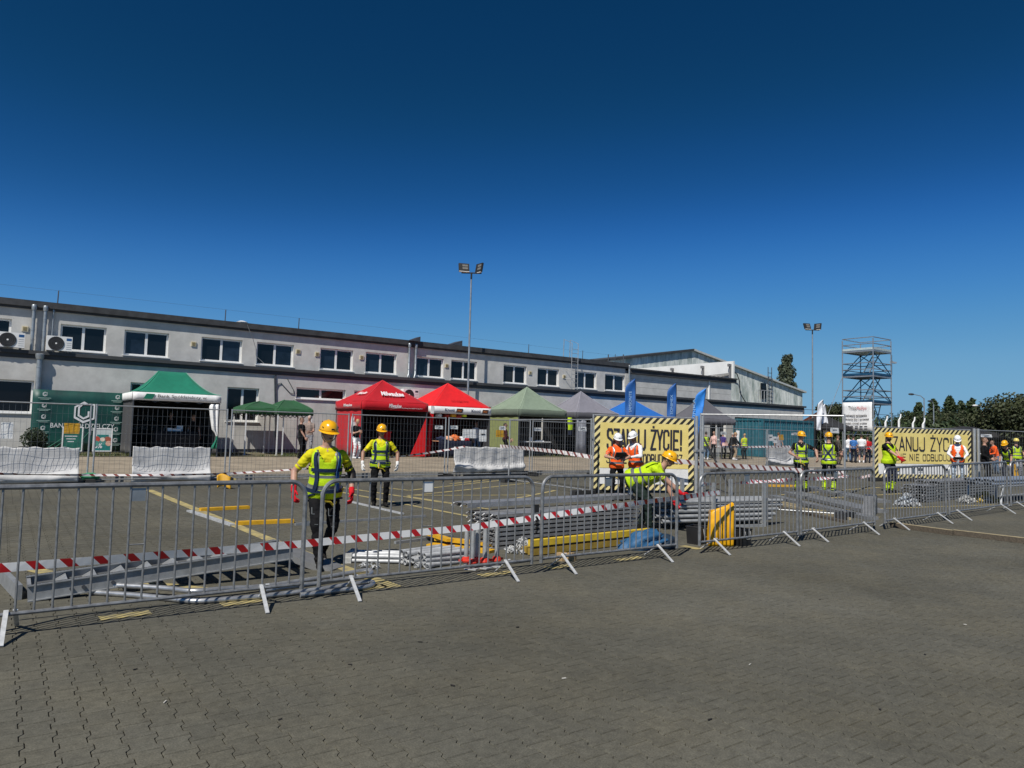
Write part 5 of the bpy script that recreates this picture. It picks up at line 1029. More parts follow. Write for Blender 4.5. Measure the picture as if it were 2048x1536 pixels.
for i, (s_, w_) in enumerate((('Rusztowania warszawskie', .74), ('szkolenia bhp i sprzedaż', .80), ('wynajem, montaż, projekty', .74), ('TEL 601 000', .6), ('www', .5))[:3]): text(s_, wy*w_, hh*.09, 'lettering', INKD, bt, (-.06, wy*.92, hh*(.50-.14*i)), right=(0, -1, 0), bold=.02)
for i in range(2): q = MB(); [q.box((-.055, wy*(.82-.15*k), hh*(.16-.08*i)), (.004, wy*.1, hh*.03)) for k in range(5)]; o = q.build('small_print', INKD, bt); o['kind'] = 'stuff'
# feather flags
FB = mat('flag_blue', (.010, .085, .30), .6, var=.15, scale=2.5); FB2 = mat('flag_sky_blue', (.02, .20, .62), .6, var=.2, scale=3); FW = mat('flag_white', (.66, .68, .72), .6, var=.1)
def feather(label, x, yt, yb, p, m, w, lean=0.0, txt=None, bend=.2):
    P = Vector((UX(x, p, 2.5), p, 0)); zg = gz(P.x, P.y); top = ztop(P, x, yt)-zg; bot = max(.3, ztop(P, x, yb)-zg-1.2)
    t = thing('feather_flag', label, 'flag', (P.x, P.y, zg)); h = top-bot; rgt = Vector((CX.x, CX.y, 0)).normalized(); pth = []
    def edge(r): return rgt*(w*.5+lean*r-bend*max(0, r-.86)**2*25*w*.6)
    def fn(s, r):
        wd = w*(1-.95*max(0, (r-.80)/.20)**2.0)*(.82+.18*r); e = edge(r); return e-rgt*wd*s+Vector((0, 0, bot+h*r))+Vector((-rgt.y, rgt.x, 0))*.05*math.sin(s*4+r*9)
    q = MB(); q.grid(fn, 8, 24); q.build('sail', m, t, smooth=True, solid=.004); q = MB(); q.tube([edge(0)+Vector((0, 0, 0))]+[edge(i/10)+Vector((0, 0, bot+h*i/10)) for i in range(11)], .018, 6); q.build('pole', DSTEEL, t); q = MB(); q.box(edge(0)+Vector((0, 0, .03)), (.5, .5, .05)); q.build('base', BLACK, t)
    if txt: text(txt, h*.36, w*.24, 'lettering', mat('flag_print', (.25, .42, .62), .6, var=0), t, rgt*(w*.18)+Vector((0, 0, bot+h*.42))-Vector((-rgt.y, rgt.x, 0))*.08, right=(0, 0, 1), up=-rgt)
feather('deep blue feather flag with pale upright lettering, tallest of the three', 1258, 757, 830, 28.6, FB, .62, .05, 'SAMSONITE'); feather('deep blue feather flag with pale lettering behind the end of the first banner', 1341, 766, 833, 28.8, FB, .58, .05, 'SONIMEX'); feather('bright sky blue feather flag leaning over with a rounded tip', 1386, 776, 832, 28.6, FB2, .62, .5, 'INKA')
feather('white feather flag with blue print beside the far floodlight mast', 1636, 799, 828, 30, FW, .42, .2, None); feather('narrow white feather flag leaning before the brown trees', 1655, 808, 860, 30, FW, .5, -.4, None)
# trees
LF_D = mat('leaf_dark', (.018, .034, .012), .65, rgb2=(.045, .07, .02), scale=.6); LF_M = mat('leaf_mid', (.018, .027, .008), .7, rgb2=(.048, .058, .018), scale=.5); LF_P = mat('leaf_poplar', (.045, .06, .036), .6, rgb2=(.10, .12, .075), scale=.6); BARK = mat('bark', (.10, .08, .06), .9, var=.3, scale=4)
def tree(label, x, ytop, dist, wpx, m, kind, seed, n=1500, base_y=None):
    v = ray(x, 880); v = Vector((v.x, v.y, 0)).normalized(); P = v*dist; zg = .45; top = ztop(P, x, ytop)-zg; w = wpx/FPX*dist; rn_ = random.Random(seed)
    t = thing('tree', label, 'tree', (P.x, P.y, zg), rn_.uniform(0, 6)); q = MB(); q.tube([(0, 0, 0), (.1, .05, top*.35), (0, .1, top*.8)], [w*.05+.12, w*.04+.08, .04], 8)
    for k in range(6): a_ = rn_.uniform(0, 6.3); z_ = top*rn_.uniform(.25, .6); q.tube([(.05, .03, z_), (math.cos(a_)*w*.3, math.sin(a_)*w*.3, z_+top*.18)], [.09, .03], 5)
    q.build('trunk', BARK, t); q = MB(); ls = max(.085, top*.022)
    if kind == 'poplar':
        for k in range(80): f = (k/80)**1.1; env = w*.5*(.16+.84*(1-f)**.75); a_ = rn_.uniform(0, 6.3); d_ = env*rn_.random()**.5*.75; r_ = w*.13*rn_.uniform(.7, 1.3)*(1-.5*f); leafblob(q, (math.cos(a_)*d_, math.sin(a_)*d_, top*(.1+.87*f)), (r_, r_, r_*1.7), n//80, ls*.6, rn_, .8)
    elif kind == 'conifer':
        for k in range(22): f = k/22; r_ = w*.5*(1-f)**.85+.15; a_ = rn_.uniform(0, 6.3); leafblob(q, (math.cos(a_)*r_*.3, math.sin(a_)*r_*.3, top*(.1+.9*f)), (r_*rn_.uniform(.75, 1.1), r_, top*.05), n//22, ls, rn_, .8)
    else:
        for k in range(20): a_ = rn_.uniform(0, 6.3); f = rn_.random(); d = w*.36*math.sqrt(rn_.random()); zc_ = top*(.3+.5*f); r_ = w*.2*rn_.uniform(.7, 1.2); zc_ = min(zc_, top-r_*.9); leafblob(q, (math.cos(a_)*d, math.sin(a_)*d, zc_), (r_, r_, r_*.85), n//20, ls, rn_, .6)
        leafblob(q, (0, 0, top*.45), (w*.33, w*.33, top*.3), n//6, ls, rn_, .9)
    q.build('crown', m, t)
tree('tall slim grey-green poplar rising behind the weathered hall', 1574, 708, 105, 86, LF_P, 'poplar', 1, 11000); tree('small treetop showing over the hall roof', 1524, 740, 110, 34, LF_P, 'round', 2, 900); tree('small round shrub top over the far hall ridge', 1435, 718, 120, 16, LF_P, 'round', 3, 400)
for i, (x, yt, d, w, m, k, lb) in enumerate(((1655, 790, 88, 46, LF_M, 'round', 'brown-green tree behind the white feather flags'), (1690, 794, 96, 60, LF_M, 'round', 'tree seen through the scaffold tower legs'), (1728, 782, 100, 34, LF_D, 'round', 'dark treetop framed by the scaffold tower platforms'), (1782, 828, 100, 60, LF_D, 'round', 'low tree between the tower and the street lamps'),
    (1810, 812, 98, 56, LF_D, 'round', 'dark tree before the gap of open sky'), (1838, 805, 94, 56, LF_D, 'conifer', 'dark fir beside the single-arm street lamp'), (1868, 798, 96, 50, LF_D, 'conifer', 'slim dark fir at the centre of the treeline'), (1901, 792, 95, 66, LF_D, 'conifer', 'broad dark fir with the highest top of the firs'), (1925, 802, 96, 50, LF_D, 'conifer', 'thin dark fir with gaps in its crown'), (1945, 797, 97, 54, LF_D, 'conifer', 'dark fir next to the red-roofed house'),
    (1885, 815, 90, 80, LF_M, 'round', 'round mid green tree in front of the firs'), (1850, 822, 88, 72, LF_M, 'round', 'low mid green tree under the street lamp'), (1930, 818, 88, 76, LF_M, 'round', 'low leafy tree before the house'), (2030, 776, 70, 130, LF_M, 'round', 'big spreading dark green tree beside the double-arm lamp'), (1995, 822, 78, 90, LF_D, 'round', 'low dark tree under the big spreading one'))):
    tree(lb, x, yt, d, w, m, k, 20+i, 13000 if w > 100 else 4200)
q = MB(); rn_ = random.Random(9)
for x in range(1630, 2150, 9):
    v = ray(x, 880); P = Vector((v.x, v.y, 0)).normalized()*rn_.uniform(82, 87); leafblob(q, (P.x, P.y, 1.6), (1.3, 1.3, rn_.uniform(1.6, 3.2)), 230, .22, rn_, .8)
tag(q.build('undergrowth', LF_D), 'dark hedge and undergrowth below the far trees', kind='stuff')
def far_lamp(label, x, yt, dist, arms):
    v = ray(x, 880); P = Vector((v.x, v.y, 0)).normalized()*dist; zg = .45; top = ztop(P, x, yt)-zg; t = thing('street_lamp', label, 'street lamp', (P.x, P.y, zg)); q = MB(); q.bar((0, 0, 0), (0, 0, top-.2), .08, 6, 0, .05); q.build('pole', ZINC, t)
    for s in arms:
        e = Vector((CX.x, CX.y, 0))*s; q = MB(); q.tube([Vector((0, 0, top-.25)), e*.3+Vector((0, 0, top)), e*.9+Vector((0, 0, top+.12))], .035, 5); q.build('arm', ZINC, t); q = MB(); q.ell(e*1.15+Vector((0, 0, top+.13)), (.42, .2, .1), 8, 5); q.build('lamp_head', DSTEEL if len(arms) == 1 else WHITE, t)
far_lamp('single-arm street lamp with a dark head in front of the firs', 1849, 792, 75, (-1,)); far_lamp('white double-arm street lamp beside the big tree', 1978, 815, 75, (-1, 1)); far_lamp('plain thin street lamp pole before the firs', 1868, 805, 85, (-.3,))
hs_ = thing('house', 'small house with a red-brown roof half hidden by trees', 'house', (0, 0, .45)); v = ray(1972, 880); P = Vector((v.x, v.y, 0)).normalized()*118; hs_.location = (P.x, P.y, .45); q = MB(); q.box((0, 0, 1.4), (6, 5, 2.8)); q.build('wall', PLA, hs_); q = MB(); q.prism([(-3.4, -2.9, 2.8), (3.4, -2.9, 2.8), (0, -2.9, 5.6)], (0, 5.8, 0)); q.build('roof', mat('roof_tile', (.15, .055, .035), .8, var=.2, scale=3), hs_); q = MB(); q.box((1.2, -1, 5.2), (.6, .6, 1.0)); q.build('chimney', PLB, hs_)
v = ray(1665, 880); P = Vector((v.x, v.y, 0)).normalized()*100; h2 = thing('house', 'house with an orange tiled roof glimpsed behind the tower banner', 'house', (P.x, P.y, .45)); q = MB(); q.box((0, 0, 1.5), (7, 5, 3)); q.build('wall', PLA, h2); q = MB(); q.prism([(-3.8, -2.9, 3), (3.8, -2.9, 3), (2, 0, 5.2), (-2, 0, 5.2)], (0, .01, 0)); q.prism([(-3.8, 2.9, 3), (3.8, 2.9, 3), (2, 0.02, 5.2), (-2, 0.02, 5.2)], (0, .01, 0)); q.build('roof', mat('roof_orange', (.26, .06, .02), .8, var=.25, scale=3), h2)
for k, (x, yt) in enumerate(((1771, 832), (1798, 828), (1826, 834), (1846, 836))): # white marker posts far behind
    v = ray(x, 880); P = Vector((v.x, v.y, 0)).normalized()*60; top = ztop(P, x, yt); t = thing('white_post', 'slender white post with a short side arm beyond the yard', 'post', (P.x, P.y, .45), 0, 'white posts beyond the yard'); q = MB(); q.bar((0, 0, 0), (0, 0, top-.9), .075, 6); q.build('shaft', WHITE, t); q = MB(); q.tube([(0, 0, top-.9), (.12*CX.x, .12*CX.y, top-.7), (.15*CX.x, .15*CX.y, top-.45)], .05, 6); q.build('arm', WHITE, t)
q = MB(); q.tube([(70, 60, 6.0), (110, 40, 4.6), (140, 20, 4.5)], .03, 4); tag(q.build('overhead_wire', BLACK), 'thin overhead wire running before the far trees', 'wire')
# ---------------------------------------------------------------- people
SKIN = mat('skin', (.42, .235, .165), .55, var=.10, scale=10); SKIN2 = mat('skin_tan', (.33, .175, .115), .55, var=.10, scale=10)
def fab(n, c, v=.14): return mat('cloth_'+n, c, .85, var=v, scale=16, bump=.25, bscale=45, spec=.2)
HV = fab('hiviz', (.45, .64, .012), .10); HVO = fab('orange', (.86, .11, .014), .06); REFL = mat('reflective', (.17, .18, .18), .35, .2, var=.08); REFW = fab('reflect_pale', (.62, .66, .45)); YSH = fab('yellow_tee', (.62, .56, .012)); BLK = fab('black', (.005, .005, .006)); DKG = fab('dark_green', (.012, .022, .018)); NAVY = fab('navy', (.014, .018, .035)); WSH = fab('white', (.74, .74, .74), .05); JEAN = fab('jeans', (.10, .16, .24)); LJEAN = fab('pale_jeans', (.34, .40, .46)); GREYC = fab('grey', (.22, .22, .24)); TAUPE = fab('taupe', (.26, .20, .17)); REDC = fab('red', (.42, .015, .02)); BLUC = fab('blue', (.05, .16, .42)); PURP = fab('purple', (.06, .035, .18)); PINK = fab('pink', (.7, .45, .40)); CAMO = fab('camo', (.07, .06, .045), .5); BOOT = fab('boot', (.012, .011, .010)); SHOEW = fab('shoe_white', (.7, .7, .7)); GRED = fab('glove_red', (.55, .012, .02)); GWHT = fab('glove_white', (.68, .67, .64)); HAIRD = mat('hair_dark', (.018, .012, .009), .6, var=.3, scale=30); HAIRB = mat('hair_brown', (.09, .05, .025), .6, var=.3, scale=30); HAIRG = mat('hair_grey', (.42, .40, .38), .6, var=.2, scale=30); HAIRL = mat('hair_blond', (.42, .26, .12), .6, var=.2, scale=30); HYEL = mat('helmet_yellow', (.80, .40, .006), .28, var=.05, spec=.5, coat=.3); HWHT = mat('helmet_white', (.80, .80, .79), .3, var=.03, coat=.3); STRAP = fab('strap_navy', (.012, .024, .06)); STRAPB = fab('strap_blue', (.03, .10, .26)); LAN = fab('lanyard', (.62, .46, .04))
def rcone(q, a, b, ra, rb, lab, n=12):
    a, b = Vector(a), Vector(b); d = b-a; L = max(d.length, 1e-5); d = d/L; x = d.orthogonal().normalized(); y = d.cross(x); rings = [(a-d*ra*.96, ra*.28), (a-d*ra*.7, ra*.71), (a, ra)]
    m = max(1, int(L/.05)); rings += [(a+d*L*i/m, ra+(rb-ra)*i/m) for i in range(1, m)]+[(b, rb), (b+d*rb*.7, rb*.71), (b+d*rb*.96, rb*.28)]
    vs = [c+(x*math.cos(2*math.pi*j/n)+y*math.sin(2*math.pi*j/n))*r for c, r in rings for j in range(n)]; k = len(rings)
    fs = [(i*n+j, i*n+(j+1) % n, (i+1)*n+(j+1) % n, (i+1)*n+j) for i in range(k-1) for j in range(n)]+[tuple(range(n-1, -1, -1)), tuple((k-1)*n+j for j in range(n))]
    q.add(vs, fs, lab)
def ik(a, t, l1, l2, pole):
    a, t = Vector(a), Vector(t); d = t-a; L = min(d.length, (l1+l2)*.999); d.normalize(); t = a+d*L; c = (l1*l1+L*L-l2*l2)/(2*L); h = math.sqrt(max(0, l1*l1-c*c)); p = Vector(pole); p = p-d*p.dot(d); p.normalize(); return a+d*c+p*h, t
def hand_prims(q, Wp, D, N, side, curl, s, mi):
    D, N = Vector(D).normalized(), Vector(N); N = (N-D*N.dot(D)).normalized(); X = D.cross(N)*side; M = Matrix((X, D, N)).transposed(); c = Wp+D*.05*s; q.ell(c, (.042*s, .055*s, .020*s), 10, 7, mi, M)
    for f, (off, ln) in enumerate(((-.031, .066), (-.011, .078), (.010, .074), (.029, .058))):
        b0 = Wp+D*.092*s+X*off*s; d1 = (D*math.cos(curl*.6)-N*math.sin(curl*.6)+X*off*1.5).normalized(); b1 = b0+d1*ln*.52*s; d2 = (D*math.cos(curl*1.7)-N*math.sin(curl*1.7)).normalized(); b2 = b1+d2*ln*.55*s; rcone(q, b0-d1*.02*s, b1, .0105*s, .0095*s, mi, 7); rcone(q, b1, b2, .0095*s, .0075*s, mi, 7)
    t0 = Wp+D*.03*s-X*.034*s; d1 = (D*.75-X*.7-N*.25*curl).normalized(); t1 = t0+d1*.042*s; t2 = t1+(D*.95-X*.15-N*.5*curl).normalized()*.034*s; rcone(q, t0, t1, .0135*s, .011*s, mi, 7); rcone(q, t1, t2, .011*s, .0085*s, mi, 7)
TORSO = [(-.13, .125, .095, 0), (-.07, .165, .120, -.01), (0, .172, .128, -.012), (.08, .158, .118, 0), (.16, .150, .112, .006), (.25, .162, .120, .008), (.34, .178, .125, .004), (.41, .182, .118, -.004), (.46, .168, .098, -.012), (.50, .125, .078, -.016), (.535, .07, .06, -.014)]
PEOPLE = []
def person(label, P, face, H=1.78, lean=0.0, roll=0.0, twist=0.0, hip=None, feet=None, hands=None, poles=None, head=(0, 0), fem=False, belly=0.0, bulk=1.0, shirt=BLK, sleeves='short', pants=BLK, boots=BOOT, skin=SKIN, hair=HAIRD, longhair=False, bald=False, glove=None, vest=None, vestband=True, helmet=None, harness=False, legband=None, beard=False, shades=False, shorts=False, vox=.016, curl=.7, group=None, strapc=None, knee_pole=None, open_vest=False, text_back=None, z=None, handN=None, armband=None, apron=None, trim=False):
    s = H/1.78; P = Vector((P.x, P.y, 0)); v = P.normalized(); rt = Vector((v.y, -v.x, 0)); fa = R(face); fwd = -v*math.cos(fa)+rt*math.sin(fa); rz = math.atan2(fwd.y, fwd.x)-math.pi/2
    t = thing('person', label, 'person', (P.x, P.y, gz(P.x, P.y) if z is None else z), rz, group or 'people on the site')
    mats = [skin, shirt, pants, boots, hair, glove or skin, legband or pants]; q = MB(); hp = Vector(hip or (0, 0, .93))*s
    T = Vector((math.sin(R(roll)), math.sin(R(lean)), math.cos(R(lean))*math.cos(R(roll)))).normalized(); X = Vector((math.cos(R(twist)), math.sin(R(twist)), 0)); X = (X-T*X.dot(T)).normalized(); F = T.cross(X)
    X0 = Vector((1, 0, 0)); hw = (.93 if fem else 1.0)*bulk
    def ring(tt):
        for i in range(len(TORSO)-1):
            if TORSO[i][0] <= tt <= TORSO[i+1][0]:
                f = (tt-TORSO[i][0])/(TORSO[i+1][0]-TORSO[i][0]); r = [TORSO[i][k]+(TORSO[i+1][k]-TORSO[i][k])*f for k in range(4)]; break
        else: r = list(TORSO[0] if tt < TORSO[0][0] else TORSO[-1])
        r[1] *= hw; r[2] *= bulk; bl = belly*math.exp(-((tt-.1)/.12)**2); r[2] += bl*.6; r[3] += bl*.5
        if fem: r[1] *= (1-.10*math.exp(-((tt-.16)/.08)**2)); r[2] += .018*math.exp(-((tt-.33)/.06)**2); r[3] += .012*math.exp(-((tt-.33)/.06)**2)
        return r
    def axes(tt):
        f = sm(tt, -.05, .2); x = (X0*(1-f)+X*f); x = (x-T*x.dot(T)).normalized(); return x, T.cross(x)
    def surf(tt, th, off=0.0, k=1.0):
        r = ring(tt); x, f = axes(tt); c, sn = math.cos(th), math.sin(th); c = math.copysign(abs(c)**.85, c); sn = math.copysign(abs(sn)**.85, sn)
        o = hp+T*tt*s+f*r[3]*s; n = (x*c/r[1]+f*sn/r[2]).normalized(); return o+(x*r[1]*c+f*r[2]*sn)*s*k+n*off
    n = 20; ts = [TORSO[0][0]+(TORSO[-1][0]-TORSO[0][0])*i/16 for i in range(17)]; vs = [surf(tt, 2*math.pi*j/n) for tt in ts for j in range(n)]
    fs = [(i*n+j, i*n+(j+1) % n, (i+1)*n+(j+1) % n, (i+1)*n+j) for i in range(16) for j in range(n)]+[tuple(range(n-1, -1, -1)), tuple(16*n+j for j in range(n))]; o0 = len(q.f); q.add(vs, fs, 1)
    for k in range(3*n): q.m[o0+k] = 2
    # legs
    feet = feet or ((-.11, .0, -6), (.11, .02, 6)); kp = knee_pole or (0, 1, 0)
    legs = []
    for sd, ft in zip((-1, 1), feet):
        hj = hp+X0*.092*sd*s*hw-T*.02*s; fz_ = ft[3] if len(ft) > 3 else 0; an = Vector((ft[0]*s, ft[1]*s, .085*s+fz_)); kn, an = ik(hj, an, .435*s, .425*s, Vector(kp)+X0*.25*sd); pr = 1.0 if not shorts else 1.0
        rcone(q, hj, lerp(hj, kn, .98), .094*s*bulk, .066*s*bulk, 2, 14); kc = lerp(kn, an, .18)
        if shorts: rcone(q, kn, an, .056*s, .036*s, 0, 12)
        else:
            rcone(q, kn, lerp(kn, an, .45), .066*s, .064*s, 2, 14); rcone(q, lerp(kn, an, .45), lerp(kn, an, .70), .064*s, .058*s, 6 if legband else 2, 14); rcone(q, lerp(kn, an, .70), lerp(kn, an, .93), .059*s, .057*s, 6 if legband else 2, 14)
        ya = R(ft[2]); fd = Vector((math.sin(ya), math.cos(ya), 0)); pit = ft[4] if len(ft) > 4 else 0; fd = (fd*math.cos(R(pit))-Vector((0, 0, 1))*math.sin(R(pit))); hl_ = an-fd*.05*s-Vector((0, 0, .042*s)); toe = an+fd*.155*s-Vector((0, 0, .048*s)); rcone(q, hl_, toe, .043*s, .034*s, 3, 12); rcone(q, hl_+Vector((0, 0, .02*s)), lerp(hl_, toe, .45)+Vector((0, 0, .028*s)), .042*s, .034*s, 3, 12); rcone(q, an-Vector((0, 0, .02)), an+Vector((0, 0, .03)), .046*s, .046*s, 3, 12); legs.append((hj, kn, an))
    # head
    nb = hp+T*.53*s; hy, hpit = R(head[0]), R(head[1]); up = (T*.35+Vector((0, 0, 1))*.65).normalized(); Fh = (F*math.cos(hy)+X*math.sin(hy)); Fh = (Fh-up*Fh.dot(up)).normalized(); Rh = Fh.cross(up); Uh = (up*math.cos(hpit)+Fh*math.sin(hpit)).normalized(); Fh = Uh.cross(Rh); hc = nb+lerp(T, Uh, .6).normalized()*.075*s+Uh*.10*s; MH = Matrix((Rh, Fh, Uh)).transposed()
    rcone(q, nb-T*.03*s, hc-Uh*.05*s-Fh*.015*s, .058*s, .052*s, 0, 12)
    q.ell(hc, (.074*s, .094*s, .105*s), 18, 14, 0, MH); q.ell(hc-Uh*.062*s+Fh*.03*s, (.052*s, .055*s, .052*s), 14, 10, 4 if beard else 0, MH); rcone(q, hc+Fh*.088*s+Uh*.006*s, hc+Fh*.108*s-Uh*.028*s, .010*s, .016*s, 0, 8)
    for sd in (-1, 1): q.ell(hc+Rh*.076*s*sd-Uh*.012*s-Fh*.005*s, (.010*s, .020*s, .030*s), 8, 6, 0, MH)
    if not bald: q.ell(hc-Fh*.015*s+Uh*.028*s, (.083*s, .098*s, .094*s), 18, 12, 4, MH)
    if longhair:
        for dx in (-.055, .055, 0): rcone(q, hc-Fh*.05*s+Rh*dx*s, hc-Fh*.06*s+Rh*dx*1.5*s-Uh*.24*s, .050*s, .030*s, 4, 10)
    # arms
    hands = hands or ((-.27, .10, .80), (.27, .10, .80)); poles = poles or ((-.5, -1, -.2), (.5, -1, -.2)); wr = []
    for sd, hd, pl_ in zip((-1, 1), hands, poles):
        sh = hp+T*.435*s+X*.175*sd*s*hw; el, w_ = ik(sh, Vector(hd)*s, .285*s, .26*s, pl_); long_ = sleeves == 'long'
        ab = armband and sd == armband; fl_ = 1 if long_ else (4 if ab else 0)
        rcone(q, sh, lerp(sh, el, .55), .062*s*bulk, .056*s*bulk, 1, 12); rcone(q, lerp(sh, el, .5), el, (.052 if long_ else .044)*s*bulk, (.046 if long_ else .040)*s, fl_, 12)
        if ab: rcone(q, lerp(sh, el, .5), el, .054*s, .052*s, 4, 12); rcone(q, el, lerp(el, w_, .4), .052*s, .047*s, 4, 12)
        rcone(q, el, lerp(el, w_, .35), (.047 if long_ else .042)*s, (.045 if long_ else .041)*s, fl_, 12); rcone(q, lerp(el, w_, .35), lerp(el, w_, .9 if long_ else 1), (.045 if long_ else .041)*s, (.036 if long_ else .028)*s, 1 if long_ else 0, 12); wr.append((el, w_))
    PEOPLE.append(dict(t=t, q=q, mats=mats, vox=vox, s=s, wr=wr, glove=glove, curl=curl, X=X, F=F, T=T, handN=handN, skin=skin, hc=hc, MH=MH, shades=shades, name=label))
    # clothing worn over the body
    if vest:
        g = MB(); nt_, nn = 34, 44; t0, t1 = -.085, .50; th = [2*math.pi*j/nn for j in range(nn)]
        for i in range(nt_+1):
            tt = t0+(t1-t0)*i/nt_
            for a_ in th:
                fl = .014 if tt < .05 else 0; g.v.append(tuple(surf(tt, a_, .020*s+fl+.011*pnoise(tt*14, math.cos(a_)*2.2+s*9, math.sin(a_)*2.2), 1.02)))
        for i in range(nt_):
            tt = t0+(t1-t0)*(i+.5)/nt_; rr_ = ring(tt)
            for j in range(nn):
                a_ = th[j]+math.pi/nn; cx_ = math.cos(a_)*rr_[1]; front = math.sin(a_) > 0
                if abs(math.cos(a_)) > .86 and tt > .30: continue
                if front and tt > .36 and abs(cx_) < .02+(tt-.36)*.55: continue
                if open_vest and front and abs(cx_) < .05+.02*math.sin(tt*20): continue
                if tt > .475 and abs(cx_) < .05: continue
                m_ = 0
                if vestband and (.035 < tt < .085 or .165 < tt < .205): m_ = 1
                if vestband and tt >= .205 and .075 < abs(cx_) < .112: m_ = 1
                g.f.append((i*nn+j, i*nn+(j+1) % nn, (i+1)*nn+(j+1) % nn, (i+1)*nn+j)); g.m.append(m_)
        g.build('vest', [vest, REFL], t, smooth=False, solid=.006); t.children[-1].data.polygons.foreach_set('use_smooth', [True]*len(g.f))
    def ribbon(nm, pts, w, m):
        g = MB(); N = len(pts)
        for i, (p_, nrm) in enumerate(pts):
            d = (pts[min(i+1, N-1)][0]-pts[max(i-1, 0)][0]).normalized(); sd = nrm.cross(d).normalized()*w/2; g.v += [tuple(p_-sd), tuple(p_+sd)]
        g.f = [(2*i, 2*i+1, 2*i+3, 2*i+2) for i in range(N-1)]; g.m = [0]*(N-1); o = g.build(nm, m, t, solid=.006); return o
    def on(tt, th_, off=.032): p_ = surf(tt, th_, off*s, 1.02); c_ = hp+T*tt*s; return (p_, (p_-c_).normalized())
    if harness:
        sc = strapc or STRAP; nn = 16
        for sd in (-1, 1):
            a0 = math.pi/2-sd*.72; ribbon('shoulder_strap', [on(.475-.45*i/nn, a0+sd*.10*math.sin(i/nn*3), .034) for i in range(nn+1)], .048*s, STRAPB if sd < 0 and strapc else sc)
            ribbon('back_strap', [on(.475-.45*i/nn, -math.pi/2+sd*(.75-1.5*i/nn), .034) for i in range(nn+1)], .046*s, sc)
            hj, kn, an = legs[0 if sd < 0 else 1]; ax = (kn-hj).normalized(); c_ = lerp(hj, kn, .2); xx = ax.orthogonal().normalized(); yy = ax.cross(xx); g = MB(); g.tube([c_+(xx*math.cos(2*math.pi*k/16)+yy*math.sin(2*math.pi*k/16))*.108*s*bulk for k in range(16)], .013*s, 5, close=True); g.build('leg_loop', sc, t, smooth=True)
        ribbon('chest_strap', [on(.27, math.pi/2-1.0+2.0*i/10, .037) for i in range(11)], .042*s, sc); ribbon('waist_belt', [on(.02, 2*math.pi*i/28, .036) for i in range(29)], .046*s, sc); pb_ = on(.30, -math.pi/2, .045); g = MB(); g.tube([pb_[0]+X*.035*s*math.cos(a_)+T*.035*s*math.sin(a_) for a_ in [k*math.pi/6 for k in range(12)]], .007, 5, close=True); g.build('back_ring', DSTEEL, t)
        p0 = on(.02, math.pi/2-.15, .05)[0]; p1 = on(.0, math.pi+.15 if sd else 0, .05)[0]; mid = (p0+p1)/2-Vector((0, 0, .17*s))+F*.06*s; ptsl = [p0+F*.02, p0-T*.10*s+F*.04*s, lerp(p0, mid, .7)+F*.02*s, mid, lerp(mid, p1, .6)-Vector((0, 0, .02)), p1]; g = MB(); g.tube(ptsl, .014*s, 6); g.build('lanyard', LAN, t, smooth=True); pc = p0+F*.025*s; g = MB(); g.tube([pc+X*.02*s*math.cos(a_)+T*.055*s*math.sin(a_)-T*.03*s for a_ in [k*math.pi/6 for k in range(12)]], .008*s, 6, close=True); g.build('karabiner', GALVL, t, smooth=True)
    if helmet:
        g = MB(); nu, nv = 28, 12; c_ = hc+Uh*.028*s-Fh*.002*s; prof = []
        for j in range(nv+1):
            a_ = math.pi/2*j/nv
            for i in range(nu):
                b_ = 2*math.pi*i/nu; x_, y_ = math.cos(b_)*.107, math.sin(b_)*.130; rdg = 1+.035*max(0, math.cos(b_*2-math.pi))**6*math.sin(a_); z_ = .118*math.sin(a_)**1.0*rdg; k_ = math.cos(a_)**.75 if a_ < 1.57 else 0; g.v.append(tuple(c_+MH @ Vector((x_*k_*s, y_*k_*s, z_*s))))
        g.f = [(j*nu+i, j*nu+(i+1) % nu, (j+1)*nu+(i+1) % nu, (j+1)*nu+i) for j in range(nv) for i in range(nu)]; g.m = [0]*len(g.f); hm = g.build('helmet', helmet, t, smooth=True, solid=.004)
        g = MB(); ring_o = []; 
        for i in range(nu):
            b_ = 2*math.pi*i/nu; br_ = .010+.034*max(0, math.sin(b_))**2; x_, y_ = math.cos(b_)*.107, math.sin(b_)*.130; l = math.hypot(x_, y_); g.v.append(tuple(c_+MH @ Vector((x_*s, y_*s, .004*s)))); g.v.append(tuple(c_+MH @ Vector((x_*(1+br_/l)*s, y_*(1+br_/l)*s, -.014*s))))
        g.f = [(2*i, 2*i+1, (2*i+3) % (2*nu), (2*i+2) % (2*nu)) for i in range(nu)]; g.m = [0]*nu; meshobj('brim', g.mesh('brim', helmet, True), hm)
        if vox < .02:
            for sd in (-1, 1):
                for k in range(4):
                    g = MB(); cc = c_+MH @ Vector((sd*(.096-.012*k)*s, (.045-.055*(k % 2)-.02*k)*s, (.045+.014*k)*s)); g.ell(cc, (.005*s, .022*s, .009*s), 8, 5, 0, MH); meshobj('vent', g.mesh('vent', BLACK), hm)
            g = MB(); g.box(c_+MH @ Vector((0, .126*s, .035*s)), (.035*s, .006, .02*s), M=MH); meshobj('badge', g.mesh('badge', BLACK), hm)
            g = MB(); g.tube([c_+MH @ Vector((.098*s*math.cos(a_), .03*s-.0*s, -.02*s-.125*s*math.sin(a_))) for a_ in [k*math.pi/8 for k in range(9)]], .005*s, 5); g.build('chin_strap', BLACK, t)
    if text_back: 
        pb_ = on(.30, -math.pi/2, .040)[0]; text(text_back, .30*s, .07*s, 'lettering', INKD, t, pb_+X*.13*s, right=-X, up=T, bold=.02)
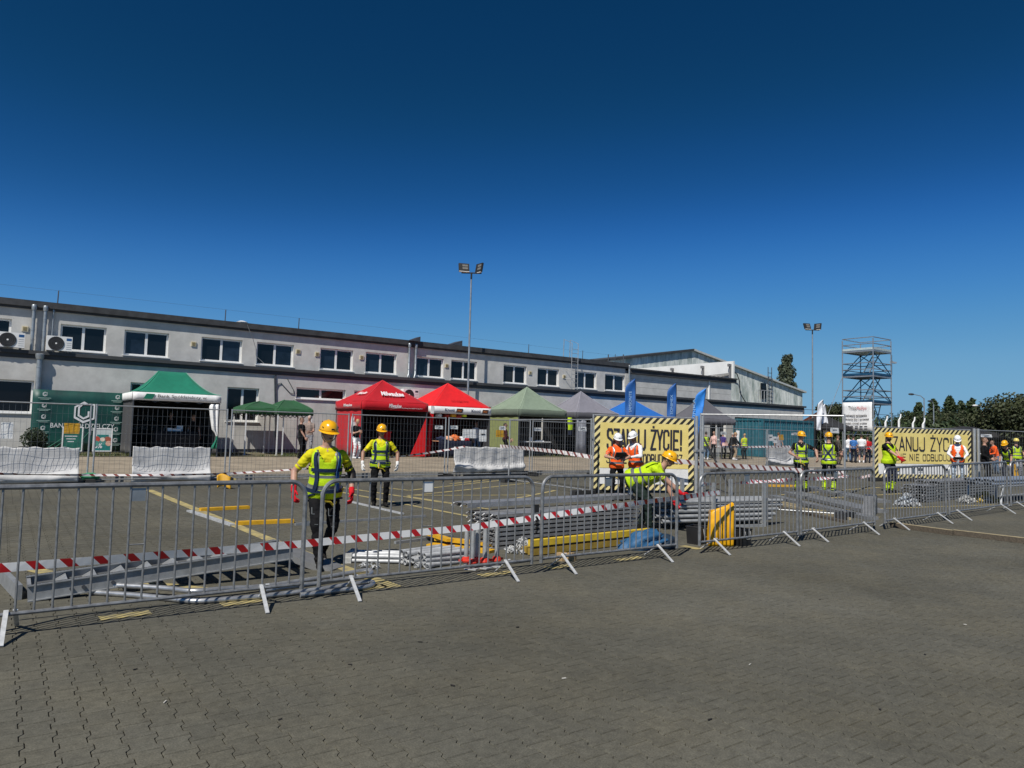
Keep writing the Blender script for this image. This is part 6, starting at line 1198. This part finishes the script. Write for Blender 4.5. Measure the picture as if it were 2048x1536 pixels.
    if trim:
        for sd in (0, 1):
            hj, kn, an = legs[sd]
            for f0, f1, dx in ((.42, .62, .03), (.62, .62, .03), (.92, .93, .0)):
                a_ = lerp(hj, kn, f0)+F*.086*s; b_ = lerp(hj, kn, f1)+F*.082*s; off_ = X*(dx+.03)*s; g = MB(); g.beam(a_+off_-Vector((0, .0, 0)), b_+off_*(1 if f0 != f1 else -.4)-X*(.04*s if f0 != f1 and f0 > .9 else 0), .008*s, .006*s, up=(0, 1, 0)); g.build('trouser_piping', REFL, t)
    PEOPLE[-1]['fr'] = (hp, T, X, F, s); return t
def finish_people():
    tmp = []
    for d in PEOPLE:
        me = bpy.data.meshes.new('tmp'); me.from_pydata(d['q'].v, [], d['q'].f); o = bpy.data.objects.new('tmp', me); COL.objects.link(o); m = o.modifiers.new('r', 'REMESH'); m.mode = 'VOXEL'; m.voxel_size = d['vox']*.85; m.use_smooth_shade = True; m2 = o.modifiers.new('s', 'SMOOTH'); m2.factor = .5; m2.iterations = 2; tmp.append(o)
    dg = bpy.context.evaluated_depsgraph_get()
    for d, o in zip(PEOPLE, tmp):
        me = bpy.data.meshes.new_from_object(o.evaluated_get(dg)); me.name = 'body'; q = d['q']; kd = KDTree(len(q.f)); cen = []
        for i, f in enumerate(q.f):
            c = Vector((0, 0, 0))
            for k in f: c += Vector(q.v[k])
            kd.insert(c/len(f), i)
        kd.balance(); n = len(me.polygons); lab = [0]*n
        for p in me.polygons: lab[p.index] = q.m[kd.find(p.center)[1]]
        # cloth wrinkles on dressed vertices
        nv_ = len(me.vertices); co = np.zeros(nv_*3, np.float32); no = np.zeros(nv_*3, np.float32); me.vertices.foreach_get('co', co); me.vertex_normals.foreach_get('vector', no); co = co.reshape(-1, 3); no = no.reshape(-1, 3)
        lv = np.zeros(len(me.loops), np.int32); me.loops.foreach_get('vertex_index', lv); lt = np.zeros(n, np.int32); me.polygons.foreach_get('loop_total', lt); vl = np.zeros(nv_, np.int32); vl[lv] = np.repeat(np.array(lab, np.int32), lt)
        s = d['s']; am = np.zeros(nv_, np.float32)
        for i in np.nonzero((vl == 1) | (vl == 2) | (vl == 6))[0]:
            x, y, z = (float(k) for k in co[i]); am[i] = pnoise(x*9+s*7, y*9, z*16)*.015+pnoise(x*20, y*20+s*5, z*30)*.007
        me.vertices.foreach_set('co', (co+no*am[:, None]).ravel())
        for m in d['mats']: me.materials.append(m)
        me.polygons.foreach_set('material_index', lab); me.polygons.foreach_set('use_smooth', [True]*n)
        # hands: five fingers each; eyes
        ex = MB()
        for sd, (el, w_) in zip((-1, 1), d['wr']):
            D = (w_-el).normalized(); N = Vector(d['handN'][0 if sd < 0 else 1]) if d['handN'] else (d['X']*-sd*.9+d['F']*-.3); g = MB() if d['glove'] else ex
            hand_prims(g, Vector(w_), D, -N, sd, d['curl'], s*1.08, 0)
            if d['glove']:
                rcone(g, Vector(w_)-D*.05*s, Vector(w_)+D*.01*s, .036*s, .034*s, 0, 10); g.build('glove', d['glove'], d['t'], smooth=True)
        MHx = d['MH']; hc = d['hc']
        if d['shades']:
            g = MB(); [g.ell(hc+MHx @ Vector((sx*.034*s, .094*s, .012*s)), (.026*s, .010*s, .018*s), 10, 6, 0, MHx) for sx in (-1, 1)]; g.bar(hc+MHx @ Vector((-.07*s, .05*s, .018*s)), hc+MHx @ Vector((.07*s, .05*s, .018*s)), .004, 4); g.build('sunglasses', BLACK, d['t'], smooth=True)
        else:
            for sx in (-1, 1): ex.ell(hc+MHx @ Vector((sx*.032*s, .085*s, .012*s)), (.013*s, .008*s, .007*s), 8, 6, 4, MHx)
        ex.ell(hc+MHx @ Vector((0, .088*s, -.052*s)), (.022*s, .007*s, .005*s), 8, 5, 4, MHx)
        b = bmesh.new(); b.from_mesh(me); em = bpy.data.meshes.new('e'); em.from_pydata(ex.v, [], ex.f); b2 = len(b.faces); b.from_mesh(em); b.faces.ensure_lookup_table()
        for i in range(b2, len(b.faces)): b.faces[i].material_index = ex.m[i-b2]; b.faces[i].smooth = True
        b.to_mesh(me); b.free(); bpy.data.meshes.remove(em)
        meshobj('body', me, d['t'])
    for o in tmp: m = o.data; bpy.data.objects.remove(o); bpy.data.meshes.remove(m)
def held(name, label, cat, t, m, builder):  # an object a person holds, placed in scene space
    M = Matrix.Translation(t.location) @ Matrix.Rotation(t.rotation_euler.z, 4, 'Z'); q = MB(); builder(q); q.v = [tuple(M @ Vector(v)) for v in q.v]; return tag(q.build(name, m), label, cat)
GW = 'scaffold workers in the yard'
# the walking worker in front
w1 = person('broad worker in yellow helmet, yellow vest and harness with red gloves walking with head bowed', G(642, 1130), 8, 1.82, lean=8, hip=(0, 0, .90), feet=((-.05, -.26, -4, 0.07, 34), (.06, .26, 4)), hands=((-.31, .12, .88), (.37, .14, .91)), poles=((-.7, -1, 0), (.7, -1, 0)), head=(-14, 10), belly=.04, bulk=1.05, shirt=YSH, pants=BLK, skin=SKIN, hair=HAIRD, glove=GRED, vest=HV, helmet=HYEL, harness=True, vox=.0115, group=GW, strapc=STRAP, curl=.75, armband=-1, trim=True)
w2 = person('worker in yellow helmet and dark harness with white gloves standing in the open yard', G(757, 1013), 4, 1.74, lean=3, feet=((-.14, 0, -10), (.10, -.03, 12)), hands=((-.36, .12, .92), (.38, .12, .92)), poles=((-1, -.7, 0), (1, -.7, 0)), head=(-6, 12), belly=.02, bulk=1.05, shirt=YSH, pants=BLK, skin=SKIN2, glove=GWHT, vest=HV, helmet=HYEL, harness=True, vox=.013, group=GW, shades=False, beard=False)
P = G(1300, 1066); P = Vector((P.x+.1, P.y+.15, 0))
w3 = person('worker in a yellow vest bending far over to grip a tube with a red glove', P, 80, 1.90, lean=66, hip=(0, -.24, .84), feet=((-.16, -.16, 0), (.16, .05, 0)), hands=((-.22, .40, .50), (.12, .78, .46)), poles=((-1, -.2, .4), (.4, -.6, .6)), head=(0, 2), bulk=1.2, shirt=HV, pants=DKG, skin=SKIN, glove=GRED, vest=HV, helmet=HYEL, vox=.012, group=GW, text_back='SEMPERFOR', twist=-14)
# two with clipboards
o1 = person('woman in white helmet and orange vest reading from a dark clipboard', G(1232, 1001), 12, 1.68, lean=2, hands=((-.16, .32, 1.10), (.14, .30, 1.12)), poles=((-1, -.4, -.4), (1, -.4, -.4)), head=(-6, 22), fem=True, shirt=HVO, sleeves='short', pants=BLK, hair=HAIRD, longhair=True, vest=HVO, helmet=HWHT, vox=.014, group='inspectors with clipboards', shades=True, open_vest=False)
o2 = person('bearded man in white helmet and orange vest over a white shirt holding a clipboard', G(1270, 1000), -42, 1.74, lean=4, hands=((-.14, .34, 1.10), (.12, .36, 1.14)), poles=((-1, -.4, -.5), (1, -.4, -.5)), head=(0, 24), shirt=WSH, sleeves='long', pants=LJEAN, hair=HAIRB, beard=True, vest=HVO, helmet=HWHT, vox=.014, group='inspectors with clipboards', shades=True, open_vest=False)
for t_, nm in ((o1, 'dark clipboard held by the woman in the orange vest'), (o2, 'dark clipboard held by the bearded man')): held('clipboard', nm, 'clipboard', t_, mat('clipboard', (.02, .021, .023), .5), lambda q: q.box((0, .40, 1.12), (.25, .32, .012), M=Matrix.Rotation(R(32), 3, 'X')))
# right-hand workers
w4 = person('worker in black tee, yellow vest and harness with elbows out beside the kneeling place', G(1602, 984), 8, 1.78, hands=((-.42, .18, 1.02), (.20, .30, 1.05)), poles=((-1, -.6, .1), (1, -.7, -.2)), head=(-30, 6), shirt=BLK, pants=BLK, vest=HV, helmet=HYEL, harness=True, legband=HV, vox=.016, group=GW, shades=True)
w5 = person('worker seen from behind with a crossed harness over a yellow vest', G(1658, 986), 172, 1.78, hip=(0, 0, .92), hands=((-.22, .34, 1.18), (.30, .28, 1.05)), head=(-20, 0), shirt=BLK, pants=BLK, vest=HV, helmet=HYEL, harness=True, legband=HV, vox=.016, group=GW, feet=((-.14, .05, 0), (.12, -.08, 4)))
w6 = person('worker in black tee and yellow vest pulling on a red glove before the second banner', G(1778, 985), 52, 1.80, hands=((-.02, .40, .98), (.10, .46, 1.02)), poles=((-1, -.6, -.3), (1, -.5, -.3)), head=(22, 6), shirt=BLK, pants=NAVY, vest=HV, vestband=False, helmet=HYEL, legband=HV, vox=.016, group=GW, glove=GRED, belly=.04, bulk=1.05, shades=False, beard=True)
w7 = person('person in white helmet, white shirt and orange vest looking down before the second banner', G(1916, 974), 4, 1.78, hands=((-.15, .28, .98), (.15, .28, .98)), poles=((-1, -.4, -.3), (1, -.4, -.3)), head=(0, 34), shirt=WSH, sleeves='long', pants=LJEAN, vest=HVO, helmet=HWHT, vox=.018, open_vest=True, skin=SKIN2, group=GW, vestband=False)
held('tablet', 'dark tablet held by the white-helmeted person at the second banner', 'tablet', w7, BLACK, lambda q: q.box((0, .34, .98), (.3, .22, .02), M=Matrix.Rotation(R(20), 3, 'X')))
w8 = person('dark-clothed person standing between the second banner and the black tent', G(1971, 970), 70, 1.76, hands=((-.1, .28, 1.0), (.18, .26, .98)), shirt=BLK, sleeves='long', pants=BLK, hair=HAIRB, vox=.02, group=GW)
w9 = person('worker in yellow helmet stooping beside the yellow folded sign', G(2018, 968), -20, 1.72, lean=28, hands=((-.2, .35, .7), (.2, .35, .7)), head=(0, 18), shirt=BLK, pants=NAVY, vest=HV, helmet=HYEL, harness=True, vox=.02, group=GW)
w10 = person('worker in pale yellow helmet and yellow vest standing at the black tent', G(2034, 955), 20, 1.76, shirt=BLK, pants=GREYC, vest=HV, helmet=mat('helmet_pale', (.75, .62, .16), .35), vox=.02, group=GW, hands=((-.2, .3, 1.0), (.25, .2, .9)))
w11 = person('person in an orange jacket leaning over the long table', G(1995, 948), -60, 1.7, lean=22, shirt=HVO, sleeves='long', pants=JEAN, hair=HAIRB, vox=.022, group=GW, hands=((-.1, .45, 1.0), (.2, .45, 1.0)))
# people around the tents
GT = 'visitors at the tents'
P = G(611, 918); man1 = person('man in a black tee and black trousers seen side on by the gazebo', Vector((P.x, 28.9, 0)), 60, 1.70, hands=((-.22, .1, .78), (.14, .30, .86)), head=(0, 4), shirt=BLK, pants=BLK, hair=HAIRB, vox=.018, group=GT, bulk=1.05); man1.location.x = UX(602, 28.9, 1.2)
man2 = person('grey-haired man in a taupe shirt behind the one in black', Vector((UX(618, 29.9, 1.4), 29.9, 0)), -15, 1.80, hands=((-.12, .3, 1.05), (.18, .3, 1.02)), shirt=TAUPE, pants=GREYC, hair=HAIRG, vox=.018, group=GT, bald=False)
wom = person('woman in white trousers and black top looking at her phone by the dark red tent', Vector((UX(712, 28.7, 1.2), 28.7, 0)), 40, 1.72, hands=((-.06, .28, 1.16), (.12, .28, 1.18)), head=(0, 28), fem=True, shirt=BLK, pants=WSH, boots=SHOEW, hair=HAIRL, vox=.018, group=GT)
person('man in a half white tee standing inside the red and white tent', Vector((UX(952, 30.9, 1.2), 30.9, 0)), 30, 1.78, shirt=WSH, pants=JEAN, vox=.02, group=GT, hands=((-.26, .08, .85), (.24, .12, .84)))
person('person in a dark maroon jacket outside the olive tent wall', Vector((UX(1010, 29.3, 1.2), 29.3, 0)), 100, 1.76, shirt=fab('maroon', (.05, .012, .014)), sleeves='long', pants=BLK, vox=.02, group=GT, vest=None, hands=((-.1, .3, .95), (.22, .2, .9)))
person('long-haired helper behind the counter of the bank tent', Vector((UX(386, 31.0, 1.2), 31.0, 0)), 20, 1.68, fem=True, longhair=True, hair=HAIRB, shirt=BLK, pants=BLK, vox=.02, group=GT)
person('short-haired helper in black inside the bank tent', Vector((UX(340, 31.6, 1.2), 31.6, 0)), -20, 1.72, shirt=BLK, pants=BLK, hair=HAIRB, vox=.02, group=GT)
pq = 27.4
def vis(label, x, p, face, H, **k): return person(label, Vector((UX(x, p, 1.3), p, 0)), face, H, vox=.022, group=GT, **k)
vis('visitor in a yellow vest and blue jeans seen from behind by the grey tent', 1412, pq, 168, 1.66, shirt=BLK, pants=JEAN, vest=HV, hair=HAIRD, longhair=False, fem=True, boots=SHOEW); vis('visitor in a pale pink top standing at the table edge', 1428, 28.6, -30, 1.70, shirt=PINK, pants=BLK, hair=HAIRB, fem=True); vis('visitor in a purple top behind the table', 1446, 28.6, 150, 1.66, shirt=PURP, pants=BLK, hair=HAIRD, fem=True)
vis('visitor in a black coat bending to the table', 1461, 27.8, 120, 1.66, lean=16, shirt=BLK, sleeves='long', pants=BLK, hair=HAIRG, hands=((-.1, .4, .95), (.2, .4, .92))); vis('visitor with pale trousers and dark top at the table', 1468, 27.2, 100, 1.68, lean=10, shirt=BLK, sleeves='long', pants=fab('khaki', (.32, .24, .16)), hair=HAIRL, boots=SHOEW, fem=True, hands=((-.1, .4, .95), (.2, .4, .92)))
vis('visitor in a yellow vest with bright hair near the container corner', 1489, 27.8, -150, 1.62, shirt=YSH, pants=BLK, vest=HV, hair=HAIRL, fem=True); vis('grey-shirted man with short hair before the teal container', 1557, 26.8, 170, 1.76, shirt=GREYC, pants=BLK, hair=HAIRB); vis('camouflage-dressed person behind the crossed harness worker', 1676, 22.5, 120, 1.70, shirt=CAMO, sleeves='long', pants=CAMO, hair=HAIRB)
vis('visitor in a blue tee at the far tables', 1707, 24.2, 160, 1.72, shirt=BLUC, pants=NAVY, hair=HAIRD); vis('bulky visitor in a white tee at the far tables', 1723, 24.0, 172, 1.82, shirt=WSH, pants=fab('grey_shorts', (.12, .12, .14)), hair=HAIRD, shorts=True, boots=SHOEW, bulk=1.15); vis('visitor in a red tee at the far tables', 1735, 23.8, 175, 1.68, shirt=REDC, pants=NAVY, hair=HAIRB, bulk=1.1); vis('visitor in a white tee beside the scaffold tower banner', 1697, 25.0, -160, 1.74, shirt=WSH, pants=JEAN, hair=HAIRB)
finish_people()
# tables and stock at the tents
def table(label, u, p, w, d, h, top, skirt=None, rz=0.0):
    t = thing('table', label, 'table', (u, p, gz(u, p)), rz); q = MB(); q.box((0, 0, h-.02), (w, d, .04)); q.build('tabletop', top, t)
    for x in (-w/2+.05, w/2-.05):
        for y in (-d/2+.05, d/2-.05): q = MB(); q.box((x, y, (h-.04)/2), (.035, .035, h-.04)); q.build('leg', DSTEEL, t)
    if skirt: q = MB(); q.grid(lambda s, r: Vector((-w/2+w*s, -d/2-.012-.02*math.sin(s*30)*r, h+.004-(h*.92)*r)), 40, 4); q.build('cloth_front', skirt, t, smooth=True, solid=.004); q = MB(); q.box((0, 0, h+.004), (w+.02, d+.02, .006)); q.build('cloth_top', skirt, t)
    return t
CP = mat('cloth_print', (.62, .22, .10), .8, rgb2=(.70, .42, .25), scale=6); t = table('stall table with a dark navy cloth in the red and white tent', UX(903, 29.6, .9), 29.6, 1.8, .7, .8, CP, fab('navy_cloth', (.012, .014, .03))); table('dark stall table in the bank tent with white leaflets', UX(350, 30.9, 1), 30.9, 1.6, .6, .95, DSTEEL, C_DARK); table('folding table in the olive tent with small items', UX(1068, 30.8, 1), 30.8, 1.8, .7, .8, WHITE); table('white clothed table before the dark grey tent', UX(1466, 28.3, .8), 28.3, 3.0, .7, .78, C_WHITE, None); table('long white table before the black tent', UX(2000, 17.6, .9), 17.6, 3.6, .7, .95, WHITE, C_WHITE); table('stall table with bright goods at the far right tents', UX(1722, 25.2, .8), 25.2, 3, .8, .8, WHITE, None)
rs = random.Random(4)
for k, (u, p, z, w, d, h, m, lb) in enumerate([(UX(352, 30.8, 1), 30.8, .955, .3, .2, .1, PAPER, 'white paper stack on the bank tent counter'), (UX(360, 30.8, 1.2), 30.9, .955, .22, .05, .22, PAPER, 'small white display card on the bank tent counter'), (UX(338, 30.8, 1), 30.8, .955, .16, .16, .12, WHITE, 'white mug box on the bank tent counter'), (UX(1058, 30.8, 1), 30.7, .80, .12, .12, .2, WHITE, 'white bottle box on the olive tent table'), (UX(1075, 30.8, 1), 30.7, .80, .5, .3, .06, PAPER, 'pale tray on the olive tent table'), (UX(1450, 28.2, 1), 28.2, .78, .3, .2, .2, PINK, 'pink parcel on the table before the dark grey tent'), (UX(1712, 25, 1), 25.0, .8, .4, .3, .2, fab('orange_box', (.7, .16, .02)), 'orange box on the far stall table'), (UX(1740, 25, 1), 25.0, .8, .3, .3, .3, WSH, 'white box on the far stall table')]):
    q = MB(); q.box((0, 0, h/2), (w, d, h)); q.box((0, 0, h+.004), (w*.9, d*.9, .008)); tag(q.build('parcel', m, None, loc=(u, p, gz(u, p)+z), rz=rs.uniform(-.4, .4)), lb, 'parcel')
for k, (dx, r_, m_, lb) in enumerate(((-.6, (.24, .2, .12), fab('cloth_navy', (.02, .025, .06)), 'navy garment bundle at the end of the stall table'), (-.25, (.3, .22, .13), fab('cloth_peach', (.62, .34, .22)), 'peach garment bundle on the stall table'), (.12, (.26, .24, .17), fab('cloth_orange', (.62, .16, .05)), 'orange garment bundle on the stall table'), (.42, (.22, .2, .12), WSH, 'white garment bundle on the stall table'), (.68, (.2, .2, .1), REDC, 'red garment bundle at the far end of the stall table'))):
    sack('garment_bundle', lb, 'garments', Vector((UX(903, 29.6, .9)+dx, 29.5, gz(18, 29.6)+.80)), r_, m_, 30+k, .5, .5)
for k, (x, y, m, lb) in enumerate(((877, 829, WHITE, 'white cap hanging under the white valance'), (893, 830, fab('cap_red', (.3, .03, .02)), 'dark red cap hanging under the white valance'), (906, 829, HYEL, 'orange cap hanging under the white valance'), (917, 831, fab('cap_red2', (.4, .05, .03)), 'red cap hanging between the orange and lime caps'), (927, 829, fab('cap_lime', (.55, .65, .05)), 'lime cap hanging under the white valance'))):
    a = FP(x, y, 30.3); sack('cap', lb, 'cap', a-Vector((0, 0, .12)), (.17, .14, .12), m, 20+k, .6, .2)
a = FP(1140, 858, 29.9); q = MB()
def jk(s_, r): th_ = s_*2*math.pi; w_ = .06+.12*(1-abs(r-.4)); return Vector((w_*math.cos(th_)*(1+.2*math.sin(th_*3+r*5)), .09*math.sin(th_), .62-.95*r))
q.grid(jk, 18, 10, close_u=True); q.m = [1 if k > 125 else (2 if 60 < k < 80 else 0) for k in range(len(q.f))]; tag(q.build('hanging_jacket', [HV, NAVY, REFL], None, smooth=True, loc=(a.x, 29.9, a.z)), 'yellow work jacket hanging at the corner of the olive tent', 'jacket')
a = FP(1476, 862, 27.6); q = MB(); q.grid(lambda s_, r: Vector((.05*s_*4-.1+.16*(s_-.5)*(1-r), .05*math.sin(s_*9), 1.75-1.0*r)), 6, 6); q.bar((0, .06, 0), (0, .06, 1.8), .02, 6); tag(q.build('folded_parasol', C_WHITE, None, loc=(a.x, 27.6, gz(a.x, 27.6)), solid=.01), 'folded white parasol on a thin pole beside the container corner', 'parasol')
P = G(2032, 968); t = thing('folding_sign', 'yellow folding floor sign with black marks beside the stooping worker', 'sign', V(P)); q = MB(); q.box((0, 0, .45), (.32, .03, .6), M=Matrix.Rotation(R(-10), 3, 'X')); q.build('front_board', YPAP, t); q = MB(); q.box((0, .14, .45), (.32, .03, .6), M=Matrix.Rotation(R(10), 3, 'X')); q.build('back_board', YPAP, t); q = MB(); q.box((0, -.02, .5), (.16, .03, .03), M=Matrix.Rotation(R(-10), 3, 'X')); q.build('mark', INKD, t)
